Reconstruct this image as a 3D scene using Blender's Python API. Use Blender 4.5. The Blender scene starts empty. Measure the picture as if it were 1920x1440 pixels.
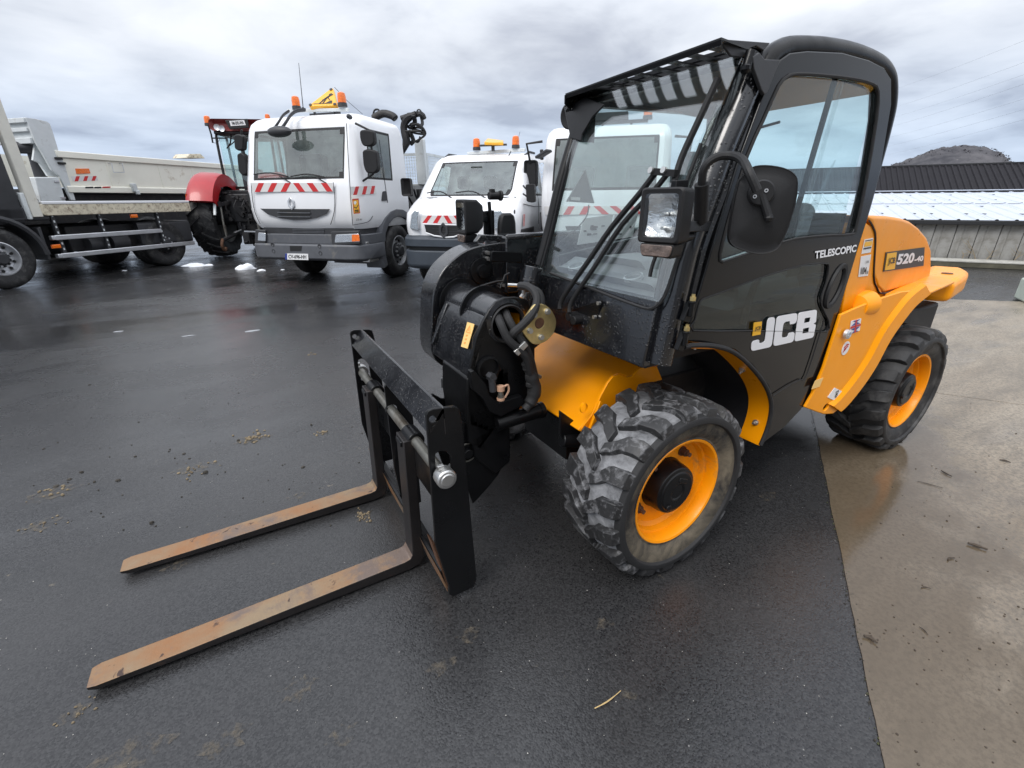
import bpy, bmesh, math, random
from mathutils import Vector, Matrix, noise
from mathutils.geometry import tessellate_polygon, delaunay_2d_cdt
R = math.radians
PI = math.pi
SC = bpy.context.scene
COL = SC.collection
random.seed(7)

# ------------------------------------------------------------------ camera, sky, sun, exposure
CAM = Vector((-1.2867, -1.7114, 1.4259)); YAW = 0.52234; PIT = 0.38555; ROL = -0.0080; FPX = 855.21
_f = Vector((math.sin(YAW)*math.cos(PIT), math.cos(YAW)*math.cos(PIT), -math.sin(PIT)))
_r = Vector((math.cos(YAW), -math.sin(YAW), 0)); _u = _r.cross(_f)
_r2 = _r*math.cos(ROL)+_u*math.sin(ROL); _u2 = _u*math.cos(ROL)-_r*math.sin(ROL)
cd = bpy.data.cameras.new('camera'); cam = bpy.data.objects.new('camera', cd); COL.objects.link(cam)
cam.matrix_world = Matrix(((_r2.x,_u2.x,-_f.x,CAM.x),(_r2.y,_u2.y,-_f.y,CAM.y),(_r2.z,_u2.z,-_f.z,CAM.z),(0,0,0,1)))
cd.sensor_width = 36; cd.lens = 36*FPX/1920; cd.clip_end = 6000; cd.clip_start = 0.05
SC.camera = cam
SC.view_settings.view_transform = 'Standard'; SC.view_settings.look = 'None'
SC.view_settings.exposure = 0.38; SC.view_settings.gamma = 1.0
SC.view_settings.use_curve_mapping = False
SC.cycles.max_bounces = 8; SC.cycles.transparent_max_bounces = 16
SC.cycles.sample_clamp_indirect = 6

SUN_EL, SUN_AZ = R(48), R(250)      # azimuth clockwise from +Y
w = bpy.data.worlds.new('World'); SC.world = w; w.use_nodes = True
nt = w.node_tree; nt.nodes.clear()
def N(t, tree=None, **kw):
    n = (tree or nt).nodes.new(t)
    for k, v in kw.items():
        if k[0] == '_': n.inputs[int(k[1:]) if k[1:].isdigit() else k[1:]].default_value = v
        else: setattr(n, k, v)
    return n
L = lambda a, b, tree=None: (tree or nt).links.new(a, b)
out = N('ShaderNodeOutputWorld'); bg = N('ShaderNodeBackground'); L(bg.outputs[0], out.inputs[0])
sky = N('ShaderNodeTexSky', sky_type='NISHITA', sun_disc=False, sun_elevation=SUN_EL, sun_rotation=SUN_AZ)
tc = N('ShaderNodeTexCoord'); sp = N('ShaderNodeSeparateXYZ'); L(tc.outputs['Generated'], sp.inputs[0])
def M2(op, a, b=None, tree=None, clamp=False):
    n = N('ShaderNodeMath', tree, operation=op, use_clamp=clamp); t = tree or nt
    for i, v in enumerate((a, b)):
        if v is None: continue
        if isinstance(v, (int, float)): n.inputs[i].default_value = v
        else: t.links.new(v, n.inputs[i])
    return n.outputs[0]
zc = M2('MAXIMUM', sp.outputs[2], 0.0)
den = M2('ADD', zc, 0.16)
cx, cy = M2('DIVIDE', sp.outputs[0], den), M2('DIVIDE', sp.outputs[1], den)
cb = N('ShaderNodeCombineXYZ'); L(cx, cb.inputs[0]); L(cy, cb.inputs[1])
n1 = N('ShaderNodeTexNoise', _Scale=0.62, _Detail=6.0, _Roughness=0.5, _Distortion=0.25); L(cb.outputs[0], n1.inputs['Vector'])
n2 = N('ShaderNodeTexNoise', _Scale=1.9, _Detail=7.0, _Roughness=0.55, _Distortion=0.3); L(cb.outputs[0], n2.inputs['Vector'])
mxn = M2('ADD', M2('MULTIPLY', n1.outputs[0], 0.68), M2('MULTIPLY', n2.outputs[0], 0.32))
rp = N('ShaderNodeValToRGB'); L(mxn, rp.inputs[0])
e = rp.color_ramp.elements
e[0].position = 0.38; e[0].color = (0.47, 0.50, 0.575, 1)
e[1].position = 0.58; e[1].color = (0.88, 0.905, 0.95, 1)
e2 = rp.color_ramp.elements.new(0.47); e2.color = (0.70, 0.735, 0.80, 1)
# the low sky is a bluer, darker bank of cloud; overhead an overcast sky is brighter
hz = N('ShaderNodeMapRange', _1=0.0, _2=0.26, _3=0.0, _4=1.0); hz.interpolation_type = 'SMOOTHSTEP'; L(sp.outputs[2], hz.inputs[0])
low = N('ShaderNodeMixRGB', blend_type='MULTIPLY', _Fac=1.0)
lowc = N('ShaderNodeMixRGB'); lowc.inputs[1].default_value = (0.72, 0.83, 1.0, 1); lowc.inputs[2].default_value = (1, 1, 1, 1)
L(hz.outputs[0], lowc.inputs[0]); L(rp.outputs[0], low.inputs[1]); L(lowc.outputs[0], low.inputs[2])
gain = M2('ADD', 0.84, M2('MULTIPLY', M2('MULTIPLY', zc, zc), 1.5))
gm = N('ShaderNodeVectorMath', operation='SCALE'); L(low.outputs[0], gm.inputs[0]); L(gain, gm.inputs['Scale'])
sk = N('ShaderNodeVectorMath', operation='SCALE', _Scale=0.09); L(sky.outputs[0], sk.inputs[0])
mix = N('ShaderNodeMixRGB', _Fac=0.90); L(sk.outputs[0], mix.inputs[1]); L(gm.outputs[0], mix.inputs[2])
L(mix.outputs[0], bg.inputs[0]); bg.inputs[1].default_value = 1.0
sd = bpy.data.lights.new('sun', 'SUN'); sd.energy = 1.4; sd.angle = R(25); sd.color = (1, 0.965, 0.92)
so = bpy.data.objects.new('sun', sd); COL.objects.link(so)
sdir = Vector((math.sin(SUN_AZ)*math.cos(SUN_EL), math.cos(SUN_AZ)*math.cos(SUN_EL), math.sin(SUN_EL)))
so.rotation_euler = sdir.to_track_quat('Z', 'Y').to_euler(); so.location = sdir*50

# ------------------------------------------------------------------ frames: a pixel of the photograph on a known plane -> a point
class Frame:
    def __init__(s, o=(0, 0), h=0.0):
        s.o = Vector((o[0], o[1], 0)); s.h = R(h); s.M = Matrix.Rotation(s.h, 3, 'Z'); s.Mi = s.M.transposed()
    def ray(s, x, y):
        d = _f+_r2*((x-960)/FPX)-_u2*((y-720)/FPX)
        return s.Mi @ (CAM-s.o), s.Mi @ d
    def at(s, x, y, ax, v):
        c, d = s.ray(x, y); i = 'xyz'.index(ax)
        return c+d*((v-c[i])/d[i])
    def tr(s, ax, v, pts): return [s.at(p[0], p[1], ax, v) for p in pts]
    def on(s, p0, n, pts):
        res = []
        for p in pts:
            c, d = s.ray(*p); res.append(c+d*((Vector(p0)-c).dot(n)/d.dot(n)))
        return res
W = Frame()

# ------------------------------------------------------------------ mesh building
def fill(loops):
    o = loops[0][0]; nr = Vector((0, 0, 0)); lp = loops[0]
    for i in range(len(lp)): nr += (lp[i]-o).cross(lp[(i+1) % len(lp)]-o)
    nr.normalize(); a = nr.orthogonal().normalized(); b = nr.cross(a)
    L2 = [[Vector(((p-o).dot(a), (p-o).dot(b))) for p in l] for l in loops]
    pts = [p for l in L2 for p in l]; ed = []; k = 0
    for l in L2:
        n = len(l); ed += [(k+i, k+(i+1) % n) for i in range(n)]; k += n
    v, e_, f, ov, oe, of = delaunay_2d_cdt(pts, ed, [], 0, 1e-7)
    def inside(p, l):
        c = False; n = len(l)
        for i in range(n):
            q, r = l[i], l[i-1]
            if (q.y > p.y) != (r.y > p.y) and p.x < (r.x-q.x)*(p.y-q.y)/(r.y-q.y)+q.x: c = not c
        return c
    res = []
    for t in f:
        if len(t) != 3 or any(not ov[i] for i in t): continue
        c = (v[t[0]]+v[t[1]]+v[t[2]])/3
        if inside(c, L2[0]) and not any(inside(c, h) for h in L2[1:]): res.append(tuple(ov[i][0] for i in t))
    return res
class MB:
    def __init__(s): s.v = []; s.f = []; s.m = []; s.cur = 0
    def add(s, vs, fs):
        b = len(s.v); s.v += [tuple(v) for v in vs]
        for f in fs: s.f.append(tuple(b+i for i in f)); s.m.append(s.cur)
        return s
    def mat(s, i): s.cur = i; return s
    def box(s, c, size, rot=None):
        h = [x/2 for x in size]; vs = []
        for sx in (-1, 1):
            for sy in (-1, 1):
                for sz in (-1, 1):
                    p = Vector((sx*h[0], sy*h[1], sz*h[2]))
                    if rot is not None: p = rot @ p
                    vs.append(p+Vector(c))
        return s.add(vs, [(0,1,3,2),(4,6,7,5),(0,4,5,1),(2,3,7,6),(0,2,6,4),(1,5,7,3)])
    def bb(s, x0, x1, y0, y1, z0, z1): return s.box(((x0+x1)/2, (y0+y1)/2, (z0+z1)/2), (abs(x1-x0), abs(y1-y0), abs(z1-z0)))
    def bar(s, p0, p1, w, h, up=(0, 0, 1)):
        p0, p1 = Vector(p0), Vector(p1); d = (p1-p0); l = d.length; d.normalize()
        u = Vector(up); sd = d.cross(u)
        if sd.length < 1e-4: sd = d.cross(Vector((1, 0, 0)))
        sd.normalize(); u = sd.cross(d)
        rot = Matrix((d, sd, u)).transposed()
        return s.box((p0+p1)/2, (l, w, h), rot)
    def prism(s, pts, vec, holes=()):
        vec = Vector(vec); pts = [Vector(p) for p in pts]; loops = [pts]+[[Vector(p) for p in h] for h in holes]
        flat = [p for lp in loops for p in lp]; n = len(flat)
        tris = fill(loops) if holes else tessellate_polygon(loops)
        nrm = Vector((0, 0, 0))
        for i in range(len(pts)): nrm += pts[i].cross(pts[(i+1) % len(pts)])
        def o(t, sgn):
            a, b, c = (flat[i] for i in t)
            return tuple(t) if (b-a).cross(c-a).dot(vec)*sgn > 0 else tuple(reversed(t))
        fs = []
        if not holes and len(pts) <= 64:
            cap = tuple(range(n))
            up = nrm.dot(vec) > 0
            fs = [tuple(reversed(cap)) if up else cap, tuple(i+n for i in (cap if up else reversed(cap)))]
        else:
            fs = [o(t, -1) for t in tris]+[tuple(i+n for i in o(t, 1)) for t in tris]
        b = 0
        for k, lp in enumerate(loops):
            m = len(lp); ln = Vector((0, 0, 0))
            for i in range(m): ln += lp[i].cross(lp[(i+1) % m])
            ccw = ln.dot(vec) > 0
            if k: ccw = not ccw
            for i in range(m):
                j = (i+1) % m; q = (b+i, b+j, b+j+n, b+i+n)
                fs.append(q if ccw else tuple(reversed(q)))
            b += m
        return s.add(flat+[p+vec for p in flat], fs)
    def cyl(s, p0, p1, r0, r1=None, n=16, caps=True):
        r1 = r0 if r1 is None else r1
        p0, p1 = Vector(p0), Vector(p1); d = (p1-p0).normalized()
        a = d.orthogonal().normalized(); b = d.cross(a)
        vs = []
        for p, r in ((p0, r0), (p1, r1)):
            vs += [p+(a*math.cos(2*PI*i/n)+b*math.sin(2*PI*i/n))*r for i in range(n)]
        fs = [(i, (i+1) % n, (i+1) % n+n, i+n) for i in range(n)]
        if caps: fs += [tuple(reversed(range(n))), tuple(range(n, 2*n))]
        return s.add(vs, fs)
    def tube(s, path, r, n=10, smooth=0, flat=1.0):
        P = [Vector(p) for p in path]
        if smooth: P = spline(P, smooth)
        rings = []; prev = None
        for i, p in enumerate(P):
            t = (P[min(i+1, len(P)-1)]-P[max(i-1, 0)]).normalized()
            a = t.orthogonal().normalized() if prev is None else (prev-t*prev.dot(t)).normalized()
            prev = a; b = t.cross(a); rr = r[min(i*len(r)//len(P), len(r)-1)] if isinstance(r, (list, tuple)) else r
            rings.append([p+(a*math.cos(2*PI*k/n)+b*math.sin(2*PI*k/n)*flat)*rr for k in range(n)])
        return s.loft(rings)
    def loft(s, rings, caps=True, closed=True, loop=False):
        n = len(rings[0]); vs = [v for r_ in rings for v in r_]; fs = []
        m = len(rings)
        for i in range(m if loop else m-1):
            for k in range(n if closed else n-1):
                k2 = (k+1) % n; i2 = (i+1) % m
                fs.append((i*n+k, i*n+k2, i2*n+k2, i2*n+k))
        if caps and not loop: fs += [tuple(reversed(range(n))), tuple(range((m-1)*n, m*n))]
        return s.add(vs, fs)
    def lathe(s, prof, o=(0, 0, 0), d=(0, 1, 0), n=32):
        o = Vector(o); d = Vector(d).normalized(); a = d.orthogonal().normalized(); b = d.cross(a)
        rings = [[o+d*h+(a*math.cos(2*PI*k/n)+b*math.sin(2*PI*k/n))*max(r, 1e-4) for k in range(n)] for r, h in prof]
        return s.loft(rings, caps=False)
    def ball(s, c, r, n=12, sc=(1, 1, 1)):
        rings = [[Vector((c[0]+sc[0]*r*math.sin(t)*math.cos(2*PI*k/n), c[1]+sc[1]*r*math.sin(t)*math.sin(2*PI*k/n), c[2]+sc[2]*r*math.cos(t))) for k in range(n)]
                 for t in [0.02+(PI-0.04)*i/(n//2) for i in range(n//2+1)]]
        return s.loft(rings)
    def rbox(s, x0, x1, y0, y1, z0, z1, r, seg=4, rz=None):
        """box whose edges are rounded by sections: rounded rectangle in yz lofted along x with shrinking ends"""
        rz = rz or r; rings = []
        def sec(x, ins, rr):
            pts = []
            for cy_, cz_, a0 in ((y1-rr, z1-rr, 0), (y0+rr, z1-rr, 90), (y0+rr, z0+rr, 180), (y1-rr, z0+rr, 270)):
                for k in range(seg+1):
                    a = R(a0+90*k/seg); q = max(rr-ins, 1e-3)
                    pts.append(Vector((x, cy_+q*math.cos(a), cz_+q*math.sin(a))))
            return pts
        for k in range(seg+1):
            a = PI/2*k/seg; rings.append(sec(x0+rz*(1-math.sin(a)), r*(1-math.cos(PI/2-a)) if False else r*(1-math.sin(PI/2*k/seg)) , r))
        for k in range(seg, -1, -1):
            a = PI/2*k/seg; rings.append(sec(x1-rz*(1-math.sin(a)), r*(1-math.sin(PI/2*k/seg)), r))
        return s.loft(rings)

def spline(P, n):
    res = []
    for i in range(len(P)-1):
        p0, p1, p2, p3 = P[max(i-1, 0)], P[i], P[i+1], P[min(i+2, len(P)-1)]
        for k in range(n):
            t = k/n
            res.append(0.5*((2*p1)+(p2-p0)*t+(2*p0-5*p1+4*p2-p3)*t*t+(3*p1-p0-3*p2+p3)*t**3))
    return res+[P[-1]]
def rounded(pts, r, seg=4):
    """round the corners of a planar polygon"""
    P = [Vector(p) for p in pts]; res = []
    for i, p in enumerate(P):
        a, b = P[i-1]-p, P[(i+1) % len(P)]-p
        rr = min(r, a.length*0.45, b.length*0.45)
        q0, q1 = p+a.normalized()*rr, p+b.normalized()*rr
        for k in range(seg+1):
            t = k/seg; res.append(q0*(1-t)**2+p*2*t*(1-t)+q1*t*t)
    return res
def ring_pts(c, u, v, ru, rv=None, n=20):
    rv = rv or ru
    return [Vector(c)+Vector(u)*ru*math.cos(2*PI*k/n)+Vector(v)*rv*math.sin(2*PI*k/n) for k in range(n)]

def finish(me, angle=32):
    me.validate()
    for p in me.polygons: p.use_smooth = True
    try: me.set_sharp_from_angle(angle=R(angle))
    except Exception: pass
def obj(name, mb, mats, parent=None, bevel=0.0, angle=32, seg=2):
    me = bpy.data.meshes.new(name); me.from_pydata([tuple(v) for v in mb.v], [], mb.f)
    for m in (mats if isinstance(mats, (list, tuple)) else [mats]): me.materials.append(m)
    for p, mi in zip(me.polygons, mb.m): p.material_index = mi
    b = bmesh.new(); b.from_mesh(me); bmesh.ops.recalc_face_normals(b, faces=b.faces); b.to_mesh(me); b.free()
    finish(me, angle)
    o = bpy.data.objects.new(name, me); COL.objects.link(o)
    if parent is not None: o.parent = parent
    if bevel:
        md = o.modifiers.new('bevel', 'BEVEL'); md.width = bevel; md.segments = seg; md.limit_method = 'ANGLE'; md.angle_limit = R(40)
        md.harden_normals = False
    return o
def thing(name, label, cat, o=(0, 0, 0), h=0.0, group=None):
    e = bpy.data.objects.new(name, None); COL.objects.link(e); e.location = o; e.rotation_euler = (0, 0, R(h)); e.empty_display_size = 0.3
    e['label'] = label; e['category'] = cat
    if group: e['group'] = group
    return e
def tag(o, label=None, cat=None, group=None, kind=None):
    for k, v in (('label', label), ('category', cat), ('group', group), ('kind', kind)):
        if v: o[k] = v
    return o
def text(name, body, mat, parent, o, xd, yd, size, shear=0.0, bold=0.0, ext=0.0008, align='LEFT', sx=1.0):
    """flat lettering as a mesh: o = lower left, xd / yd = reading and up directions"""
    cu = bpy.data.curves.new(name, 'FONT'); cu.body = body; cu.size = size; cu.shear = shear; cu.offset = bold; cu.extrude = ext
    cu.resolution_u = 3; cu.align_x = align
    t = bpy.data.objects.new(name, cu); COL.objects.link(t)
    dg = bpy.context.evaluated_depsgraph_get(); me = bpy.data.meshes.new_from_object(t.evaluated_get(dg))
    bpy.data.objects.remove(t); bpy.data.curves.remove(cu)
    xd, yd = Vector(xd).normalized(), Vector(yd).normalized(); zd = xd.cross(yd)
    me.transform(Matrix(((xd.x*sx, yd.x, zd.x, o[0]), (xd.y*sx, yd.y, zd.y, o[1]), (xd.z*sx, yd.z, zd.z, o[2]), (0, 0, 0, 1))))
    me.materials.clear(); me.materials.append(mat)
    ob = bpy.data.objects.new(name, me); COL.objects.link(ob); ob.parent = parent
    return ob

# ------------------------------------------------------------------ materials
MATS = {}
def pm(name, col, rough=0.5, metal=0.0, spec=0.5, coat=0.0, var=0.0, vscale=6.0, dirt=None, dirt_amt=0.0, dirt_scale=4.0, bump=0.0, bscale=60.0, rvar=0.0, drops=0.0, emit=None, alpha=None, dirt_z=None):
    m = bpy.data.materials.new(name); m.use_nodes = True; t = m.node_tree
    p = t.nodes['Principled BSDF']; p.inputs['Roughness'].default_value = rough; p.inputs['Metallic'].default_value = metal
    p.inputs['Specular IOR Level'].default_value = spec; p.inputs['Coat Weight'].default_value = coat; p.inputs['Coat Roughness'].default_value = 0.06
    c4 = (*col, 1); p.inputs['Base Color'].default_value = c4
    g = N('ShaderNodeTexCoord', t); co = g.outputs['Object']
    colout = None
    if var:
        nz = N('ShaderNodeTexNoise', t, _Scale=vscale, _Detail=6.0, _Roughness=0.6); L(co, nz.inputs['Vector'], t)
        mp = N('ShaderNodeMapRange', t, _1=0.3, _2=0.7, _3=1-var, _4=1+var); L(nz.outputs[0], mp.inputs[0], t)
        sc_ = N('ShaderNodeVectorMath', t, operation='SCALE'); sc_.inputs[0].default_value = col; L(mp.outputs[0], sc_.inputs['Scale'], t); colout = sc_.outputs[0]
    if dirt is not None:
        nz = N('ShaderNodeTexNoise', t, _Scale=dirt_scale, _Detail=9.0, _Roughness=0.68, _Distortion=0.4); L(co, nz.inputs['Vector'], t)
        mp = N('ShaderNodeMapRange', t, _1=0.62-dirt_amt*0.35, _2=0.78-dirt_amt*0.2, _3=0.0, _4=0.95); L(nz.outputs[0], mp.inputs[0], t)
        mx = N('ShaderNodeMixRGB', t); mx.inputs[1].default_value = c4; mx.inputs[2].default_value = (*dirt, 1)
        if colout: L(colout, mx.inputs[1], t)
        L(mp.outputs[0], mx.inputs[0], t); colout = mx.outputs[0]
        if rough < 0.55:
            r2 = N('ShaderNodeMapRange', t, _1=0.0, _2=1.0, _3=rough, _4=0.75); L(mp.outputs[0], r2.inputs[0], t); L(r2.outputs[0], p.inputs['Roughness'], t)
    if colout: L(colout, p.inputs['Base Color'], t)
    if rvar:
        nz = N('ShaderNodeTexNoise', t, _Scale=9.0, _Detail=7.0, _Roughness=0.6); L(co, nz.inputs['Vector'], t)
        mp = N('ShaderNodeMapRange', t, _1=0.3, _2=0.7, _3=max(rough-rvar, 0.03), _4=min(rough+rvar, 1)); L(nz.outputs[0], mp.inputs[0], t); L(mp.outputs[0], p.inputs['Roughness'], t)
    h = None
    if bump:
        nz = N('ShaderNodeTexNoise', t, _Scale=bscale, _Detail=5.0, _Roughness=0.6); L(co, nz.inputs['Vector'], t); h = M2('MULTIPLY', nz.outputs[0], bump, t)
    if drops:
        vo = N('ShaderNodeTexVoronoi', t, _Scale=85.0, _Randomness=1.0); L(co, vo.inputs['Vector'], t)
        d = N('ShaderNodeMapRange', t, _1=0.12, _2=0.34, _3=drops, _4=0.0); d.interpolation_type = 'SMOOTHSTEP'; L(vo.outputs['Distance'], d.inputs[0], t)
        nz2 = N('ShaderNodeTexNoise', t, _Scale=11.0, _Detail=3.0); L(co, nz2.inputs['Vector'], t)
        gt = N('ShaderNodeMapRange', t, _1=0.45, _2=0.6, _3=0.0, _4=1.0); L(nz2.outputs[0], gt.inputs[0], t)
        dd = M2('MULTIPLY', d.outputs[0], gt.outputs[0], t); h = dd if h is None else M2('ADD', h, dd, t)
    if h is not None:
        bp_ = N('ShaderNodeBump', t, _Strength=0.6, _Distance=0.01); L(h, bp_.inputs['Height'], t); L(bp_.outputs[0], p.inputs['Normal'], t)
    if emit: p.inputs['Emission Color'].default_value = (*emit[:3], 1); p.inputs['Emission Strength'].default_value = emit[3]
    MATS[name] = m
    return m
def glass(name, tint, refl=0.04, rough=0.0, dirt=0.0, dirt_or_haze_col=(0.6, 0.65, 0.68)):
    """thin window pane: tinted see-through layer, mirror layer by Fresnel, a little grime or painted reflection haze"""
    m = bpy.data.materials.new(name); m.use_nodes = True; t = m.node_tree; t.nodes.clear()
    o = N('ShaderNodeOutputMaterial', t); tr = N('ShaderNodeBsdfTransparent', t); tr.inputs[0].default_value = (*tint, 1)
    gl = N('ShaderNodeBsdfGlossy', t); gl.inputs['Roughness'].default_value = rough
    lw = N('ShaderNodeLayerWeight', t, _Blend=0.5); mxx = N('ShaderNodeMixShader', t)
    fac = M2('ADD', M2('MULTIPLY', M2('POWER', lw.outputs['Facing'], 5.0, t), 0.9, t), 0.02+refl, t, clamp=True)
    L(fac, mxx.inputs[0], t); L(tr.outputs[0], mxx.inputs[1], t); L(gl.outputs[0], mxx.inputs[2], t)
    last = mxx
    if dirt:
        df = N('ShaderNodeBsdfDiffuse', t); df.inputs[0].default_value = (*dirt_or_haze_col, 1)
        g = N('ShaderNodeTexCoord', t); nz = N('ShaderNodeTexNoise', t, _Scale=5.0, _Detail=8.0, _Roughness=0.65); L(g.outputs['Object'], nz.inputs['Vector'], t)
        mp = N('ShaderNodeMapRange', t, _1=0.35, _2=0.7, _3=dirt*0.4, _4=dirt*1.4); L(nz.outputs[0], mp.inputs[0], t)
        m3 = N('ShaderNodeMixShader', t); L(mp.outputs[0], m3.inputs[0], t); L(mxx.outputs[0], m3.inputs[1], t); L(df.outputs[0], m3.inputs[2], t); last = m3
    L(last.outputs[0], o.inputs[0], t); MATS[name] = m
    return m
YEL = (0.95, 0.338, 0.001)
m_yel = pm('yellow_paint', YEL, 0.34, coat=0.05, spec=.3, var=0.05, vscale=2.5, bump=0.03, bscale=220, rvar=0.08)
m_rim = pm('rim_paint', (0.95, 0.315, 0.001), 0.38, coat=0.05, spec=.35, var=0.06, dirt=(0.25, 0.17, 0.08), dirt_amt=0.12, dirt_scale=7)
m_blk = pm('black_paint', (0.005, 0.0052, 0.006), 0.34, coat=0.03, spec=.28, var=0.25, bump=0.05, bscale=140, rvar=0.12)
m_door = pm('door_gloss_black', (0.006, 0.0062, 0.007), 0.13, coat=0.0, spec=.38, bump=0.015, bscale=7)
m_wet = pm('black_paint_wet', (0.008, 0.0085, 0.0105), 0.22, coat=0.3, spec=.7, var=0.2, bump=0.04, bscale=120, rvar=0.1, drops=0.8)
m_blkm = pm('black_plastic', (0.010, 0.010, 0.011), 0.55, spec=.4, var=0.2, bump=0.08, bscale=260)
m_rub = pm('black_rubber', (0.016, 0.016, 0.017), 0.7, var=0.25, bump=0.1, bscale=90)
m_tyre = pm('tyre_rubber', (0.021, 0.021, 0.022), 0.62, var=0.35, vscale=9, dirt=(0.20, 0.20, 0.205), dirt_amt=0.55, dirt_scale=9, bump=0.35, bscale=45)
m_tread = pm('tyre_tread_dusty', (0.024, 0.024, 0.026), 0.6, var=0.3, vscale=8, dirt=(0.32, 0.325, 0.34), dirt_amt=0.74, dirt_scale=7, bump=0.6, bscale=38)
m_lug = pm('tyre_lug', (0.022, 0.022, 0.023), 0.5, var=0.3, vscale=8, dirt=(0.24, 0.24, 0.25), dirt_amt=0.30, dirt_scale=24, bump=0.3, bscale=60)
m_side = pm('tyre_side_muddy', (0.022, 0.021, 0.02), 0.68, var=0.3, vscale=9, dirt=(0.20, 0.165, 0.115), dirt_amt=0.62, dirt_scale=6, bump=0.3, bscale=60)
m_tyre2 = pm('tyre_rubber_clean', (0.018, 0.018, 0.019), 0.6, var=0.35, vscale=9, dirt=(0.09, 0.088, 0.085), dirt_amt=0.35, dirt_scale=8, bump=0.25, bscale=45)
m_zinc = pm('zinc_steel', (0.56, 0.56, 0.55), 0.36, metal=0.9, var=0.15, bump=0.05, rvar=0.1)
m_yzinc = pm('passivated_steel', (0.66, 0.52, 0.24), 0.34, metal=0.85, var=0.3, vscale=14)
m_steel = pm('worn_steel', (0.20, 0.195, 0.175), 0.42, metal=0.7, var=0.3, vscale=12, dirt=(0.10, 0.07, 0.04), dirt_amt=0.25, rvar=0.12)
m_rust = pm('rust_brown', (0.10, 0.045, 0.022), 0.75, var=0.35, vscale=20, bump=0.3)
m_copper = pm('dust_cap_plastic', (0.50, 0.30, 0.20), 0.45, var=0.1)
m_lens = pm('lamp_reflector', (0.86, 0.86, 0.86), 0.12, metal=1.0, bump=1.3, bscale=13)
m_lens2 = pm('truck_lamp_reflector', (0.80, 0.81, 0.82), 0.16, metal=1.0, bump=.5, bscale=9)
m_clear = glass('lamp_glass', (0.93, 0.94, 0.94), 0.03)
m_amber = pm('amber_lens', (0.85, 0.17, 0.012), 0.14, spec=0.6, coat=0.5, var=0.25, vscale=30)
m_ambd = pm('smoked_amber_lens', (0.13, 0.095, 0.08), 0.2, coat=0.5, var=0.5, vscale=40, bump=0.5, bscale=70)
m_win = glass('cab_window_glass', (0.925, 0.985, 0.98), 0.03, dirt=0.006)
m_wsh = glass('windscreen_glass', (0.945, 0.985, 0.98), 0.13, dirt=0.02)
m_dark = glass('dark_glass', (0.62, 0.70, 0.69), 0.05, dirt=0.004)
m_truckglass = glass('truck_windscreen_glass', (0.72, 0.82, 0.79), 0.15, dirt=0.15, dirt_or_haze_col=(.55,.63,.60))  # greenish diffuse layer paints in the sky haze reflected by these panes
m_mirror = pm('mirror_glass', (0.75, 0.78, 0.8), 0.03, metal=1.0)
m_wht = pm('white_paint', (0.80, 0.81, 0.83), 0.3, coat=0.35, var=0.025, vscale=2.0, bump=0.0)
m_wht2 = pm('white_sticker', (0.80, 0.80, 0.80), 0.4)
m_gryp = pm('grey_plastic', (0.095, 0.10, 0.112), 0.5, var=0.12, bump=0.08, bscale=160, dirt=(0.2, 0.19, 0.17), dirt_amt=0.12)
m_dgrey = pm('dark_grey_plastic', (0.035, 0.036, 0.04), 0.5, var=0.15, bump=0.06)
m_bumv = pm('blue_grey_plastic', (0.040, 0.050, 0.064), 0.5, var=0.15, bump=0.05)
m_silv = pm('aluminium', (0.66, 0.67, 0.69), 0.38, metal=0.75, var=0.08, rvar=0.08)
m_red = pm('tractor_red', (0.36, 0.010, 0.014), 0.36, coat=0.25, var=0.08)
m_stripe = pm('red_reflective', (0.58, 0.028, 0.03), 0.4, var=0.08)
m_strw = pm('white_reflective', (0.70, 0.69, 0.68), 0.4, var=0.04)
m_cream = pm('cream_paint', (0.86, 0.84, 0.74), 0.4, var=0.05, vscale=1.4, dirt=(0.42, 0.34, 0.22), dirt_amt=0.06, dirt_scale=2.2)
m_creamr = pm('rusty_cream_paint', (0.66, 0.60, 0.46), 0.5, var=0.08, dirt=(0.13, 0.07, 0.04), dirt_amt=0.42, dirt_scale=13, bump=0.2)
m_lgrey = pm('light_grey_paint', (0.62, 0.65, 0.655), 0.42, var=0.06, dirt=(0.3, 0.29, 0.25), dirt_amt=0.1)
m_chas = pm('chassis_black', (0.012, 0.012, 0.014), 0.6, var=0.4, dirt=(0.05, 0.045, 0.04), dirt_amt=0.3)
m_sign = pm('sign_yellow', (0.86, 0.42, 0.02), 0.35, coat=0.2, var=0.05)
m_seat = pm('seat_fabric', (0.09, 0.092, 0.10), 0.8, var=0.2)
m_dash = pm('dashboard_grey', (0.20, 0.205, 0.215), 0.5, var=0.08, bump=0.05)
m_red2 = pm('sticker_red', (0.55, 0.03, 0.03), 0.4)
m_blue2 = pm('sticker_blue', (0.03, 0.05, 0.25), 0.4)
m_yst = pm('sticker_yellow', (0.90, 0.47, 0.02), 0.4)
m_org = pm('sticker_orange', (0.85, 0.32, 0.07), 0.4)
m_lbl = pm('sticker_tan', (0.86, 0.56, 0.20), 0.42)
m_ink = pm('black_ink', (0.012, 0.012, 0.012), 0.5)
m_snow = pm('snow', (0.88, 0.90, 0.93), 0.6, var=0.05, bump=0.4, bscale=30)
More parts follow.
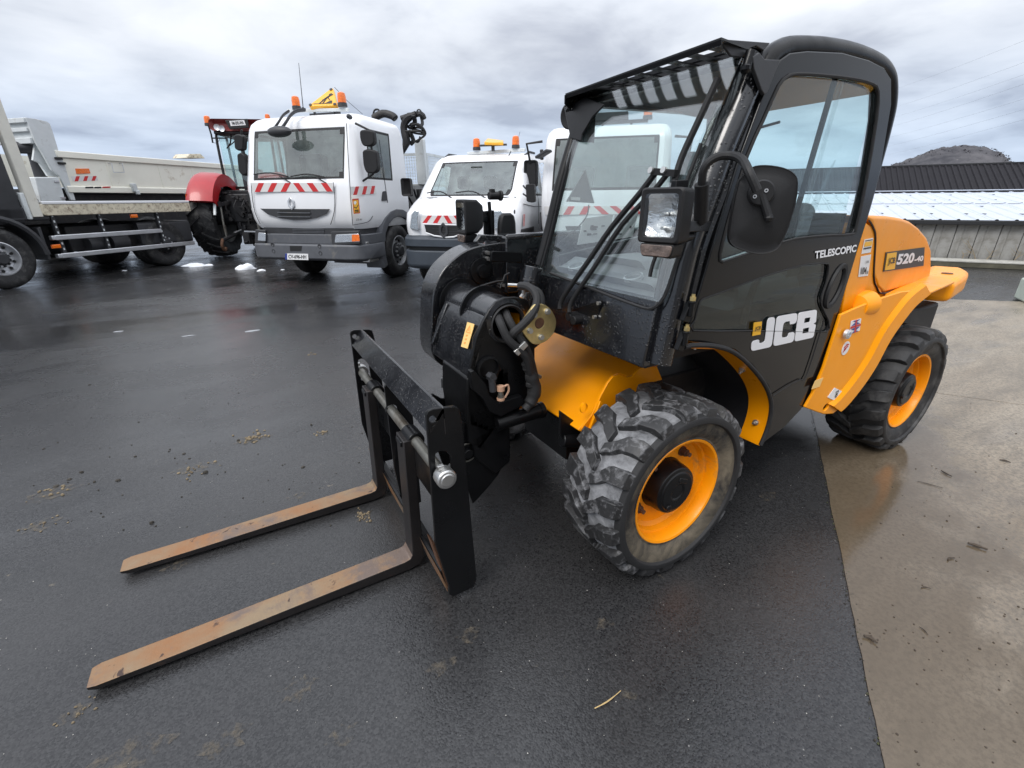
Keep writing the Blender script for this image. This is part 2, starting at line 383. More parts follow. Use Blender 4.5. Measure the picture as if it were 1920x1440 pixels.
# ------------------------------------------------------------------ ground
def ground_mat(name, kind):
    m = bpy.data.materials.new(name); m.use_nodes = True; t = m.node_tree; p = t.nodes['Principled BSDF']
    g = N('ShaderNodeTexCoord', t); co = g.outputs['Object']
    def nz(scale, det=6.0, rough=0.6, dist=0.0, lo=0.35, hi=0.65, a=0.0, b=1.0, vec=None):
        n = N('ShaderNodeTexNoise', t, _Scale=scale, _Detail=det, _Roughness=rough, _Distortion=dist); L(vec or co, n.inputs['Vector'], t)
        q = N('ShaderNodeMapRange', t, _1=lo, _2=hi, _3=a, _4=b); L(n.outputs[0], q.inputs[0], t); return q.outputs[0]
    def mixc(fac, a, b):
        x = N('ShaderNodeMixRGB', t)
        for i, v in ((1, a), (2, b)):
            if isinstance(v, tuple): x.inputs[i].default_value = (*v, 1)
            else: L(v, x.inputs[i], t)
        L(fac, x.inputs[0], t) if not isinstance(fac, float) else setattr(x.inputs[0], 'default_value', fac)
        return x.outputs[0]
    mp = N('ShaderNodeMapping', t); L(co, mp.inputs[0], t); mp.inputs['Rotation'].default_value = (0, 0, R(-32)); mp.inputs['Scale'].default_value = (0.45, 1.5, 1)
    st = mp.outputs[0]
    if kind == 'asphalt':
        vo = N('ShaderNodeTexVoronoi', t, _Scale=190.0, _Randomness=1.0); L(co, vo.inputs['Vector'], t)
        grain = N('ShaderNodeSeparateColor', t); L(vo.outputs['Color'], grain.inputs[0], t)
        c = mixc(grain.outputs[0], (0.010, 0.010, 0.011), (0.042, 0.042, 0.043))
        c = mixc(nz(1.1, 7, 0.62, 0.3, 0.35, 0.7), c, mixc(0.5, c, (0.045, 0.0435, 0.043)))
        # dried mud specks and pale chips
        pale = M2('MULTIPLY', nz(7.5, 8, 0.7, 0.2, 0.66, 0.72), nz(0.9, 3, 0.5, 0, 0.45, 0.6), t)
        c = mixc(M2('MULTIPLY', pale, 0.8, t), c, (0.20, 0.165, 0.115))
        v2 = N('ShaderNodeTexVoronoi', t, _Scale=26.0, _Randomness=1.0); L(co, v2.inputs['Vector'], t)
        sp_ = N('ShaderNodeMapRange', t, _1=0.03, _2=0.075, _3=1.0, _4=0.0); L(v2.outputs['Distance'], sp_.inputs[0], t)
        s3 = N('ShaderNodeSeparateColor', t); L(v2.outputs['Color'], s3.inputs[0], t)
        c = mixc(M2('MULTIPLY', M2('MULTIPLY', sp_.outputs[0], M2('GREATER_THAN', s3.outputs[0], 0.86, t), t), 0.55, t), c, (0.35, 0.34, 0.32))
        L(c, p.inputs['Base Color'], t)
        wetp = nz(0.42, 6, 0.62, 0.4, 0.44, 0.62, 0.0, 1.0, st)
        r0 = M2('ADD', 0.29, M2('MULTIPLY', wetp, -0.18, t), t)
        r1 = M2('ADD', r0, nz(3.5, 5, 0.6, 0, 0.3, 0.7, -0.05, 0.06), t)
        L(r1, p.inputs['Roughness'], t)
        h = M2('ADD', M2('MULTIPLY', vo.outputs['Distance'], -0.9, t), M2('MULTIPLY', nz(60, 5, 0.65, 0, 0.2, 0.8), 0.8, t), t)
        h = M2('ADD', h, M2('MULTIPLY', nz(24, 4, 0.6, 0, 0.2, 0.8), 0.9, t), t)
        b = N('ShaderNodeBump', t, _Distance=0.0065); L(h, b.inputs['Height'], t)
        L(M2('ADD', 0.17, M2('MULTIPLY', wetp, -0.12, t), t), b.inputs['Strength'], t); L(b.outputs[0], p.inputs['Normal'], t)
        p.inputs['Specular IOR Level'].default_value = 0.5
    else:
        c = mixc(nz(0.9, 8, 0.66, 0.4, 0.3, 0.7, 0, 1, st), (0.19, 0.150, 0.105), (0.42, 0.360, 0.280))
        c = mixc(nz(3.2, 8, 0.7, 0.3, 0.46, 0.70, 0, 0.85, st), c, (0.15, 0.127, 0.098))
        c = mixc(nz(60, 6, 0.75, 0, 0.44, 0.60, 0, 0.75), c, (0.11, 0.095, 0.075))
        # damp, darker strip next to the asphalt (distance from the joint line)
        sx = N('ShaderNodeSeparateXYZ', t); L(co, sx.inputs[0], t)
        dist = M2('ADD', M2('MULTIPLY', sx.outputs[0], 0.535, t), M2('ADD', M2('MULTIPLY', sx.outputs[1], -0.845, t), -1.289, t), t)
        dn = M2('ADD', dist, nz(1.6, 7, 0.62, 0.4, 0.3, 0.7, -0.45, 0.45), t)
        wet = N('ShaderNodeMapRange', t, _1=0.35, _2=1.0, _3=1.0, _4=0.0); wet.interpolation_type = 'SMOOTHSTEP'; L(dn, wet.inputs[0], t)
        wt = M2('MAXIMUM', wet.outputs[0], nz(0.9, 7, 0.62, 0.3, 0.50, 0.64, 0, 0.8, st), t)
        c = mixc(M2('MULTIPLY', wt, 0.80, t), c, (0.085, 0.062, 0.038))
        L(c, p.inputs['Base Color'], t)
        L(M2('ADD', 0.48, M2('MULTIPLY', wt, -0.39, t), t), p.inputs['Roughness'], t)
        h = M2('ADD', M2('MULTIPLY', nz(110, 5, 0.65, 0, 0.2, 0.8), 0.9, t), M2('MULTIPLY', nz(5, 5, 0.5, 0, 0.2, 0.8, 0, 1, st), 1.6, t), t)
        b = N('ShaderNodeBump', t, _Distance=0.006); L(h, b.inputs['Height'], t)
        L(M2('ADD', 0.30, M2('MULTIPLY', wt, -0.27, t), t), b.inputs['Strength'], t); L(b.outputs[0], p.inputs['Normal'], t)
    MATS[name] = m; return m
m_asph = ground_mat('wet_asphalt', 'asphalt'); m_conc = ground_mat('wet_concrete', 'concrete')
mb = MB()
xs = [-2500, -60, -12, 0, 12, 60, 2500]
mb.add([(x, y, 0) for x in xs for y in xs], [(i*7+j, (i+1)*7+j, (i+1)*7+j+1, i*7+j+1) for i in range(6) for j in range(6)])
tag(obj('ground', mb, m_asph), kind='structure')

# concrete apron: two slabs with an open joint
cp = bpy.data.objects.new('concrete_pavement', None); COL.objects.link(cp); cp['kind'] = 'structure'
EL = lambda x: -1.525+0.634*x                      # the joint with the asphalt
d_ = Vector((1, 0.634, 0)).normalized(); nrm_ = Vector((0.634, -1, 0)).normalized()
O_ = Vector((-0.055, EL(-0.055), 0))
def slab(a0, a1, b0, b1, jag=False, ends=None):
    """a along the joint, b away from it"""
    pts = []
    n = 160 if jag else 1
    for i in range(n+1):
        a = a0+(a1-a0)*i/n; j = 0.0
        if jag: j = 0.004*noise.noise(Vector((a*9, 3.1, 0)))+0.004*noise.noise(Vector((a*31, 7.7, 0)))+0.003*noise.noise(Vector((a*2.1, 1.7, 0)))
        pts.append(O_+d_*a+nrm_*(b0+j))
    if ends: pts += [Vector(q) for q in ends]
    else: pts += [O_+d_*a1+nrm_*b1, O_+d_*a0+nrm_*b1]
    m = MB(); m.prism([(p.x, p.y, -0.05) for p in pts], (0, 0, 0.054))
    return obj('slab', m, m_conc, cp)
J0, J1 = W.at(1742, 735, 'z', 0.004), W.at(1920, 752, 'z', 0.004)
aj = (Vector((J0.x, J0.y, 0))-O_).dot(d_)
F0, F1 = W.at(1790, 562, 'z', 0), W.at(1920, 566, 'z', 0)
fd = (F1-F0).normalized()
def hitline(p, d, q, e):
    det = d.x*(-e.y)+e.x*d.y; r = q-p
    return p+d*((r.x*(-e.y)+e.x*r.y)/det)
far0 = hitline(O_, d_, F0, fd)
amax = (far0-O_).dot(d_)
slab(-9, aj-0.004, 0, 14, True)
slab(aj+0.004, amax, 0, 14, True, ends=[far0+fd*16+Vector((0, 0, 0)), O_+d_*(aj+0.004)+nrm_*14])

# ------------------------------------------------------------------ low shed behind, dark shed, hill, wires
g0, g1 = W.at(1818, 502, 'z', 0), W.at(1920, 506.5, 'z', 0)
bh = math.degrees(math.atan2(g1.y-g0.y, g1.x-g0.x)); FB = Frame((g0.x, g0.y), bh)
m_wallp = pm('weathered_wall_panel', (0.29, 0.285, 0.27), 0.62, var=0.2, vscale=1.2, dirt=(0.12, 0.11, 0.09), dirt_amt=0.5, dirt_scale=2.5, bump=0.15)
m_roofw = pm('pale_roof_sheet', (0.52, 0.56, 0.63), 0.45, spec=.3, metal=0.0, var=0.05, vscale=2.0)  # even pale blue-grey tone over the whole sheet
m_roofd = pm('dark_roof_sheet', (0.012, 0.011, 0.014), 0.75, spec=.25, var=0.2)
m_gut = pm('dark_gutter', (0.018, 0.019, 0.021), 0.5)
m_moss = pm('mossy_kerb', (0.085, 0.08, 0.055), 0.8, var=0.4, vscale=5, bump=0.3)
m_kerbt = pm('pale_stone', (0.42, 0.41, 0.37), 0.7, var=0.2)
m_twig = pm('dry_twig', (0.27, 0.21, 0.13), 0.8, var=0.3)
shed = thing('low_shed', 'long low grey shed with a pale metal roof behind the yellow bonnet', 'shed', (g0.x, g0.y, 0), bh)
X0, X1, YB = -9.0, 9.0, 0.55
mb = MB(); mb.bb(X0, X1, 0.0, YB-0.05, 0, 0.105); kb = obj('kerb_base', mb, m_moss, shed, 0.01)
mb = MB(); mb.bb(X0, X1, -0.01, YB-0.05, 0.107, 0.135); obj('kerb_cap', mb, m_kerbt, shed, 0.004)
ez = FB.at(1800, 421, 'y', YB).z; zt = FB.at(1800, 413.5, 'y', YB-0.1).z
mb = MB(); mb.bb(X0, X1, YB+0.045, YB+0.20, 0, ez+0.02); obj('wall_core', mb, m_gut, shed)
pw = FB.at(1787, 455, 'y', YB).x-FB.at(1747, 455, 'y', YB).x
me_panel = None; x = X0; k = 0
while x < X1:
    if me_panel is None:
        mb = MB(); mb.bb(0.006, pw-0.006, 0, 0.05, 0.11, ez); mb.bb(pw*0.35, pw*0.37, -0.012, 0, 0.13, ez-0.02)
        o = obj('wall_panel', mb, m_wallp, shed, 0.004); me_panel = o.data; o.location = (x, YB, 0)
    else:
        o = bpy.data.objects.new('wall_panel', me_panel); COL.objects.link(o); o.parent = shed; o.location = (x, YB+random.uniform(-.004, .004), 0)
        md = o.modifiers.new('bevel', 'BEVEL'); md.width = 0.004; md.segments = 1
    x += pw
mb = MB(); mb.bb(X0, X1, YB-0.16, YB+0.03, ez+0.002, zt); obj('gutter', mb, m_gut, shed, 0.01)
RD = 5.6; rz = FB.at(1800, 361, 'y', YB+RD).z
e0 = Vector((0, YB-0.13, zt+0.012)); e1 = Vector((0, YB+RD, rz)); sl = (e1-e0); up = sl.cross(Vector((-1, 0, 0))).normalized()
if up.z < 0: up = -up
rw = 0.92; me_s = None; x = X0
def sheet_mesh():
    m = MB(); n = 3; prof = []
    for i in range(n):
        a = rw*i/n
        prof += [(a, 0), (a+0.05, 0), (a+0.07, 0.022), (a+0.10, 0.022), (a+0.12, 0)]
    prof.append((rw-0.004, 0))
    tops = [Vector((px, 0, 0))+e0+up*pz for px, pz in prof]
    m.loft([tops, [p+sl*0.5 for p in tops]], caps=False, closed=False)
    m.loft([[p+sl*0.497+up*0.012 for p in tops], [p+sl for p in tops]], caps=False, closed=False)
    for i in range(n):
        for f in ((0.14, 0.62) if i != 1 else (0.38, 0.84)):
            c = Vector((rw*i/n+0.085, 0, 0))+e0+up*0.028+sl*f
            m.mat(1).box(c, (0.025, 0.20, 0.012)); m.mat(0)
    return m
while x < X1:
    if me_s is None: o = obj('roof_sheet', sheet_mesh(), [m_roofw, m_gut], shed); me_s = o.data
    else:
        o = bpy.data.objects.new('roof_sheet', me_s); COL.objects.link(o); o.parent = shed
    o.location = (x, 0, 0); x += rw
mb = MB(); x = X0
while x < X1: mb.bb(x+0.02, x+0.30, YB+RD-0.03, YB+RD+0.02, rz-0.005, rz+0.05); x += 0.36
obj('ridge_teeth', mb, m_gut, shed)
mb = MB(); mb.bb(X0, X1, YB+RD-0.06, YB+RD+0.16, rz+0.052, rz+0.075); obj('ridge_cap', mb, m_roofw, shed)
mb = MB(); mb.prism([(X0, YB+RD+0.1, 0.0), (X0, YB+RD+0.1, rz), (X0, YB+0.2, ez), (X0, YB+0.2, 0)], (0.05, 0, 0)); obj('gable_wall', mb, m_wallp, shed)

ds = thing('dark_shed', 'long shed with a dark ribbed roof rising beyond the pale roof', 'shed', (g0.x, g0.y, 0), bh)
YD = 15.0; z0 = 0.9; z1 = FB.at(1800, 309, 'y', YD+4).z
A0, A1 = Vector((0, YD, z0)), Vector((0, YD+4, z1)); ws = 0.24*5
def dsheet():
    m = MB(); prof = []
    for i in range(5): a = 0.24*i; prof += [(a, 0), (a+0.10, 0), (a+0.13, 0.045), (a+0.19, 0.045), (a+0.22, 0)]
    prof.append((ws-0.002, 0)); u2 = (A1-A0).cross(Vector((-1, 0, 0))).normalized()
    if u2.z < 0: u2 = -u2
    t = [Vector((px, 0, 0))+A0+u2*pz for px, pz in prof]
    m.loft([t, [p+(A1-A0) for p in t]], caps=False, closed=False); return m
x = -14.0; me_d = None
while x < 14:
    if me_d is None: o = obj('roof_sheet', dsheet(), m_roofd, ds); me_d = o.data
    else: o = bpy.data.objects.new('roof_sheet', me_d); COL.objects.link(o); o.parent = ds
    o.location = (x, 0, 0); x += ws
mb = MB(); mb.bb(-14, 14, YD+3.92, YD+4.12, z1-0.02, z1+0.05); obj('ridge_cap', mb, m_gut, ds)
mb = MB(); mb.bb(-14, 14, YD+0.15, YD+0.3, 0, z0+0.1); obj('front_wall', mb, m_gut, ds)
mb = MB(); mb.bb(-14, 14, YD+4.02, YD+4.1, 0, z1-0.03); obj('rear_wall', mb, m_gut, ds)

# hill
hp = [(1640, 322), (1662, 314), (1680, 307), (1700, 300), (1718, 294), (1735, 287), (1750, 281), (1768, 277), (1785, 275), (1800, 272.5), (1815, 273), (1832, 274), (1848, 277), (1862, 281), (1876, 286), (1882, 291), (1888, 299), (1897, 304), (1908, 309), (1925, 316), (1950, 330)]
FH = Frame((CAM.x, CAM.y), 90-math.degrees(YAW)-42)      # local x points at the hill
ridge = [FH.at(px, py, 'x', 900.0) for px, py in hp]
rr = spline(ridge, 6); mb = MB(); rows = []
for j in range(-16, 17):
    t = j/16; row = []
    for i, p in enumerate(rr):
        z = max(p.z, 0)*(1-abs(t)**1.6)
        n_ = noise.fractal(Vector((i*0.28, j*0.5, 2.2)), 0.9, 2.0, 5)
        row.append(Vector((p.x+t*190, p.y, z+(n_*2.0 if z > 4 else 0)-6*abs(t))))
    rows.append(row)
mb.loft(rows, caps=False, closed=False)
m_hill = bpy.data.materials.new('winter_woodland'); m_hill.use_nodes = True; t = m_hill.node_tree; p = t.nodes['Principled BSDF']; p.inputs['Roughness'].default_value = 0.95; p.inputs['Specular IOR Level'].default_value = 0.1
g = N('ShaderNodeTexCoord', t); a = N('ShaderNodeTexNoise', t, _Scale=0.035, _Detail=9.0, _Roughness=0.7); L(g.outputs['Object'], a.inputs['Vector'], t)
r_ = N('ShaderNodeValToRGB', t); L(a.outputs[0], r_.inputs[0], t)
el = r_.color_ramp.elements; el[0].position = .35; el[0].color = (0.05, 0.05, 0.057, 1); el[1].position = .66; el[1].color = (0.115, 0.111, 0.117, 1)
b_ = N('ShaderNodeTexNoise', t, _Scale=0.09, _Detail=4.0, _Roughness=0.6); L(g.outputs['Object'], b_.inputs['Vector'], t)
s_ = N('ShaderNodeMapRange', t, _1=0.68, _2=0.72, _3=0, _4=0.7); L(b_.outputs[0], s_.inputs[0], t)
x_ = N('ShaderNodeMixRGB', t); x_.inputs[2].default_value = (0.32, 0.31, 0.30, 1); L(s_.outputs[0], x_.inputs[0], t); L(r_.outputs[0], x_.inputs[1], t); L(x_.outputs[0], p.inputs['Base Color'], t)
h_ = obj('hill', mb, m_hill, angle=80); h_.location = FH.o; h_.rotation_euler = (0, 0, FH.h); h_['kind'] = 'structure'
# scrub and bare trees along the crest, one mass
mb = MB()
for i in range(500):
    k = random.randrange(len(rr)); p = rr[k]
    if p.z < 30: continue
    s = random.uniform(.6, 1.8)*(1.5 if random.random() < .1 else 1); q = Vector((p.x+random.uniform(-60, 5), p.y+random.uniform(-5, 5), 0))
    tt = (q.x-p.x)/190; q.z = p.z*(1-abs(tt)**1.6)-6*abs(tt)-1
    for d in range(3):
        a = random.uniform(0, 6.28); v = Vector((math.cos(a)*s*.5, math.sin(a)*s*.7, random.uniform(.3, 1)*s)); u = Vector((-math.sin(a), math.cos(a), 0))*s*.35
        mb.add([q-u, q+u, q+v+u*.5, q+v-u*.6], [(0, 1, 2, 3)])
o = obj('scrub', mb, m_hill); o.location = FH.o; o.rotation_euler = (0, 0, FH.h); o['kind'] = 'stuff'; o['label'] = 'bare winter scrub covering the crest of the far hill'

# overhead wires
m_wire = pm('wire', (0.22, 0.225, 0.235), 0.5)
wl = [((1690, 155), (1925, 63)), ((1688, 190), (1925, 104)), ((1690, 208), (1925, 127)), ((1684, 226), (1925, 145)), ((1680, 247), (1925, 173)), ((1676, 264), (1925, 193)), ((1668, 282), (1925, 212))]
lab = ['highest', 'second highest', 'third from the top', 'middle', 'third from the bottom', 'second lowest', 'lowest']
FW_ = Frame((CAM.x, CAM.y), 90-math.degrees(YAW)-35)
for (a, b), lb in zip(wl, lab):
    A, B = FW_.at(*a, 'x', 78), FW_.at(*b, 'x', 46)
    A, B = A+(A-B)*1.0, B+(B-A)*0.6
    mb = MB(); mb.tube([A.lerp(B, i/16)-Vector((0, 0, 0.5*(4*(i/16)*(1-i/16)))) for i in range(17)], 0.0045, 5)
    o = obj('overhead_wire', mb, m_wire); o.location = FW_.o; o.rotation_euler = (0, 0, FW_.h)
    tag(o, 'thin %s overhead wire of seven crossing the sky above the hill' % lb, 'wire', 'overhead wires above the hill')

# bare twigs growing against the shed wall
tw = [((1828, 488), (1812, 450), 3), ((1850, 486), (1862, 468), 2), ((1804, 486), (1803, 470), 1), ((1900, 492), (1915, 470), 2)]
for i, (b0, tp, nb) in enumerate(tw):
    B0 = FB.at(*b0, 'y', YB-0.06); T = FB.at(*tp, 'y', YB-0.03); B0.z = 0.136
    mb = MB(); mb.tube([B0, B0.lerp(T, .5)+Vector((.02, 0, .01)), T], [0.007, 0.005, 0.003], 5, 4)
    for k in range(nb*2):
        s = B0.lerp(T, 0.25+0.7*k/(nb*2)); e = s+Vector((random.uniform(-.22, .22), random.uniform(-.05, 0), random.uniform(.08, .2)))
        mb.tube([s, s.lerp(e, .5)+Vector((0, 0, -.02)), e], [0.004, 0.002], 4, 3)
    o = obj('dead_plant', mb, m_twig); o.location = FB.o; o.rotation_euler = (0, 0, FB.h)
    tag(o, ['tallest forked dry plant stem by the shed wall', 'dry leaning plant stem right of the tallest one by the shed wall', 'short straight dry stem left of the tallest plant', 'bent dry stem by the shed wall near the right edge'][i], 'plant', 'dead plants by the shed wall')
# pale kerb stone at the right edge
K = W.at(1913, 566, 'z', 0)
mb = MB(); mb.box((0.30, 0, 0.16), (0.62, 0.5, 0.31)); o = obj('kerb_block', mb, pm('pale_green_stone', (0.50, 0.55, 0.48), 0.7, var=0.1, bump=0.2), None, 0.03)
o.location = (K.x+.02, K.y, 0); o.rotation_euler = (0, 0, R(bh)); tag(o, 'pale green stone block at the far corner of the concrete', 'kerb stone')
# ------------------------------------------------------------------ telehandler: x runs backwards along the machine, y to its right, door side at negative y
TH = thing('telehandler', 'yellow and black compact telehandler with pallet forks in the foreground', 'telehandler', (0, 0, 0))
V = Vector
LN = 1.925; RH = 0.372
# --- wheels
def tyre_mesh():
    mb = MB(); n = 76
    prof = [(0.218, -0.100), (0.25, -0.128), (0.285, -0.140), (0.315, -0.141), (0.335, -0.130), (0.346, -0.10), (0.350, 0.0), (0.346, 0.10), (0.334, 0.130)]
    mb.mat(0).lathe(prof, d=(0, -1, 0), n=n)
    mb.mat(2).lathe([(0.334, 0.130), (0.327, 0.150), (0.316, 0.1545), (0.300, 0.1535), (0.296, 0.142)], d=(0, -1, 0), n=n)
    mb.mat(1).lathe([(0.296, 0.142), (0.270, 0.1400), (0.245, 0.130), (0.232, 0.121), (0.226, 0.124), (0.219, 0.112), (0.214, 0.095)], d=(0, -1, 0), n=n)
    NL = 19; pitch = 2*PI/NL
    for side in (1, -1):
        for k in range(NL):
            a0 = k*pitch+(0 if side > 0 else pitch/2)
            jit = random.uniform(-.004, .004)
            st = [(0.150, 0.308, 0.336, 0.0, 0.031), (0.143, 0.322, 0.358, 0.0, 0.031), (0.122, 0.335, 0.370, 0.001, 0.031), (0.066, 0.345, 0.373, 0.014, 0.030), (0.040, 0.347, 0.3735, 0.042, 0.026), (-0.004, 0.348, 0.373, 0.072, 0.022)]
            rings = []
            for y, rb, rt, s, hw in st:
                def P(sv, r): a = a0+(sv+jit)/0.378; return V((r*math.cos(a), -y*side, r*math.sin(a)))
                rings.append([P(s-hw*1.22, rb), P(s-hw, rt), P(s+hw, rt), P(s+hw*1.22, rb)])
            mb.mat(3).loft(rings)
    return mb
def make_wheel():
    r = bpy.data.objects.new('wheel', None); COL.objects.link(r); r.parent = TH; r.empty_display_size = .1
    obj('tyre', tyre_mesh(), [m_tread, m_side, m_rub, m_lug], r, 0.0022, angle=28)
    mb = MB(); mb.lathe([(0.214, 0.092), (0.220, 0.116), (0.2245, 0.1215), (0.2225, 0.1245), (0.214, 0.1215), (0.2085, 0.108), (0.2065, 0.075), (0.198, 0.072), (0.192, 0.052), (0.176, 0.040), (0.09, 0.036)], d=(0, -1, 0), n=64)
    mb.lathe([(0.214, -0.10), (0.20, -0.06), (0.19, 0.0), (0.172, 0.006), (0.09, 0.002)], d=(0, -1, 0), n=40); obj('rim', mb, m_rim, r)
    mb = MB(); mb.lathe([(0.112, 0.034), (0.106, 0.05), (0.104, 0.085), (0.098, 0.108), (0.085, 0.112), (0.08, 0.118), (0.036, 0.119), (0.03, 0.114), (0.0, 0.114)], d=(0, -1, 0), n=40)
    mb.cyl((-0.045, -0.112, -0.055), (-0.045, -0.126, -0.055), 0.014, n=6)
    mb.box((0.02, -0.118, 0.045), (0.05, 0.008, 0.02), Matrix.Rotation(R(25), 3, 'Y')); obj('hub', mb, m_blk, r, 0.003)
    for a in (52, 208, 130):
        c = V((0.148*math.cos(R(a)), -0.038, 0.148*math.sin(R(a))))
        mb = MB(); mb.cyl(c, c+V((0, -0.006, 0)), 0.021, n=16); mb.cyl(c, c+V((0, -0.026, 0)), 0.016, n=6); mb.cyl(c+V((0, -0.02, 0)), c+V((0, -0.042, 0)), 0.009, n=10)
        obj('wheel_nut', mb, m_rust, r)
    return r
w0 = make_wheel(); w0.location = (0, -0.635, RH)
def copy_part(r):
    c = r.copy(); COL.objects.link(c); c.parent = r.parent
    for ch in list(r.children):
        d = ch.copy(); COL.objects.link(d); d.parent = c
    return c
for x, y, rot in ((LN, -0.635, 0), (0, 0.635, 180), (LN, 0.635, 180)):
    c = copy_part(w0); c.location = (x, y, RH); c.rotation_euler = (0, R(37), R(rot))
    if x == LN:
        for ch in c.children:
            if ch.name.startswith('tyre'):
                for i in range(4):
                    ch.material_slots[i].link = 'OBJECT'; ch.material_slots[i].material = m_tyre2
# --- chassis
mb = MB(); mb.bb(0.10, 2.35, -0.40, 0.40, 0.30, 0.68); mb.bb(-0.1, 0.1, -0.2, 0.2, 0.24, 0.5)
mb.cyl((0, -0.5, RH), (0, 0.5, RH), 0.075, n=16); mb.cyl((LN, -0.5, RH), (LN, 0.5, RH), 0.075, n=16)
mb.bb(0.6, 1.35, -0.62, -0.2, 0.42, 0.9)
obj('chassis', mb, m_chas, TH, 0.01)
# sloping yellow nose plate and its flanged side
TL, TR = W.at(985, 590, 'y', 0.10), W.at(1232, 683, 'y', -0.415)
BL, BR = W.at(1000, 745, 'y', 0.06), W.at(1085, 806, 'y', -0.40)
TL.x = TR.x; TL.z = TR.z; BL.x = BR.x; BL.z = BR.z; TL.y = BL.y = 0.3; up_ = (TR-BR).normalized(); up_ = V((TR.x-BR.x, 0, TR.z-BR.z)).normalized(); TX = TR+up_*.16; TY = TL+up_*.16
nn = (TL-TR).cross(BR-TR).normalized()
if nn.z > 0: nn = -nn
edge = W.on(TR, nn, [(1085, 806), (1108, 776), (1124, 742), (1138, 716), (1148, 703), (1160, 700), (1176, 706), (1185, 703), (1196, 690), (1210, 684), (1232, 683)])
mb = MB(); mb.prism([BL]+edge+[TX, TY], nn*0.012); obj('nose_plate', mb, m_yel, TH, 0.004)
sp_ = W.tr('y', -0.40, [(1087, 808), (1110, 778), (1126, 744), (1140, 718), (1150, 706), (1162, 703), (1177, 708), (1187, 705), (1198, 692), (1212, 687), (1232, 687), (1246, 722), (1256, 800), (1200, 860), (1135, 800), (1122, 822), (1104, 816)])
mb = MB(); mb.prism(sp_, (0, 0.012, 0), holes=[ring_pts(W.at(1096, 766, 'y', -0.40), (1, 0, 0.55), (-0.3, 0, 1), 0.016, 0.021, 14)]); obj('nose_side', mb, m_yel, TH, 0.002)
mb = MB(); mb.prism(W.tr('y', -0.42, [(1104, 812), (1126, 752), (1132, 757), (1129, 792), (1112, 804)]), (0, 0.015, 0)); obj('gusset', mb, m_yel, TH, 0.003)
mb = MB(); mb.bb(-0.20, 0.05, -0.30, 0.05, 0.34, 0.52); mb.cyl((-0.25, -0.33, 0.47), (-0.05, -0.36, 0.42), 0.03, n=14)
for y in (-0.34, -0.22): mb.prism(W.tr('y', y, [(1050, 770), (1092, 800), (1090, 835), (1062, 838), (1050, 815)]), (0, 0.012, 0))
obj('front_bracket', mb, m_blk, TH, 0.004)
c = W.at(1066, 829, 'y', -0.345); mb = MB(); mb.cyl(c, c+V((0, -0.012, 0)), 0.012, n=8); obj('bolt', mb, m_zinc, TH)

# --- cab
XF = lambda z: -0.132+0.25*(z-1.12)            # windscreen line
n_ws = V((-1, 0, 0.25)).normalized(); p_ws = V((-0.132, -0.3, 1.12))
ws = lambda pts, off=0.0: [p+n_ws*off for p in W.on(p_ws, n_ws, pts)]
# right-hand (far) and left-hand front posts
mb = MB(); pth = W.tr('y', 0.03, [(1012, 498), (1030, 432), (1052, 340), (1082, 240), (1094, 205)]); mb.tube(pth, 0.024, 12, 4)
mb.tube([p+V((-0.012, -0.036, 0)) for p in pth], 0.008, 8, 4)
obj('front_post', mb, m_blk, TH)
pl = [(1236, 680), (1256, 592), (1272, 520), (1287, 460), (1319, 370), (1351, 280), (1386, 195), (1410, 130)]
mb = MB(); mb.tube(W.tr('y', -0.675, pl), 0.043, 16, 4)
mb.tube([p+V((0.055, -0.02, 0)) for p in W.tr('y', -0.675, pl[1:])], 0.018, 8, 4)
mb.tube([p+V((-0.03, 0.045, 0)) for p in W.tr('y', -0.675, pl[1:-1])], 0.010, 8, 4)
obj('front_post', mb, m_wet, TH)
# front panel
z0, z1 = 0.885, 1.115; y0, y1 = -0.665, 0.20
mb = MB(); mb.prism([(XF(z0)+0.02, y0, z0), (XF(z1), y0, z1), (XF(z1)+0.03, y0, z1), (XF(z0)+0.06, y0, z0)], (0, y1-y0, 0))
obj('front_panel', mb, m_wet, TH, 0.006)
mb = MB(); mb.prism(rounded([p+V((-0.002, 0, 0)) for p in W.tr('x', -0.15, [(1058, 585), (1128, 562), (1116, 622), (1044, 598)])], 0.015), (0.02, 0, 0)); obj('access_cover', mb, m_blk, TH, 0.002)
for q in ((1117, 594), (1082, 603), (1125, 568)):
    c = W.at(*q, 'x', -0.155); mb = MB(); mb.cyl(c, c+V((-0.012, 0, 0)), 0.008, n=6); obj('bolt', mb, m_zinc, TH)
mb = MB(); mb.bb(-0.12, -0.06, -0.63, 0.1, 0.865, 0.885); obj('front_seal', mb, m_rub, TH)
# windscreen
wsc = [(1008, 492), (1080, 245), (1120, 195), (1180, 195), (1300, 195), (1372, 150), (1366, 205), (1332, 300), (1300, 400), (1262, 500), (1243, 556), (1225, 573), (1200, 570), (1120, 541), (1033, 508)]
mb = MB(); rg_ = []
for i in range(15):
    z = 1.112+(1.806-1.112)*i/14; xx = XF(z)-.004+(.75*(z-1.58)**2 if z > 1.58 else 0); yr = .062-.075*(z-1.112)/.69; yl = -.69
    nb = 7; rg_.append([V((xx+dx, yl+(yr-yl)*k/nb, z)) for dx in (0.0,) for k in range(nb+1)]+[V((xx+.005, yl+(yr-yl)*k/nb, z)) for k in range(nb, -1, -1)])
mb.loft(rg_); obj('windscreen', mb, m_wsh, TH, angle=60)
mb = MB(); seal = ws([(1034, 512), (1120, 545), (1198, 574), (1226, 578), (1248, 556), (1268, 500), (1290, 440)], 0.006); mb.tube(seal, 0.006, 6, 3); obj('windscreen_seal', mb, m_rub, TH)
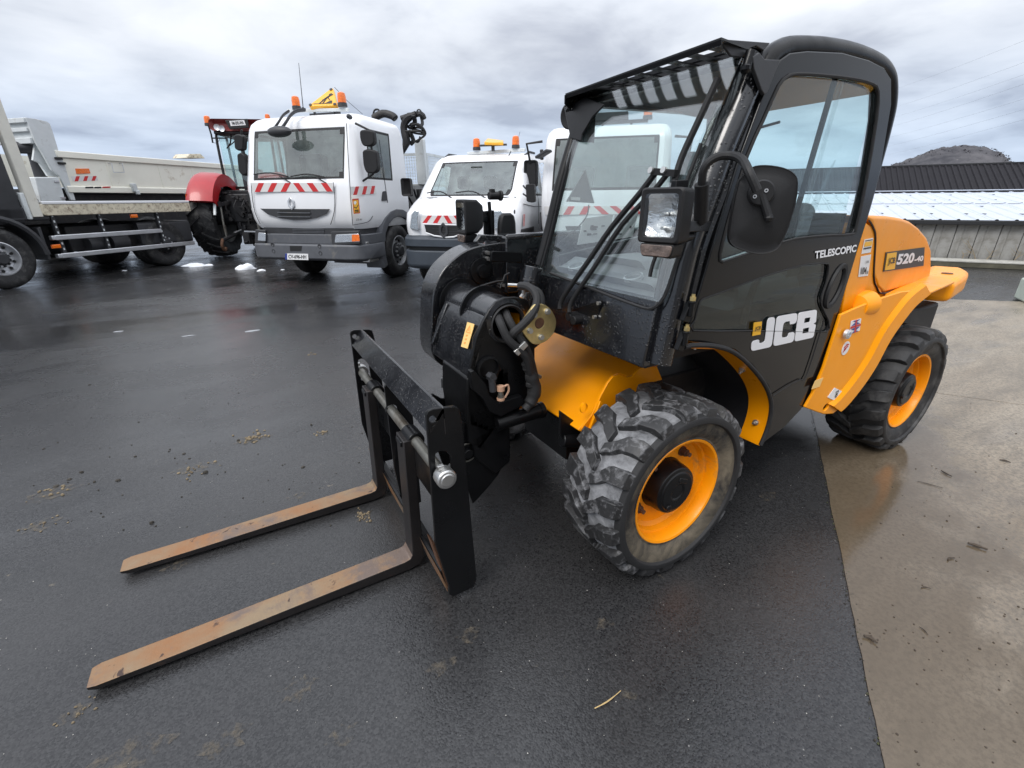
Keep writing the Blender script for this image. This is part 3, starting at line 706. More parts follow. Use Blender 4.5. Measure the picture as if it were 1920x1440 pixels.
mb = MB(); mb.prism(ws([(1064, 205), (1105, 185), (1140, 200), (1118, 222), (1098, 255), (1096, 268), (1076, 262)], 0.012), n_ws*0.008); obj('corner_bracket', mb, m_blk, TH, 0.003)
# roof visor with slots, roof panel with slots
ZV = 1.812; vz = lambda pts: W.tr('z', ZV, pts)
A0, B0 = vz([(1060, 178), (1352, 74)])
A1, B1 = V((0.16, A0.y+.03, ZV+.012)), V((0.13, B0.y+.03, ZV+.012))
def lerp2(a, b, c, d, s, t): return a.lerp(b, s).lerp(c.lerp(d, s), t)
sl1 = vz([(1124, 167), (1116, 162), (1149, 160.5), (1143, 166)]); sl7 = vz([(1322, 104.5), (1291, 103), (1304, 97), (1357, 92.5)])
holes = []
for i in range(7):
    h_ = [sl1[k].lerp(sl7[k], i/6) for k in range(4)]; c_ = sum(h_, V((0, 0, 0)))/4
    yh = 0.026;  xf_ = A0.lerp(B0, (c_.y-A0.y)/(B0.y-A0.y)).x; x0_, x1_ = xf_+.035, .115
    holes.append(rounded([V((x0_, c_.y-yh, ZV)), V((x0_, c_.y+yh, ZV)), V((x1_, c_.y+yh, ZV)), V((x1_, c_.y-yh, ZV))], 0.008, 2))
A1.z = B1.z = ZV
mb = MB(); mb.prism([A0, B0, B1, A1], (0, 0, 0.005), holes)
mb.prism([A0, B0, B0+V((0.004, 0, -.012)), A0+V((0.004, 0, -.012))], (0.004, 0, 0.0))
mb.prism([A0, A1, A1-V((0, 0, .16)), A1-V((.08, 0, .16)), A0+V((0.07, 0, -.08)), A0-V((0, 0, .03))], (0, 0.006, 0))
obj('roof_visor', mb, m_blk, TH)
zr = 1.838; ya, yb = 0.07, -0.66
mb = MB(); mb.prism([V((0.13, yb, zr)), V((0.13, ya, zr)), V((0.93, ya, zr)), V((0.93, yb, zr))], (0, 0, 0.012)); mb.prism([V((0.13, yb, ZV-.005)), V((0.13, ya, ZV-.005)), V((0.135, ya, zr)), V((0.135, yb, zr))], (0.01, 0, 0)); obj('roof_panel', mb, m_blk, TH)
mb = MB(); mb.prism([V((0.15, yb, ZV-.004)), V((0.15, ya, ZV-.004)), V((0.50, ya, zr-0.03)), V((0.93, ya, zr-0.05)), V((0.93, yb, zr-0.05)), V((0.50, yb, zr-0.03))], (0, 0, 0.012)); obj('head_lining', mb, m_dgrey, TH)
mb = MB(); mb.prism(W.tr('y', -0.705, [(1352, 73), (1445, 80), (1432, 95), (1418, 86), (1402, 92), (1393, 108), (1371, 105), (1359, 88)]), (0, 0.008, 0)); obj('visor_end', mb, m_dgrey, TH, 0.002)
mb = MB(); mb.tube(W.tr('y', 0.05, [(1068, 215), (1100, 190)]) , 0.03, 10); mb.bar(A1, V((0.92, 0.06, 1.83)), 0.05, 0.05); mb.bar(V((0.92, 0.06, 1.83)), V((0.98, 0.06, 0.9)), 0.05, 0.05)
mb.bar(V((0.93, 0.06, 1.83)), V((0.93, -0.66, 1.83)), 0.05, 0.06); mb.bar(V((0.10, 0.05, 1.795)), V((0.10, -0.66, 1.795)), 0.03, 0.02)
mb.bar(V((0.0, 0.065, 1.16)), V((0.97, 0.065, 1.28)), 0.035, 0.05)
obj('cab_frame', mb, m_blk, TH, 0.006)
# overhead side hoop (protective structure)
hp_ = [(1430, 132), (1443, 108), (1460, 96), (1482, 90), (1540, 91), (1597, 101), (1638, 118), (1657, 136), (1664, 158), (1663, 200), (1652, 250), (1636, 310), (1615, 390), (1595, 455), (1575, 520), (1550, 610), (1515, 715), (1500, 750)]
mb = MB(); mb.tube(W.tr('y', -0.685, hp_), 0.031, 14, 4); obj('side_hoop', mb, m_blk, TH)
mb = MB(); mb.prism(W.tr('y', -0.735, [(1412, 106), (1424, 98), (1434, 111), (1464, 112), (1452, 140), (1440, 172), (1434, 178), (1428, 168), (1414, 128)]), (0, 0.012, 0)); obj('hinge_plate', mb, m_dgrey, TH, 0.002)
mb = MB(); a, b = W.at(1398, 128, 'y', -0.72), W.at(1408, 96, 'y', -0.72); mb.cyl(a, b, 0.014, n=12); mb.ball(a, 0.016, 10); obj('hinge_pin', mb, m_blk, TH)
# door
do = [(1434, 172), (1447, 138), (1464, 112), (1482, 99), (1515, 95), (1580, 98), (1630, 112), (1658, 126), (1672, 148), (1672, 195), (1652, 315), (1631, 395), (1593, 520), (1561, 618), (1520, 718), (1503, 767), (1470, 802), (1431, 831), (1444, 800), (1450, 762), (1441, 724), (1412, 686), (1378, 656), (1340, 646), (1300, 643), (1288, 640), (1298, 590), (1314, 540), (1334, 470), (1358, 390), (1383, 310), (1409, 240)]
up_w = [(1476, 144), (1490, 139), (1540, 141), (1600, 148), (1634, 157), (1646, 172), (1643, 225), (1624, 340), (1606, 425), (1598, 439), (1560, 441), (1490, 448), (1430, 466), (1368, 487), (1350, 489), (1355, 455), (1374, 385), (1401, 293), (1431, 226), (1460, 161)]
lo_w = [(1312, 567), (1320, 560), (1351, 549), (1383, 537), (1440, 516), (1512, 496), (1546, 494), (1554, 499), (1549, 530), (1540, 556), (1541, 574), (1552, 597), (1554, 608), (1549, 622), (1480, 621), (1400, 620), (1300, 620), (1303, 600)]
YD_ = -0.72
mb = MB(); mb.prism(W.tr('y', YD_, do), (0, 0.03, 0), [W.tr('y', YD_, up_w), W.tr('y', YD_, lo_w)])
DOOR = obj('door', mb, m_door, TH, 0.004)
mb = MB(); mb.prism(W.tr('y', YD_+0.008, up_w), (0, 0.005, 0)); obj('upper_window', mb, m_win, DOOR)
mb = MB(); mb.prism(W.tr('y', YD_+0.006, lo_w), (0, 0.005, 0)); obj('lower_window', mb, m_dark, DOOR)
mb = MB()
def rim_tube(pts, y, r): q = W.tr('y', y, pts); mb.tube(q+[q[0], q[1]], r, 6, 2)
rim_tube(up_w, YD_-0.001, 0.0055); rim_tube(lo_w, YD_-0.001, 0.003); obj('window_seal', mb, m_rub, DOOR)
mb = MB(); mb.prism(W.tr('y', YD_+0.02, [(1556, 320), (1568, 300), (1510, 445), (1490, 448)]), (0, 0.006, 0)); mb.bar(W.at(1580, 148, 'y', YD_+.02), W.at(1494, 446, 'y', YD_+.02), 0.008, 0.012, (0, 1, 0)); obj('sliding_pane_edge', mb, m_clear, DOOR)
mb = MB(); mb.bar(W.at(1566, 147, 'y', YD_+.026), W.at(1478, 450, 'y', YD_+.026), 0.006, 0.018, (0, 1, 0)); obj('pane_channel', mb, m_rub, DOOR)
c = W.at(1567, 537, 'y', YD_-0.002); ax_u, ax_v = V((0.33, 0, 1)).normalized(), V((1, 0, -0.33)).normalized()
mb = MB()
ringsA = [ring_pts(c+V((0, -dy, 0)), ax_u, ax_v, ru, rv, 32) for ru, rv, dy in ((0.098, 0.055, -0.004), (0.094, 0.051, 0.007), (0.078, 0.040, 0.006), (0.066, 0.030, -0.014), (0.064, 0.028, -0.05))]
mb.loft(ringsA, caps=False); mb.prism(ring_pts(c+V((0, 0.05, 0)), ax_u, ax_v, .064, .028, 32), (0, 0.004, 0)); obj('handle_recess', mb, m_blkm, DOOR)
mb = MB(); mb.tube(W.tr('y', YD_-0.006, [(1449, 742), (1480, 722), (1500, 712), (1512, 704), (1545, 600)]), 0.0025, 6, 3); obj('panel_line', mb, m_steel if False else m_blkm, DOOR)
for q in ((1289, 585), (1278, 640)):
    c = W.at(*q, 'y', YD_-0.015); mb = MB(); mb.bar(c+V((-.01, 0, -.03)), c+V((0.01, 0, .03)), 0.03, 0.02, (0, 1, 0)); mb.cyl(c+V((0, -.012, -.012)), c+V((0, -.012, .03)), 0.010, n=10); mb.cyl(c+V((0, -.012, .03)), c+V((0, -.012, .038)), 0.014, n=6)
    obj('door_hinge', mb, m_blk, TH, 0.002)
    mb = MB(); mb.cyl(c+V((0.002, -.012, .039)), c+V((0.002, -.012, .052)), 0.010, n=6); mb.cyl(c+V((0.002, -.012, .05)), c+V((0.002, -.012, .060)), 0.006, n=8); obj('hinge_bolt', mb, m_yzinc, TH)
# lettering on the door
YL = YD_-0.0035
m_logo = pm('logo_white', (0.80, 0.80, 0.82), 0.4)
BLj, BRj, TRj = W.at(1408, 658.8, 'y', YL), W.at(1526, 632.5, 'y', YL), W.at(1535, 580, 'y', YL)
Wd = 2.62; ex = (BRj-BLj)/Wd; sh = 0.0
ey = TRj-BRj
def glyph(pts, ox, r=0.13): return [BLj+ex*(p.x+ox)+ey*p.y for p in rounded([V((a, b, 0)) for a, b in pts], r, 4)]
mb = MB()
mb.prism(glyph([(0.50, 1), (0.80, 1), (0.80, 0), (0, 0), (0, 0.34), (0.28, 0.34), (0.28, 0.21), (0.50, 0.21)], 0), (0, 0.002, 0))
mb.prism(glyph([(0, 0), (0, 1), (0.85, 1), (0.85, 0.65), (0.57, 0.65), (0.57, 0.77), (0.30, 0.77), (0.30, 0.23), (0.57, 0.23), (0.57, 0.36), (0.85, 0.36), (0.85, 0)], 0.86), (0, 0.002, 0))
mb.prism(glyph([(0, 0), (0, 1), (0.80, 1), (0.85, 0.55), (0.72, 0.51), (0.87, 0.47), (0.85, 0)], 1.75, 0.1), (0, 0.002, 0), [glyph([(0.3, .60), (0.3, .77), (.56, .77), (.56, .60)], 1.75, 0.03), glyph([(0.3, .23), (0.3, .41), (.58, .41), (.58, .23)], 1.75, 0.03)])
obj('door_lettering', mb, m_logo, DOOR)
mb = MB(); bx = W.tr('y', YL, [(1414, 605), (1429, 603), (1426, 627), (1411, 630)]); mb.prism(bx, (0, 0.002, 0)); DB = obj('logo_badge', mb, m_yst, DOOR)
def quad_text(name, body, q, mat, parent, size_f=1.0, bold=0.0, shear=0.0, out=0.0025, fill=0.94):
    """fit lettering into the quad q = [lower left, lower right, upper right, upper left]"""
    xd, yd = q[1]-q[0], q[3]-q[0]; nn_ = xd.cross(yd).normalized()
    t = text(name, body, mat, parent, (0, 0, 0), (1, 0, 0), (0, 1, 0), 1.0, 0.0, bold, 0.0)
    xs_ = [v.co.x for v in t.data.vertices]; ys_ = [v.co.y for v in t.data.vertices]
    w_, h_ = max(xs_)-min(xs_), max(ys_)-min(ys_); x0_, y0_ = min(xs_), min(ys_)
    for v in t.data.vertices:
        u, k = (v.co.x-x0_)/w_, (v.co.y-y0_)/h_
        u = (u-0.5)*fill+0.5; k = (k-0.5)*fill*size_f+0.5; u += shear*(k-0.5)
        v.co = q[0]+xd*u+yd*k+nn_*out
    return t
quad_text('badge_lettering', 'JCB', [bx[3], bx[2], bx[1], bx[0]], m_ink, DOOR, 0.5, 0.02, fill=0.72)
quad_text('model_lettering', 'TELESCOPIC', W.tr('y', YD_-0.002, [(1527.5, 485.5), (1605, 472), (1607.5, 459.5), (1527, 471)]), m_logo, DOOR, 1.0, 0.035, 0.02, 0.0015, 1.0)
# door back panel and interior
mb = MB(); mb.bb(0.0, 0.92, -0.60, 0.02, 0.86, 0.90); mb.bb(0.90, 0.93, -0.66, 0.05, 0.86, 1.36); obj('cab_floor', mb, m_chas, TH)
mb = MB(); mb.prism([(0.93, -0.65, 1.37), (0.93, -0.18, 1.37), (0.93, 0.04, 1.37), (0.93, 0.04, 1.80), (0.93, -0.65, 1.80)], (0.005, 0, 0)); obj('rear_window', mb, m_win, TH)
mb = MB(); mb.prism([(-0.10, 0.05, 1.17), (0.95, 0.05, 1.29), (0.92, 0.05, 1.81), (0.06, 0.05, 1.80)], (0, 0.005, 0)); obj('side_window', mb, m_win, TH)
mb = MB(); mb.tube([V((0.915, -0.02, 1.70)), V((0.915, -0.30, 1.735))], 0.006, 6); mb.tube([V((0.915, -0.15, 1.72)), V((0.915, -0.16, 1.66)), V((0.92, -0.02, 1.50))], 0.005, 6); mb.tube([V((0.915, -0.165, 1.66)), V((0.92, 0.02, 1.60))], 0.004, 6); obj('rear_wiper', mb, m_blkm, TH)
mb = MB(); mb.rbox(0.45, 0.88, -0.56, -0.10, 0.98, 1.10, 0.05); obj('seat_cushion', mb, m_seat, TH)
mb = MB(); mb.rbox(0.80, 0.92, -0.54, -0.12, 1.06, 1.40, 0.05); obj('seat_back', mb, m_seat, TH)
mb = MB(); mb.rbox(-0.085, 0.10, -0.62, 0.02, 0.98, 1.15, 0.05); mb.rbox(0.02, 0.22, -0.46, -0.14, 1.05, 1.205, 0.06)
mb.prism([(-0.095, -0.64, 1.09), (-0.095, 0.03, 1.09), (0.06, 0.03, 1.165), (0.06, -0.64, 1.165)], (0, 0, 0.012))
obj('dashboard', mb, m_dash, TH)
for px, py in ((1081, 500), (1188, 520)):
    c = W.at(px, py, 'z', 1.155); mb = MB(); mb.lathe([(0.036, 0.0), (0.036, 0.01), (0.030, 0.012), (0.030, 0.0)], c+V((0, 0, -.004)), (-0.35, 0, 1), 24); obj('air_vent', mb, m_silv, TH)
cw = V((0.30, -0.30, 1.25)); aw = V((-0.62, 0, 0.78)).normalized(); u_ = V((0, 1, 0)); v_ = aw.cross(u_)
mb = MB(); q = ring_pts(cw, u_, v_, 0.165, n=28); mb.tube(q+[q[0], q[1]], 0.013, 8)
for a in (90, 210, 330): mb.bar(cw-aw*0.03, cw+u_*0.16*math.cos(R(a))+v_*0.16*math.sin(R(a)), 0.03, 0.008, aw)
mb.cyl(cw-aw*0.02, cw-aw*0.25, 0.03, n=12); obj('steering_wheel', mb, m_blkm, TH)
mb = MB(); a = V((0.42, -0.62, 0.95)); mb.tube([a, a+V((0.03, 0, .15)), a+V((0.1, 0, .26))], 0.014, 8, 4); mb.ball(a+V((.1, 0, .28)), 0.03, 10); obj('control_lever', mb, m_blkm, TH)
# load charts and a plain grey triangular board seen through the glass
YR = 0.035
for q in ([(1083, 459), (1140, 451), (1150, 402), (1094, 410)], [(1144, 450), (1186, 444), (1197, 396), (1153, 402)]):
    pts = W.tr('y', YR, q); mb = MB(); mb.prism(pts, (0, 0.004, 0)); lc = obj('load_chart', mb, m_wht2, TH)
    mb = MB()
    for i in range(9):
        s, t_ = random.uniform(.12, .8), random.uniform(.15, .8); a = pts[0].lerp(pts[1], s).lerp(pts[3].lerp(pts[2], s), t_)
        mb.box(a+V((0, -0.003, 0)), (random.uniform(.008, .03), 0.002, random.uniform(.004, .012)))
    obj('chart_print', mb, m_dgrey, lc)
mb = MB(); q = W.tr('y', YR-0.02, [(1063, 378), (1115, 381), (1098, 318)]); mb.prism(q, (0, 0.01, 0)); tb = obj('triangle_board', mb, m_dash, TH, 0.002)
mb = MB(); mb.prism(rounded(W.tr('y', YR-0.024, [(1070, 375), (1088, 376), (1088, 370), (1071, 369)]), 0.01), (0, 0.002, 0)); obj('board_label', mb, m_wht2, tb)
mb = MB(); mb.tube(W.tr('y', YR-0.02, [(1104, 384), (1100, 405), (1080, 430), (1050, 455), (1030, 480)]), 0.003, 6, 4); obj('cable', mb, m_dgrey, TH)
# wipers
mb = MB()
wp = lambda pts, off: ws(pts, off)
mb.tube(wp([(1062, 582), (1068, 560), (1118, 490), (1160, 430), (1215, 365), (1246, 325)], 0.035), 0.010, 8, 3)
mb.tube(wp([(1080, 588), (1086, 565), (1130, 500), (1180, 425), (1235, 368), (1268, 328)], 0.035), 0.009, 8, 3)
mb.bar(wp([(1240, 328)], 0.04)[0], wp([(1284, 332)], 0.04)[0], 0.02, 0.02)
obj('wiper_arm', mb, m_blkm, TH)
for q in ((1241, 328), (1265, 328)):
    c = wp([q], 0.046)[0]; mb = MB(); mb.cyl(c, c+n_ws*0.012, 0.010, n=12); obj('wiper_bolt', mb, m_zinc, TH)
mb = MB(); mb.tube(wp([(1276, 345), (1290, 300), (1318, 240), (1337, 200), (1358, 154)], 0.03), 0.010, 8, 3); mb.tube(wp([(1224, 520), (1230, 495), (1255, 430), (1290, 350), (1320, 272)], 0.014), 0.007, 6, 3); obj('wiper_blade', mb, m_blkm, TH)
c = W.at(1076, 592, 'x', -0.165); mb = MB(); mb.cyl(c+V((.03, 0, 0)), c+V((-.03, 0, 0)), 0.018, n=12); mb.cyl(c+V((.03, -.03, -.01)), c+V((-.028, -.03, -.01)), 0.018, n=12); obj('wiper_pivot', mb, m_blkm, TH, 0.002)

# --- lamps and mirror
def headlamp(c, yaw, parent=TH, sc=0.72):
    M_ = Matrix.Rotation(R(yaw), 3, 'Z')
    h = bpy.data.objects.new('headlamp', None); COL.objects.link(h); h.parent = parent; h.location = c; h.rotation_euler = (0, 0, R(yaw)); h.scale = (sc, sc, sc)
    sec = lambda x, w_, hh: rounded([V((x, -w_, -hh)), V((x, w_, -hh)), V((x, w_, hh)), V((x, -w_, hh))], 0.018, 4)
    mb = MB(); mb.loft([sec(-0.052, 0.082, 0.092), sec(-0.046, 0.088, 0.098), sec(0.03, 0.085, 0.095), sec(0.075, 0.055, 0.065), sec(0.085, 0.03, 0.04)], caps=False)
    mb.prism(sec(0.085, 0.03, 0.04), (0.003, 0, 0)); mb.loft([sec(-0.052, 0.082, 0.092), sec(-0.050, 0.070, 0.078), sec(-0.03, 0.068, 0.076)], caps=False); obj('lamp_housing', mb, m_blkm, h)
    rows = []
    for i in range(11):
        rows.append([V((-0.030+0.004*(((i*7+j*3)%5)/5-.5)+0.035*(1-((i-5)/5)**2*0.6-((j-5)/5)**2*0.4), (i-5)/5*0.069, (j-5)/5*0.077)) for j in range(11)])
    mb = MB(); mb.loft(rows, caps=False, closed=False); obj('reflector', mb, m_lens, h)
    mb = MB(); mb.cyl((0.0, 0.0, 0.004), (-0.028, 0.0, 0.004), 0.008, 0.007, 12); mb.cyl((0, 0.0, -.045), (-.026, 0, -.045), 0.006, n=10); obj('bulb', mb, m_zinc, h)
    mb = MB(); mb.prism(sec(-0.050, 0.070, 0.078), (0.003, 0, 0)); obj('lamp_glass', mb, m_clear, h)
    sec2 = lambda x, w_, a, b: rounded([V((x, -w_*0.86, a)), V((x, w_*0.86, a)), V((x, w_, b)), V((x, -w_, b))], 0.012, 3)
    mb = MB(); mb.loft([sec2(-0.048, 0.074, -0.150, -0.100), sec2(0.03, 0.07, -0.148, -0.098)]); obj('indicator_housing', mb, m_blkm, h, 0.003)
    mb = MB(); mb.prism(sec2(-0.056, 0.070, -0.146, -0.104), (0.009, 0, 0)); obj('indicator_lens', mb, m_ambd, h, 0.003)
    return h
ch = W.at(1250, 404, 'y', -0.775); headlamp(ch, 12)
mb = MB(); a = ch+V((0.06, 0.0, -.03)); mb.bar(a, V((0.02, -0.69, a.z-.01)), 0.03, 0.03); mb.tube([ch+V((.04, .03, -.06)), V((-0.02, -0.69, ch.z-.07))], 0.014, 8); mb.bar(ch+V((.07, .03, .09)), ch+V((.08, .03, -.12)), 0.05, 0.02, (0, 1, 0)); obj('lamp_bracket', mb, m_blk, TH, 0.002)
# mirror: arm and glass, turned away
YM = -0.90
arm = [(1314, 420, -.74), (1316, 345, -.76), (1322, 312, -.77), (1345, 294, -.79), (1372, 292, -.82), (1392, 300, -.86), (1404, 322, -.90), (1420, 358, -.925)]
mb = MB(); mb.tube([W.at(x, y, 'y', yy) for x, y, yy in arm], 0.0115, 10, 4); a = W.at(1314, 415, 'y', -.74); mb.cyl(a, W.at(1316, 345, 'y', -.76), 0.020, n=12); obj('mirror_arm', mb, m_blkm, TH)
mo = [(1385, 338), (1408, 314), (1436, 309), (1470, 314), (1490, 325), (1497, 342), (1493, 380), (1478, 430), (1464, 460), (1448, 473), (1420, 477), (1392, 470), (1372, 460), (1366, 444), (1370, 410), (1378, 365)]
pc = W.at(1432, 392, 'y', YM); nm = V((-0.72, -0.69, 0.02)).normalized()
mp_ = W.on(pc, nm, mo); cc = sum(mp_, V((0, 0, 0)))/len(mp_)
mp_ = spline(mp_+[mp_[0]], 3)[:-1]
rings = [[cc+(p-cc)*s+nm*o_ for p in mp_] for s, o_ in ((1.0, -0.032), (1.0, -0.004), (0.985, 0.002), (0.95, 0.000), (0.75, 0.008), (0.4, 0.013), (0.02, 0.015))]
mb = MB(); mb.loft(rings); MIR = obj('mirror', mb, m_blkm, TH, angle=50)
mb = MB(); mb.prism([cc+(p-cc)*0.94-nm*0.033 for p in mp_], -nm*0.002); obj('mirror_glass', mb, m_mirror, MIR)
pd = W.on(pc, nm, [(1424, 362)])[0]; mb = MB(); mb.lathe([(0.033, -0.01), (0.033, 0.014), (0.029, 0.018), (0.0, 0.018)], pd+nm*0.012, nm, 24); q1 = W.on(pc, nm, [(1437, 408)])[0]; mb.cyl(pd+nm*.02, q1+nm*.03, 0.012, 0.010, 10); mb.ball(q1+nm*.03, 0.012, 8); obj('mirror_mount', mb, m_blkm, MIR)
for q in ((1411, 369), (1432, 358)):
    c = W.on(pc, nm, [q])[0]+nm*0.030; mb = MB(); mb.lathe([(0.005, 0), (0.005, .003), (0.003, .003), (0.002, 0)], c, nm, 10); obj('mirror_screw', mb, m_silv, MIR)
# work lamp at the far upper corner
c = W.at(1070, 218, 'y', 0.10); mb = MB(); mb.lathe([(0.02, 0.03), (0.045, 0.02), (0.050, 0.0), (0.050, -0.012), (0.043, -0.016), (0.02, -0.010), (0.0, -0.008)], c, (1, 0.15, 0.1), 24); obj('work_lamp', mb, m_blkm, TH)
mb = MB(); mb.tube([c+V((.02, -.02, -.02)), c+V((.03, -.03, -.07)), c+V((.05, -.06, -.03))], 0.008, 6, 3); obj('lamp_stay', mb, m_blk, TH)

# --- front mudguard strip round the wheel
fo = [(1281, 653), (1300, 650), (1335, 651), (1372, 662), (1406, 690), (1434, 727), (1444, 762), (1438, 800), (1424, 836)]
oc = spline(W.tr('y', -0.735, fo), 4)
mb = MB(); mb.loft([[p+V((0, dy, dz)) for p in oc] for dy, dz in ((0, 0), (0.10, 0.0), (0.10, 0.006), (0, 0.006))], caps=False, closed=False, loop=True); mb2 = mb
FN = obj('mudguard', mb, m_yel, TH, angle=50)
mb = MB(); mb.tube([p+V((0.0, -0.004, 0.006)) for p in oc], 0.009, 8); obj('mudguard_edging', mb, m_rub, FN)
mb = MB(); mb.loft([[p+V((0.006, dy, 0.012)) for p in oc] for dy in (0.10, 0.36)], caps=False, closed=False); obj('wheel_arch_liner', mb, m_chas, TH, angle=50)
mb = MB(); tp_ = W.tr('y', -0.70, [(1282, 650), (1302, 645), (1335, 644), (1365, 653), (1335, 655), (1300, 654)]); mb.prism(tp_, (0, 0.04, 0)); obj('mudguard_top', mb, m_yel, TH, 0.002)
for q in ((1300, 661), (1392, 698), (1413, 808)):
    pa = min(oc, key=lambda p: (V(W.at(q[0]+22, q[1]-8, 'y', -0.735))-p).length)
    c = pa+V((0, 0.05, 0)); n2 = (V((0.12, c.y, 0.50))-c).normalized(); mb = MB(); mb.cyl(c, c+n2*0.007, 0.013, n=12); mb.cyl(c, c+n2*0.016, 0.009, n=6); mb.cyl(c, c+n2*0.024, 0.005, n=8); obj('mudguard_bolt', mb, m_zinc, FN)

# --- rear body
fen = [(1510, 764), (1530, 772), (1545, 777), (1562, 776), (1583, 760), (1614, 722), (1639, 684), (1663, 639), (1687, 604), (1712, 573), (1739, 551), (1741, 546), (1710, 545), (1690, 547), (1640, 563), (1608, 576), (1577, 590), (1566, 625), (1545, 690), (1525, 738)]
YF = -0.735
mb = MB(); mb.prism(W.tr('y', YF, fen), (0, 0.014, 0), [ring_pts(W.at(1549, 763.5, 'y', YF), (1, 0, .1), (0, 0, 1), 0.024, 0.017, 16)]); FEN = obj('rear_mudguard', mb, m_yel, TH, 0.004)
arch = spline(W.tr('y', YF, [(1545, 777), (1562, 776), (1583, 760), (1614, 722), (1639, 684), (1663, 639), (1687, 604), (1712, 573), (1739, 551)]), 4)
mb = MB(); mb.loft([[p+V((0, dy, 0.0)) for p in arch] for dy in (0.002, 0.33)], caps=False, closed=False); obj('mudguard_liner', mb, m_blkm, FEN, angle=60)
# raised lip along the wheel arch
lip = [p for p in arch[6:]]
mb = MB(); mb.loft([[p+V((-dx, -dy, dx*0.55)) for p in lip] for dx, dy in ((0.0, 0.0), (0.005, 0.016), (0.10, 0.016), (0.125, 0.0))], caps=False, closed=False); obj('mudguard_lip', mb, m_yel, FEN, angle=25)
zf = W.at(1739, 550, 'y', YF).z
ft = W.tr('z', zf, [(1660, 551), (1690, 536), (1741, 508), (1790, 528), (1739, 550)])
mb = MB(); mb.prism(ft, (0, 0, -0.012)); obj('mudguard_shelf', mb, m_yel, TH, 0.003)
ct = W.tr('z', zf-0.005, [(1725, 520), (1743, 497), (1806, 501), (1819, 508), (1817, 514), (1793, 529), (1741, 526)])
mb = MB(); mb.prism(ct, (0, 0, -0.125)); CW = obj('counterweight', mb, m_yel, TH, 0.035, seg=3)
c = W.at(1776, 513, 'z', zf-0.004); mb = MB(); mb.lathe([(0.03, 0), (0.03, 0.004), (0.0, 0.004)], c, (0, 0, 1), 16); obj('lifting_eye', mb, m_rust, CW)
mb = MB(); mb.bb(2.15, 2.62, -0.55, 0.6, 0.55, 0.78); obj('rear_beam', mb, m_chas, TH, 0.02)
# panel between cab and bonnet
YS = -0.715
npl = V((0.150, -1.0, 0)).normalized(); ppl = V((0.95, -0.715, 1.0))
HP = lambda pts, off=0.0: [p+npl*off for p in W.on(ppl, npl, pts)]
pan = [(1624, 418), (1634, 424), (1642, 440), (1641, 480), (1642, 520), (1655, 551), (1700, 536), (1690, 548), (1640, 566), (1608, 579), (1577, 592), (1590, 520), (1608, 470)]
mb = MB(); mb.prism(HP(pan), (0, 0.10, 0)); obj('side_panel', mb, m_yel, TH, 0.004)
a = W.at(1590, 566, 'y', -0.655); b = W.at(1625, 562, 'y', -0.655)
mb = MB(); mb.lathe([(0.0, -.02), (0.052, 0.0), (0.060, 0.05), (0.062, 0.10), (0.056, 0.102), (0.050, 0.06), (0.0, 0.05)], V((a.x, -0.69, a.z-.015)), (1, 0, 0.03), 28); obj('filler_housing', mb, m_yel, TH)
mb = MB(); mb.cyl(V((a.x+.06, -.695, a.z-.015)), V((a.x+.09, -.695, a.z-.015)), 0.036, n=20); obj('filler_cap', mb, m_blkm, TH, 0.004)
# bonnet
YH = -0.52
hd = [(1637, 516), (1645, 540), (1656, 549), (1741, 523), (1745, 500), (1745, 468), (1737, 445), (1722, 427), (1706, 415), (1690, 409), (1665, 405), (1640, 404), (1622, 404)]
hh_ = HP(hd, .004); fl = HP( [(1622, 404), (1632, 418), (1640, 440), (1637, 516)], .004)
hh_ = hh_[:-1]+fl[:1]+fl[1:3]
mb = MB(); mb.prism(hh_, (0, 1.0, 0)); BON = obj('bonnet', mb, m_yel, TH, 0.06, seg=5, angle=40)
# widen outwards along its side to show the shut line
mb = MB(); mb.tube(HP([(1628, 414), (1635, 425), (1640, 447), (1637, 516), (1643, 539), (1655, 550), (1700, 536), (1740, 523)], .003), 0.004, 6, 4); obj('shut_line', mb, m_rub, TH)
dq = HP([(1652.7, 509), (1729, 498), (1731, 463.4), (1658, 473)], .007)
mb = MB(); mb.prism(dq, (0, 0.002, 0)); DEC = obj('model_plate', mb, m_dgrey, BON)
sub = lambda u0, u1, v0=0.0, v1=1.0: [lerp2(dq[0], dq[1], dq[3], dq[2], u, v) for u, v in ((u0, v0), (u1, v0), (u1, v1), (u0, v1))]
yb_ = sub(0.02, 0.235, 0.06, 0.94); mb = MB(); mb.prism([p+V((0, -0.001, 0)) for p in yb_], (0, -0.0015, 0)); obj('model_badge', mb, m_yst, BON)
quad_text('badge_lettering', 'JCB', [p+V((0, -0.003, 0)) for p in sub(0.05, 0.21, 0.28, 0.72)], m_ink, BON, 1, 0.02)
quad_text('model_number', '520', [p for p in sub(0.25, 0.70, 0.24, 0.86)], m_logo, BON, 1, 0.045, 0.06)
quad_text('model_number', '-40', [p for p in sub(0.70, 0.965, 0.27, 0.60)], m_logo, BON, 1, 0.045, 0.06)
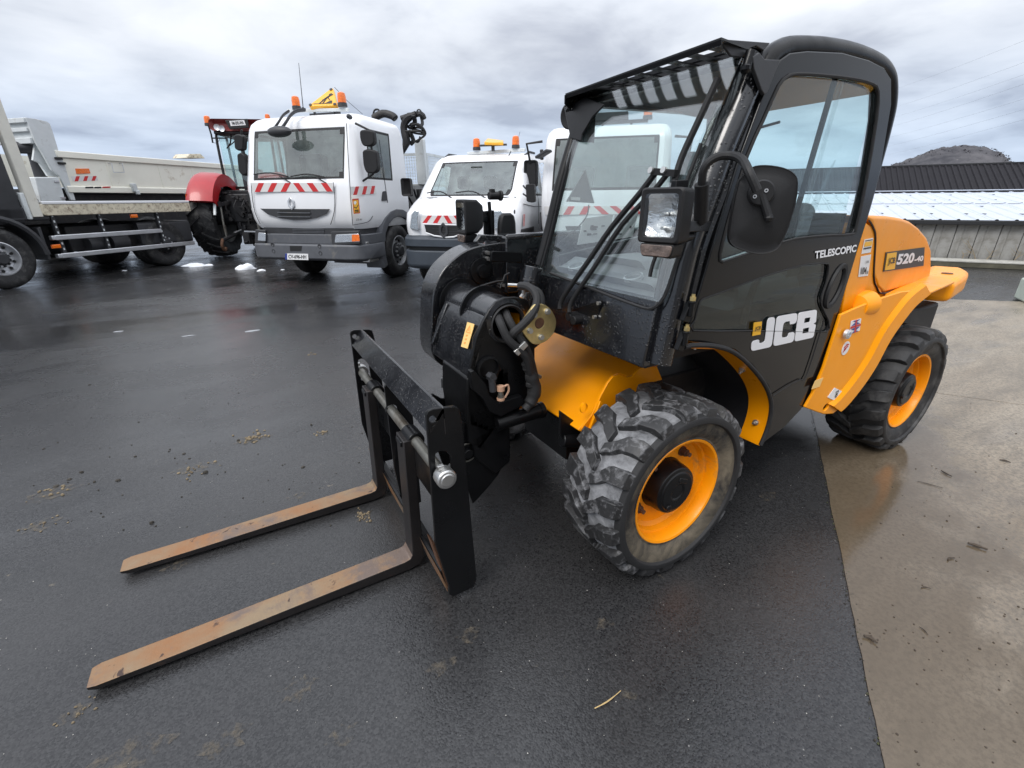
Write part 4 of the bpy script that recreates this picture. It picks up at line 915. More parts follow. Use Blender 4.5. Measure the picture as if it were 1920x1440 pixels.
# stickers on the yellow flank
def sticker(name, q, y, mat, parent=TH, out=0.003):
    p = HP(q, out) if y == YS else W.tr('y', y-out, q); mb = MB(); mb.prism(p, (0, 0.002, 0)); return obj(name, mb, mat, parent), p
s1, p1 = sticker('noise_label', [(1608, 519), (1626, 517), (1632, 477), (1613, 481)], YS, m_wht2)
quad_text('label_lettering', '104', [lerp2(p1[0], p1[1], p1[3], p1[2], u, v) for u, v in ((.12, .10), (.72, .10), (.72, .48), (.12, .48))], m_ink, s1, 1, 0.02)
quad_text('label_lettering', 'dB', [lerp2(p1[0], p1[1], p1[3], p1[2], u, v) for u, v in ((.74, .10), (.92, .10), (.92, .26), (.74, .26))], m_ink, s1, 1, 0.02)
quad_text('label_lettering', 'LWA', [lerp2(p1[0], p1[1], p1[3], p1[2], u, v) for u, v in ((.5, .62), (.85, .62), (.85, .76), (.5, .76))], m_ink, s1, 1, 0.01)
s2, p2 = sticker('lubrication_label', [(1614, 476), (1631, 473), (1636, 446), (1620, 449)], YS, m_wht2)
for v0, v1, m_ in ((.30, .40, m_ink), (.48, .80, m_yst), (.86, .92, m_ink)):
    mb = MB(); mb.prism([lerp2(p2[0], p2[1], p2[3], p2[2], u, v)+V((0, -.0015, 0)) for u, v in ((.08, v0), (.92, v0), (.92, v1), (.08, v1))], (0, .001, 0)); obj('label_print', mb, m_, s2)
s3, p3 = sticker('flag_sticker', [(1593, 627), (1612, 620), (1615, 597), (1596, 602)], YF, m_wht2)
mb = MB()
for u0, v0, u1, v1 in ((0, 0.42, 1, 0.58), (0.44, 0, 0.56, 1)): mb.prism([lerp2(p3[0], p3[1], p3[3], p3[2], u, v)+V((0, -.0015, 0)) for u, v in ((u0, v0), (u1, v0), (u1, v1), (u0, v1))], (0, .001, 0))
obj('flag_cross', mb, m_red2, s3)
mb = MB()
for q in (((.08, .62), (.40, .62), (.40, .80)), ((.60, .62), (.92, .62), (.60, .80)), ((.08, .38), (.40, .38), (.40, .18)), ((.60, .38), (.92, .38), (.60, .18)), ((.14, .98), (.42, .98), (.42, .84)), ((.58, .98), (.86, .98), (.58, .84)), ((.14, .02), (.42, .02), (.42, .15)), ((.58, .02), (.86, .02), (.58, .15))):
    mb.prism([lerp2(p3[0], p3[1], p3[3], p3[2], u, v)+V((0, -.0015, 0)) for u, v in q], (0, .001, 0))
obj('flag_field', mb, m_blue2, s3)
c = W.at(1586, 653, 'y', YF-0.003); mb = MB(); mb.prism(ring_pts(c, (1, 0, 0), (0, 0, 1), 0.032, 0.033, 24), (0, 0.002, 0)); s4 = obj('round_sticker', mb, m_wht2, TH)
mb = MB()
for dx, dz, l, r_ in ((-.008, .012, .026, 20), (-.002, .002, .034, 25), (-.010, -.008, .026, 35), (0.006, .018, .022, -10), (-.012, -.002, .014, 80)): mb.box(c+V((dx, -.0015, dz)), (l, .001, .005), Matrix.Rotation(R(-r_), 3, 'Y'))
obj('sticker_emblem', mb, m_red2, s4)
s5, p5 = sticker('lifting_point_label', [(1552, 745), (1569, 753), (1582, 735), (1565, 727)], YF, m_wht2)
mb = MB(); cc5 = sum(p5, V((0, 0, 0)))/4; mb.lathe([(0.010, 0), (0.010, .001), (0.006, .001), (.006, 0)], cc5+V((0.004, -.001, -.006)), (0, -1, 0), 16); mb.box(cc5+V((0.003, -.0015, .018)), (.026, .001, .003), Matrix.Rotation(R(-15), 3, 'Y')); mb.box(cc5+V((-.004, -.0015, .01)), (.018, .001, .003), Matrix.Rotation(R(55), 3, 'Y')); mb.box(cc5+V((0.012, -.0015, .008)), (.018, .001, .003), Matrix.Rotation(R(-75), 3, 'Y')); obj('label_print', mb, m_ink, s5)
s6, p6 = sticker('yellow_label', [(1522, 730), (1537, 725), (1544, 708), (1529, 714)], YF, m_lbl)
c = W.at(1584, 626, 'y', YF-0.004); mb = MB(); mb.lathe([(0.023, 0.006), (0.020, .018), (0.012, .022), (0.011, .012), (0, .012)], c, (-.1, -1, 0.05), 18); obj('lock_barrel', mb, m_silv, TH)
# --- boom along the right-hand side, its curved nose and the carriage head
YN0, YN1 = 0.26, 0.42
mb = MB(); mb.bb(-0.20, 2.45, 0.22, 0.44, 1.00, 1.262); mb.bb(-0.20, 2.3, 0.215, 0.23, 1.255, 1.274); obj('boom', mb, m_wet, TH, 0.012)
for px, py in ((958, 446), (972, 445), (988, 443)):
    c = W.at(px, py, 'z', 1.266); mb = MB(); mb.box(c, (0.035, 0.02, 0.014)); obj('wear_pad_screw', mb, m_blkm, TH, 0.003)
nose = [(905, 451), (872, 456), (848, 464), (830, 476), (812, 493), (800, 511), (791, 535), (788, 562), (787, 600), (787, 632), (791, 652), (804, 667), (836, 684)]
npts = spline(W.tr('y', YN1, nose), 2)+W.tr('y', YN1, [(880, 690), (925, 640), (955, 575), (985, 530), (1000, 470), (985, 440)])
mb = MB(); mb.prism(npts, (0, YN0-YN1, 0)); obj('boom_nose', mb, m_wet, TH, 0.006)
mb = MB(); mb.prism(W.tr('y', 0.27, [(892, 454), (902, 440), (946, 442), (943, 469), (936, 469), (938, 453), (911, 450), (907, 457)]), (0, 0.035, 0)); obj('lifting_loop', mb, m_wet, TH, 0.004)
for q, r in (((915, 474), .010), ((915, 485), .010), ((960, 465), .010), ((979, 475), .011), ((961, 493), .009), ((943, 535), .008)):
    c = W.at(*q, 'y', 0.245); mb = MB(); mb.cyl(c+V((0, .02, 0)), c+V((0, -0.010, 0)), r, n=6); obj('bolt', mb, m_zinc, TH)
c = W.at(903, 508, 'y', 0.255); mb = MB(); mb.lathe([(0.06, 0.0), (0.058, .008), (0.032, .010), (0.030, .028), (0.0, .03)], c, (0, -1, 0), 24); obj('pivot_pin', mb, m_blk, TH)
mb = MB(); mb.prism(rounded(W.tr('y', 0.235, [(918, 470), (975, 472), (974, 492), (918, 490)]), .01), (0, -.02, 0)); obj('clamp_plate', mb, m_blk, TH, .003)
mb = MB(); mb.tube(W.tr('y', 0.15, [(955, 512), (947, 516), (938, 540)]), 0.005, 6); mb.tube(W.tr('y', 0.12, [(900, 537), (930, 528), (942, 527)]), 0.005, 6, 3); obj('valve_lever', mb, m_blkm, TH)
# cross drum
dx, dz = -0.432, 0.983
mb = MB(); mb.lathe([(0.0, -.02), (0.088, -.02), (0.088, 0.45), (0.072, 0.455), (0.070, 0.43)], (dx, 0.26, dz), (0, -1, 0), 40); obj('cross_drum', mb, m_wet, TH)
for y in (0.245, 0.02): mb = MB(); mb.lathe([(0.088, 0), (0.108, 0.0), (0.108, 0.012), (0.088, 0.012)], (dx, y, dz), (0, -1, 0), 40); obj('drum_collar', mb, m_blk, TH)
lp = [(877, 830), (876, 760), (878, 708), (884, 672), (893, 633), (905, 604), (917, 582), (930, 566), (946, 558), (968, 557), (990, 562), (1000, 590), (1003, 640), (1003, 690), (990, 740), (960, 790), (915, 850)]
YP = -0.19
mb = MB(); mb.prism(W.tr('y', YP, lp), (0, 0.016, 0), [ring_pts((dx+.005, YP, dz-.012), (1, 0, 0), (0, 0, 1), 0.066, n=28)]); obj('head_plate', mb, m_blk, TH, 0.004)
mb = MB(); mb.lathe([(0.066, 0.0), (0.074, 0.01), (0.078, .004), (0.078, -.01)], (dx+.005, YP, dz-.012), (0, -1, 0), 32); obj('bore_ring', mb, m_rub, TH)
e2_ = [W.at(x, y, 'y', YP) for x, y in ((912, 596), (893, 636), (884, 676), (879, 712))]
mb = MB(); mb.prism([p for p in e2_]+[p+V((0.03, 0, 0)) for p in reversed(e2_)], (0, 0.40, 0)); obj('head_front_plate', mb, m_wet, TH, 0.003)
mb = MB(); a, b = e2_[0]+V((-.006, .36, -.01)), e2_[-1]+V((-.006, .36, .05)); mb.bar(a, b, 0.02, 0.02); obj('weld_strip', mb, m_wet, TH, 0.004)
mb = MB(); mb.prism([V((-0.612, YP, .78)), V((-.622, YP, .66)), V((-.60, YP, .42)), V((-.50, YP, .30)), V((-.42, YP, .34)), V((-.42, YP, .80))], (0, .26, 0)); obj('head_lower', mb, m_blk, TH, .01)
q = [W.at(x, y, 'x', -0.60) for x, y in ((865, 650), (878, 654), (890, 608), (876, 605))]
nfp = (e2_[0]-e2_[2]).cross(V((0, 1, 0))).normalized(); nfp = nfp if nfp.x < 0 else -nfp
q = W.on(e2_[1]+nfp*0.003, nfp, [(865, 650), (877, 654), (890, 608), (877, 604)])
mb = MB(); mb.prism(q, nfp*0.002); WS = obj('warning_sticker', mb, m_lbl, TH)
mb = MB(); tri = [lerp2(q[0], q[1], q[3], q[2], u, v)+nfp*.002 for u, v in ((.14, .60), (.86, .60), (.5, .92))]; ti = [lerp2(q[0], q[1], q[3], q[2], u, v)+nfp*.002 for u, v in ((.26, .635), (.74, .635), (.5, .84))]
mb.prism(tri, nfp*.001, [ti]); mb.box(lerp2(q[0], q[1], q[3], q[2], .5, .70)+nfp*.0025, (.001, .0025, .010))
for v in (.15, .30, .45): mb.prism([lerp2(q[0], q[1], q[3], q[2], u, w_)+nfp*.002 for u, w_ in ((.3, v), (.5, v), (.6, v+.07), (.35, v+.07))], nfp*.001)
obj('sticker_print', mb, m_org, WS)
# boss, couplings and hydraulic bracket
c = W.at(915, 690, 'y', YP-.002); mb = MB(); mb.lathe([(0.05, -.01), (0.05, .012), (0.042, .014), (0.040, -.008), (0.0, -.008)], c, (0, -1, 0), 28); obj('boss', mb, m_blk, TH)
mb = MB(); mb.prism(W.tr('y', -0.225, [(882, 697), (889, 694), (905, 712), (914, 722), (918, 740), (935, 755), (978, 742), (986, 757), (940, 782), (918, 772), (905, 748), (886, 730)]), (0, 0.03, 0)); obj('coupling_bracket', mb, m_blk, TH, .004)
c = W.at(922, 707, 'y', -0.24); mb = MB(); mb.cyl(c+V((0, .02, 0)), c+V((0, -.012, 0)), .017, n=6); mb.cyl(c+V((0, 0, -.005)), c+V((0.004, 0, -.06)), .014, n=12); obj('coupling', mb, m_dgrey, TH)
c = W.at(939, 748, 'y', -0.25); mb = MB(); mb.cyl(c, c+V((0, 0, .016)), .013, n=14); mb.cyl(c+V((0, 0, .018)), c+V((0, 0, .034)), .011, n=14); obj('quick_coupler', mb, m_steel, TH)
mb = MB(); mb.cyl(c+V((0, 0, .036)), c+V((0, 0, .056)), .0155, n=16); mb.cyl(c+V((0, 0, -.004)), c+V((0, 0, .006)), .016, n=16); mb.tube([c+V((.012, -.003, .05)), c+V((.03, -.004, .055)), c+V((.034, -.004, .03)), c+V((.016, -.004, .004))], .0045, 6, 4); obj('dust_cap', mb, m_copper, TH)
mb = MB(); a, b = W.at(930, 795, 'y', -.2), W.at(1010, 770, 'y', -.2); mb.cyl(a, b, .032, n=18); mb.cyl(b, b+(b-a).normalized()*.02, .036, n=18); a2, b2 = W.at(1000, 765, 'y', -.05), W.at(1050, 800, 'y', -.05); mb.cyl(a2, b2, .035, n=16); obj('tilt_cylinder', mb, m_blk, TH)
# hoses
Yh = -0.235
def hose(pts, r, mat=m_rub, n=10):
    mb = MB(); P_ = [W.at(p[0], p[1], 'y', p[2] if len(p) > 2 else Yh) for p in pts]; mb.tube(P_, r, n, 6); return mb
obj('hydraulic_hose', hose([(975, 536, -.10), (990, 538, -.15), (1003, 548, -.2), (1007, 566, -.23), (997, 590, -.25), (977, 612, -.25), (962, 625, -.25), (958, 640, -.2)], .0165), m_rub, TH)
obj('hydraulic_hose', hose([(985, 540, -.08), (1006, 545, -.14), (1015, 562, -.17), (1010, 590, -.2), (990, 615, -.2), (970, 640, -.2)], .0150), m_rub, TH)
obj('hydraulic_hose', hose([(932, 588, -.15), (938, 605, -.22), (952, 635, -.25), (972, 655, -.26), (987, 672, -.26), (994, 700, -.25), (1000, 728, -.24), (994, 750, -.22), (985, 758, -.18)], .0165), m_rub, TH)
obj('hydraulic_hose', hose([(945, 578, -.15), (953, 598, -.21), (968, 625, -.24), (984, 648, -.25), (996, 680, -.24), (1003, 715, -.22), (1002, 745, -.2), (992, 768, -.15)], .0165), m_rub, TH)
mb = MB()
for i, (x, y, r) in enumerate(((989, 690, .022), (995, 705, .026), (997, 720, .028), (1000, 735, .027), (996, 750, .022))): mb.ball(W.at(x, y, 'y', -.245), r, 10, (1, .8, .8))
mb.tube(W.tr('y', -.245, [(986, 680), (996, 705), (1002, 730), (996, 752), (984, 768)]), [.020, .027, .030, .026, .018], 12, 5); obj('hose_sleeve', mb, m_rub, TH)
mb = MB(); mb.prism(W.tr('y', -.275, [(964, 660), (985, 640), (991, 648), (972, 668)]), (0, .012, 0)); obj('hose_clamp', mb, m_zinc, TH, .002)
mb = MB(); a, b = W.at(952, 534, 'y', -.06), W.at(972, 535, 'y', -.08); mb.cyl(a, b, .007, n=10); mb.cyl(b, b+(b-a)*.35, .013, n=6); mb.cyl(b+(b-a)*.4, b+(b-a)*.75, .012, n=6); c = W.at(982, 553, 'y', -.1); mb.cyl(c, c+V((0, 0, .03)), .008, n=8); mb.cyl(c, c+V((-.01, 0, -.012)), .012, n=6); obj('hose_fitting', mb, m_zinc, TH)
a, b = W.at(1001, 500, 'y', -.02), W.at(986, 575, 'y', -.02); mb = MB(); mb.cyl(b, a, .040, n=28); mb.lathe([(.0415, 0), (.0425, .006), (.0415, .012)], b.lerp(a, .62), (a-b), 28); obj('canister', mb, m_wet, TH, .003)
# flange with pin
YG = -0.25; cf = W.at(1010, 607, 'y', YG)
fp = [p for p in W.tr('y', YG, [(1003, 571), (1016, 570), (1030, 577), (1040, 592), (1043, 605), (1038, 625), (1022, 641), (1005, 646), (994, 641), (979, 621), (977, 610), (983, 598)])]
mb = MB(); mb.prism(spline(fp+[fp[0]], 2)[:-1], (0, .012, 0), [ring_pts(W.at(1012, 606, 'y', YG), (1, 0, 0), (0, 0, 1), .022, n=20)]); obj('pin_flange', mb, m_yzinc, TH, .0015)
c = W.at(1012, 606, 'y', YG-.002); mb = MB(); mb.cyl(c, c+V((0, .25, 0)), .0215, n=24); obj('pivot_pin', mb, m_rust, TH, .002)
for q in ((1001, 590), (1026, 584), (993, 620), (1014, 632)):
    c = W.at(*q, 'y', YG); mb = MB(); mb.cyl(c, c+V((0, -.012, 0)), .0105, n=6); mb.cyl(c, c+V((0, -.003, 0)), .0125, n=14); obj('flange_bolt', mb, m_zinc, TH)
mb = MB(); c = W.at(1006, 607, 'y', YG+.02); mb.cyl(c, c+V((.02, .3, -.02)), .046, n=24); obj('lift_bracket', mb, m_yel, TH, .004)
c = W.at(1011, 706, 'y', -.225); mb = MB(); mb.cyl(c+V((0,.02,0)), c+V((0, -.01, 0)), .008, n=6); obj('bolt', mb, m_steel, TH)

# right-hand lamp, post and blanking cap by the boom
cR = W.at(878, 406, 'y', 0.58); headlamp(cR, -6, sc=.85)
mb = MB(); a, b = W.at(922, 440, 'y', .56), W.at(917, 378, 'y', .56); mb.bar(a, b, .022, .012); mb.prism(W.tr('y', .57, [(910, 396), (927, 394), (928, 440), (911, 440)]), (0, .03, 0)); mb.bar(W.at(900, 410, 'y', .58), W.at(914, 412, 'y', .58), .03, .03); obj('lamp_post', mb, m_blk, TH, .003)
c = W.at(926, 367, 'y', .56); mb = MB(); mb.cyl(c+V((-.03, 0, 0)), c+V((.03, 0, 0)), .020, n=14); mb.cyl(c+V((.028, -.01, 0)), c+V((.04, -.01, 0)), .026, n=14); mb.box(c+V((-.01, 0, .018)), (.025, .025, .03)); obj('work_lamp', mb, m_blkm, TH, .003)
mb = MB(); c = W.at(950, 440, 'y', .55); mb.loft([[V((c.x+sx*w_, c.y+sy*.02, c.z+h_)) for sx, sy in ((-1, -1), (1, -1), (1, 1), (-1, 1))] for w_, h_ in ((.055, -.03), (.05, .06), (.042, .095), (.02, .11))]); obj('rear_view_mirror', mb, m_blkm, TH, .012)

# --- fork carriage
FC = bpy.data.objects.new('fork_carriage', None); COL.objects.link(FC); FC.parent = TH; FC.empty_display_size = .1
YA, YB_ = -0.47, 0.62
sp = [(799, 780), (803, 771), (812, 767), (852, 762), (860, 765), (863, 775), (869, 813), (878, 911), (894, 1086), (889, 1101), (850, 1119), (842, 1115), (842, 1100), (817, 1023), (810, 930), (803, 830)]
P0 = W.tr('y', YA, sp)
hole = ring_pts(W.at(811, 786, 'y', YA), (1, 0, 0), (0, 0, 1), .0115, n=14)
sl_ = W.tr('y', YA, [(816, 862), (817, 851), (826, 846), (838, 847), (845, 856), (849, 900), (842, 910), (822, 906)])
axx = W.at(832, 893, 'y', -0.50); AX, AZ = axx.x, axx.z
for y, m_ in ((YA, 1), (YB_, 1)):
    mb = MB(); dy = V((0, y-YA, 0)); mb.prism([p+dy for p in P0], (0, .014, 0), [[p+dy for p in hole], [p+dy for p in sl_]]); obj('side_plate', mb, m_blk, FC, .0025)
mb = MB(); mb.prism([p+V((0, .013, 0)) for p in W.tr('y', YA, [(812, 1020), (818, 1023), (843, 1098), (852, 1118), (846, 1117)])], (0, .05, 0)); obj('plate_edge', mb, m_rust, FC)
fr_, re_ = W.at(801, 812, 'y', YA), W.at(829, 764, 'y', YA)
mb = MB(); th_ = V((0.012, 0, -.008)); mb.prism([fr_, re_, re_+V((0.01, 0, -.014)), fr_+V((.014, 0, -.008))], (0, YB_-YA, 0)); mb.prism([re_, re_+V((.008, 0, 0)), re_+V((0.01, 0, -.10)), re_+V((.0, 0, -.10))], (0, YB_-YA, 0)); obj('top_bar', mb, m_wet, FC, .003)
m_fork = bpy.data.materials.new('rusty_fork_steel'); m_fork.use_nodes = True; t = m_fork.node_tree; p = t.nodes['Principled BSDF']
g = N('ShaderNodeTexCoord', t)
def nzz(sc, det, lo, hi, rg=.65, dist=.3):
    n = N('ShaderNodeTexNoise', t, _Scale=sc, _Detail=det, _Roughness=rg, _Distortion=dist); L(g.outputs['Object'], n.inputs['Vector'], t); q = N('ShaderNodeMapRange', t, _1=lo, _2=hi, _3=0, _4=1); L(n.outputs[0], q.inputs[0], t); return q.outputs[0]
def mx(f, a, b):
    x = N('ShaderNodeMixRGB', t); L(f, x.inputs[0], t)
    for i, v in ((1, a), (2, b)):
        if isinstance(v, tuple): x.inputs[i].default_value = (*v, 1)
        else: L(v, x.inputs[i], t)
    return x.outputs[0]
c1 = mx(nzz(3.2, 8, .38, .62), (0.27, 0.130, 0.055), (0.25, 0.18, 0.11))
c2 = mx(nzz(4.5, 9, .50, .62, .7), c1, (0.155, 0.115, 0.095)); c3 = mx(nzz(17, 6, .62, .66, .6, .6), c2, (0.055, 0.032, 0.025))
L(c3, p.inputs['Base Color'], t); p.inputs['Roughness'].default_value = .5; p.inputs['Metallic'].default_value = .25
b = N('ShaderNodeBump', t, _Strength=.35, _Distance=.004); L(nzz(45, 6, .2, .8), b.inputs['Height'], t); L(b.outputs[0], p.inputs['Normal'], t)
m_forkside = pm('dark_fork_steel', (0.014, 0.012, 0.012), 0.45, var=.3, dirt=(0.05, .028, .018), dirt_amt=.05, dirt_scale=12, bump=.15)
XH, XT = -0.911, -1.956
for y0, y1 in ((-0.234, -0.140), (0.316, 0.410)):
    prof = [(XT, .026), (XT, .038), (XT+.25, .0405), (XH-.035, .0565), (XH-.012, .062), (XH-.002, .078), (XH+.001, .10), (XH+.012, .60), (XH+.052, .60), (XH+.046, .05), (XH+.03, .020), (XH-.02, .010), (XT+.5, .014), (XT+.15, .018)]
    mb = MB(); n = len(prof)
    hw = (y1-y0)/2; ym = (y0+y1)/2
    def wy(x, s): k = 1.0 if x > XT+.10 else (0.72 if x <= XT+1e-6 else 1.0); return ym+s*hw*k
    # side outlines with a chamfered tip
    prof2 = [(XT, .026, .80), (XT, .038, .80), (XT+.025, .0385, 1), (XT+.25, .0405, 1)]+[(a, b_, 1) for a, b_ in prof[3:]]+[(XT+.025, .022, 1)]
    A_ = [(x, ym-hw*k, z) for x, z, k in prof2]; B_ = [(x, ym+hw*k, z) for x, z, k in prof2]; m = len(prof2)
    fs = [tuple(range(m)), tuple(range(2*m-1, m-1, -1))]
    mats_ = [1, 1]
    for i in range(m):
        j = (i+1) % m; fs.append((i, j, j+m, i+m)); mats_.append(0 if i in (0, 1, 2, 3, 4, 5) else 1)
    mb.v = A_+B_; mb.f = fs; mb.m = mats_
    obj('fork', mb, [m_fork, m_forkside], FC, .0035, angle=40)
    mb = MB(); mb.cyl((AX, ym-.045, AZ), (AX, ym+.045, AZ), .034, n=24); mb.bb(XH+.004, AX+.02, ym-.03, ym+.03, .57, AZ+.005); obj('fork_eye', mb, m_blk, FC, .004)
mb = MB(); mb.cyl((AX, -0.50, AZ), (AX, YB_+.03, AZ), .0205, n=28); obj('fork_shaft', mb, m_steel, FC)
for y in (-.478, .64):
    mb = MB(); s = -1 if y < 0 else 1; mb.lathe([(.0, 0), (.033, 0), (.034, .006), (.034, .040), (.030, .046), (.023, .046), (.022, .050), (.0, .050)], (AX+.004, y, AZ-.004), (0, s, 0), 32); mb.box((AX-.008, y+s*.02, AZ+.036), (.022, .014, .016)); obj('shaft_collar', mb, m_zinc, FC, .002)
mb = MB(); mb.prism([V((-.868, .085, .70)), V((-.83, .085, .74)), V((-.76, .085, .74)), V((-.76, .085, .08)), V((-.845, .085, .06)), V((-.868, .085, .30))], (0, .014, 0), [ring_pts((AX, .085, AZ), (1, 0, 0), (0, 0, 1), .026, n=16)]); obj('centre_plate', mb, m_blk, FC, .002)
mb = MB(); mb.mat(0).prism([V((-.872, YA+.02, .155)), V((-.862, YA+.02, .160)), V((-.80, YA+.02, .055)), V((-.84, YA+.02, .045))], (0, YB_-YA-.03, 0)); mb.mat(1).prism([V((-.876, YA+.02, .157)), V((-.8735, YA+.02, .150)), V((-.843, YA+.02, .042)), V((-.850, YA+.02, .042))], (0, YB_-YA-.03, 0)); obj('lower_bar', mb, [m_blk, m_fork], FC)
mb = MB(); mb.bb(-.80, -.785, YA+.02, YB_-.02, .30, .46); mb.bb(-.79, -.765, YA+.015, YB_-.01, .62, .70); obj('back_bar', mb, m_blk, FC, .003)
hk = W.tr('y', -.17, [(866, 790), (885, 800), (915, 800), (940, 812), (950, 832), (948, 860), (935, 890), (915, 915), (887, 945), (872, 900), (862, 850)])
for dy in (0, .33): mb = MB(); mb.prism([p+V((0, dy, 0)) for p in hk], (0, .016, 0)); obj('hook_plate', mb, m_blk, FC, .003)
for q, r in (((876, 848), .020), ((936, 848), .018)):
    c = W.at(*q, 'y', -.17); mb = MB(); mb.cyl(c+V((0, .3, 0)), c+V((0, -.02, 0)), r, n=20); obj('hook_pin', mb, m_blk, FC, .002)
c = W.at(876, 848, 'y', -.175); mb = MB(); mb.lathe([(.045, 0), (.044, .005), (.040, .005), (.039, 0)], c, (0, -1, 0), 28); obj('pin_ring', mb, m_steel, FC)
# ------------------------------------------------------------------ parked vehicles behind
def lev(mbs, rows_cols): pass
def cab_shell(levels, xb, side_t, front_t, bow=0.03):
    """plan outlines lofted upwards; returns rings, and the column index of each strip"""
    rings = []; cols = None
    for z, xf, hw, rc in levels:
        pts = []; tags = []
        for i, t in enumerate(side_t): pts.append(V((xb+t*(xf-rc-xb), hw, z))); tags.append(('L', i))
        for k in range(1, 4): a = R(90-90*k/4); pts.append(V((xf-rc+rc*math.cos(a), hw-rc+rc*math.sin(a), z))); tags.append(('C', k))
        for i, s in enumerate(front_t): pts.append(V((xf-bow*s*s+bow*0, s*(hw-rc), z))); tags.append(('F', i))
        for k in range(3, 0, -1): a = R(90-90*k/4); pts.append(V((xf-rc+rc*math.cos(a), -(hw-rc+rc*math.sin(a)), z))); tags.append(('D', k))
        for i, t in reversed(list(enumerate(side_t))): pts.append(V((xb+t*(xf-rc-xb), -hw, z))); tags.append(('R', i))
        rings.append(pts); cols = tags
    return rings, cols
def shell_parts(rings, cols, sel):
    """sort the strips of the shell into parts: sel(row, col tag, next tag) -> key"""
    n = len(cols); res = {}
    for i in range(len(rings)-1):
        for k in range(n):
            k2 = (k+1) % n; key = sel(i, cols[k], cols[k2]); mb = res.setdefault(key, MB())
            mb.add([rings[i][k], rings[i][k2], rings[i+1][k2], rings[i+1][k]], [(0, 1, 2, 3)])
    mb = res.setdefault('body', MB())
    mb.add(rings[0], [tuple(reversed(range(n)))]); mb.add(rings[-1], [tuple(range(n))])
    return res
def merge(o, d=0.0005):
    b = bmesh.new(); b.from_mesh(o.data); bmesh.ops.remove_doubles(b, verts=b.verts, dist=d); bmesh.ops.recalc_face_normals(b, faces=b.faces); b.to_mesh(o.data); b.free(); finish(o.data, 32)
    return o
def truck_wheel(parent, x, y, rad, wd, rim_r, mat_rim=None, nuts=10, s=None):
    """y = outer face; s = +1 when the outside is at +y"""
    s = s or (1 if y > 0 else -1); mat_rim = mat_rim or m_rimg
    w_ = bpy.data.objects.new('wheel', None); COL.objects.link(w_); w_.parent = parent; w_.location = (x, y, rad); w_.empty_display_size = .1
    d = (0, s, 0); mb = MB()
    prof = [(rim_r, -wd+.02), (rad*.82, -wd), (rad*.96, -wd+.03), (rad, -wd+.06)]
    for k in range(4):
        h = -wd+.06+(wd-.12)*(k+.5)/4; prof += [(rad, h-.012), (rad-.012, h-.008), (rad-.012, h+.008), (rad, h+.012)]
    prof += [(rad, -.06), (rad*.965, -.03), (rad*.9, -.006), (rad*.80, 0), (rad*.70, -.008), (rim_r+.01, -.02), (rim_r, -.03)]
    mb.lathe(prof, d=d, n=40); obj('tyre', mb, m_tyre2, w_)
    mb = MB(); mb.lathe([(rim_r+.004, -.022), (rim_r-.012, -.018), (rim_r-.03, -.045), (rim_r-.045, -.10), (rim_r*.80, -.115), (rim_r*.55, -.085), (rim_r*.5, -.08)], d=d, n=40)
    for k in range(10): a = 2*PI*(k+.5)/10; c = V((rim_r*.76*math.cos(a), s*-.098, rim_r*.76*math.sin(a))); mb.mat(1).cyl(c, c+V((0, s*.012, 0)), .024, n=10)
    obj('rim', mb, [mat_rim, m_ink], w_)
    mb = MB(); mb.lathe([(rim_r*.55, -.085), (rim_r*.52, -.03), (rim_r*.34, -.015), (rim_r*.32, .03), (rim_r*.27, .04), (0, .04)], d=d, n=28); obj('hub', mb, m_dgrey, w_)
    nm = None
    for k in range(nuts):
        a = 2*PI*k/nuts; c = V((rim_r*.46*math.cos(a), s*-.03, rim_r*.46*math.sin(a)))
        if nm is None:
            mb = MB(); mb.cyl((0, 0, 0), (0, s*.035, 0), .018, n=8); o = obj('wheel_nut', mb, m_silv, w_); nm = o.data
        else: o = bpy.data.objects.new('wheel_nut', nm); COL.objects.link(o); o.parent = w_
        o.location = c
    return w_
m_rimg = pm('wheel_grey', (0.33, 0.34, 0.35), 0.45, metal=.3, var=.15, dirt=(.12, .11, .1), dirt_amt=.3)
def beacon(parent, c, s=1.0):
    b = bpy.data.objects.new('beacon', None); COL.objects.link(b); b.parent = parent; b.location = c; b.empty_display_size = .05
    mb = MB(); mb.lathe([(0, 0), (.075*s, 0), (.072*s, .05*s), (.062*s, .055*s)], d=(0, 0, 1), n=20); obj('beacon_base', mb, m_dgrey, b)
    mb = MB(); mb.lathe([(.066*s, .055*s), (.066*s, .14*s), (.056*s, .19*s), (.03*s, .205*s), (0, .207*s)], d=(0, 0, 1), n=20); obj('beacon_lens', mb, m_amber, b)
    return b
def stripes(parent, q, n, nrm, chev=True, name='warning_stripes'):
    """q = ll, lr, ur, ul"""
    mb = MB(); mb.prism(q, nrm*.003); o = obj(name, mb, m_strw, parent)
    mb = MB()
    for i in range(n):
        u0 = (i+.16)/n; u1 = u0+.42/n; sl = .42/n
        dirn = -1 if (chev and i >= n/2) else 1
        a = [(u0, 0), (u1, 0), (u1+sl*dirn, 1), (u0+sl*dirn, 1)] if dirn > 0 else [(u0+sl, 0), (u1+sl, 0), (u1, 1), (u0, 1)]
        mb.prism([lerp2(q[0], q[1], q[3], q[2], min(max(u, 0), 1), v)+nrm*.003 for u, v in a], nrm*.002)
    obj('red_stripe', mb, m_stripe, o); return o
MO, MHD = (0.706, 8.273), 224.4
FM = Frame(MO, MHD)
FX = V((1, 0, 0)); LY = V((0, 1, 0))

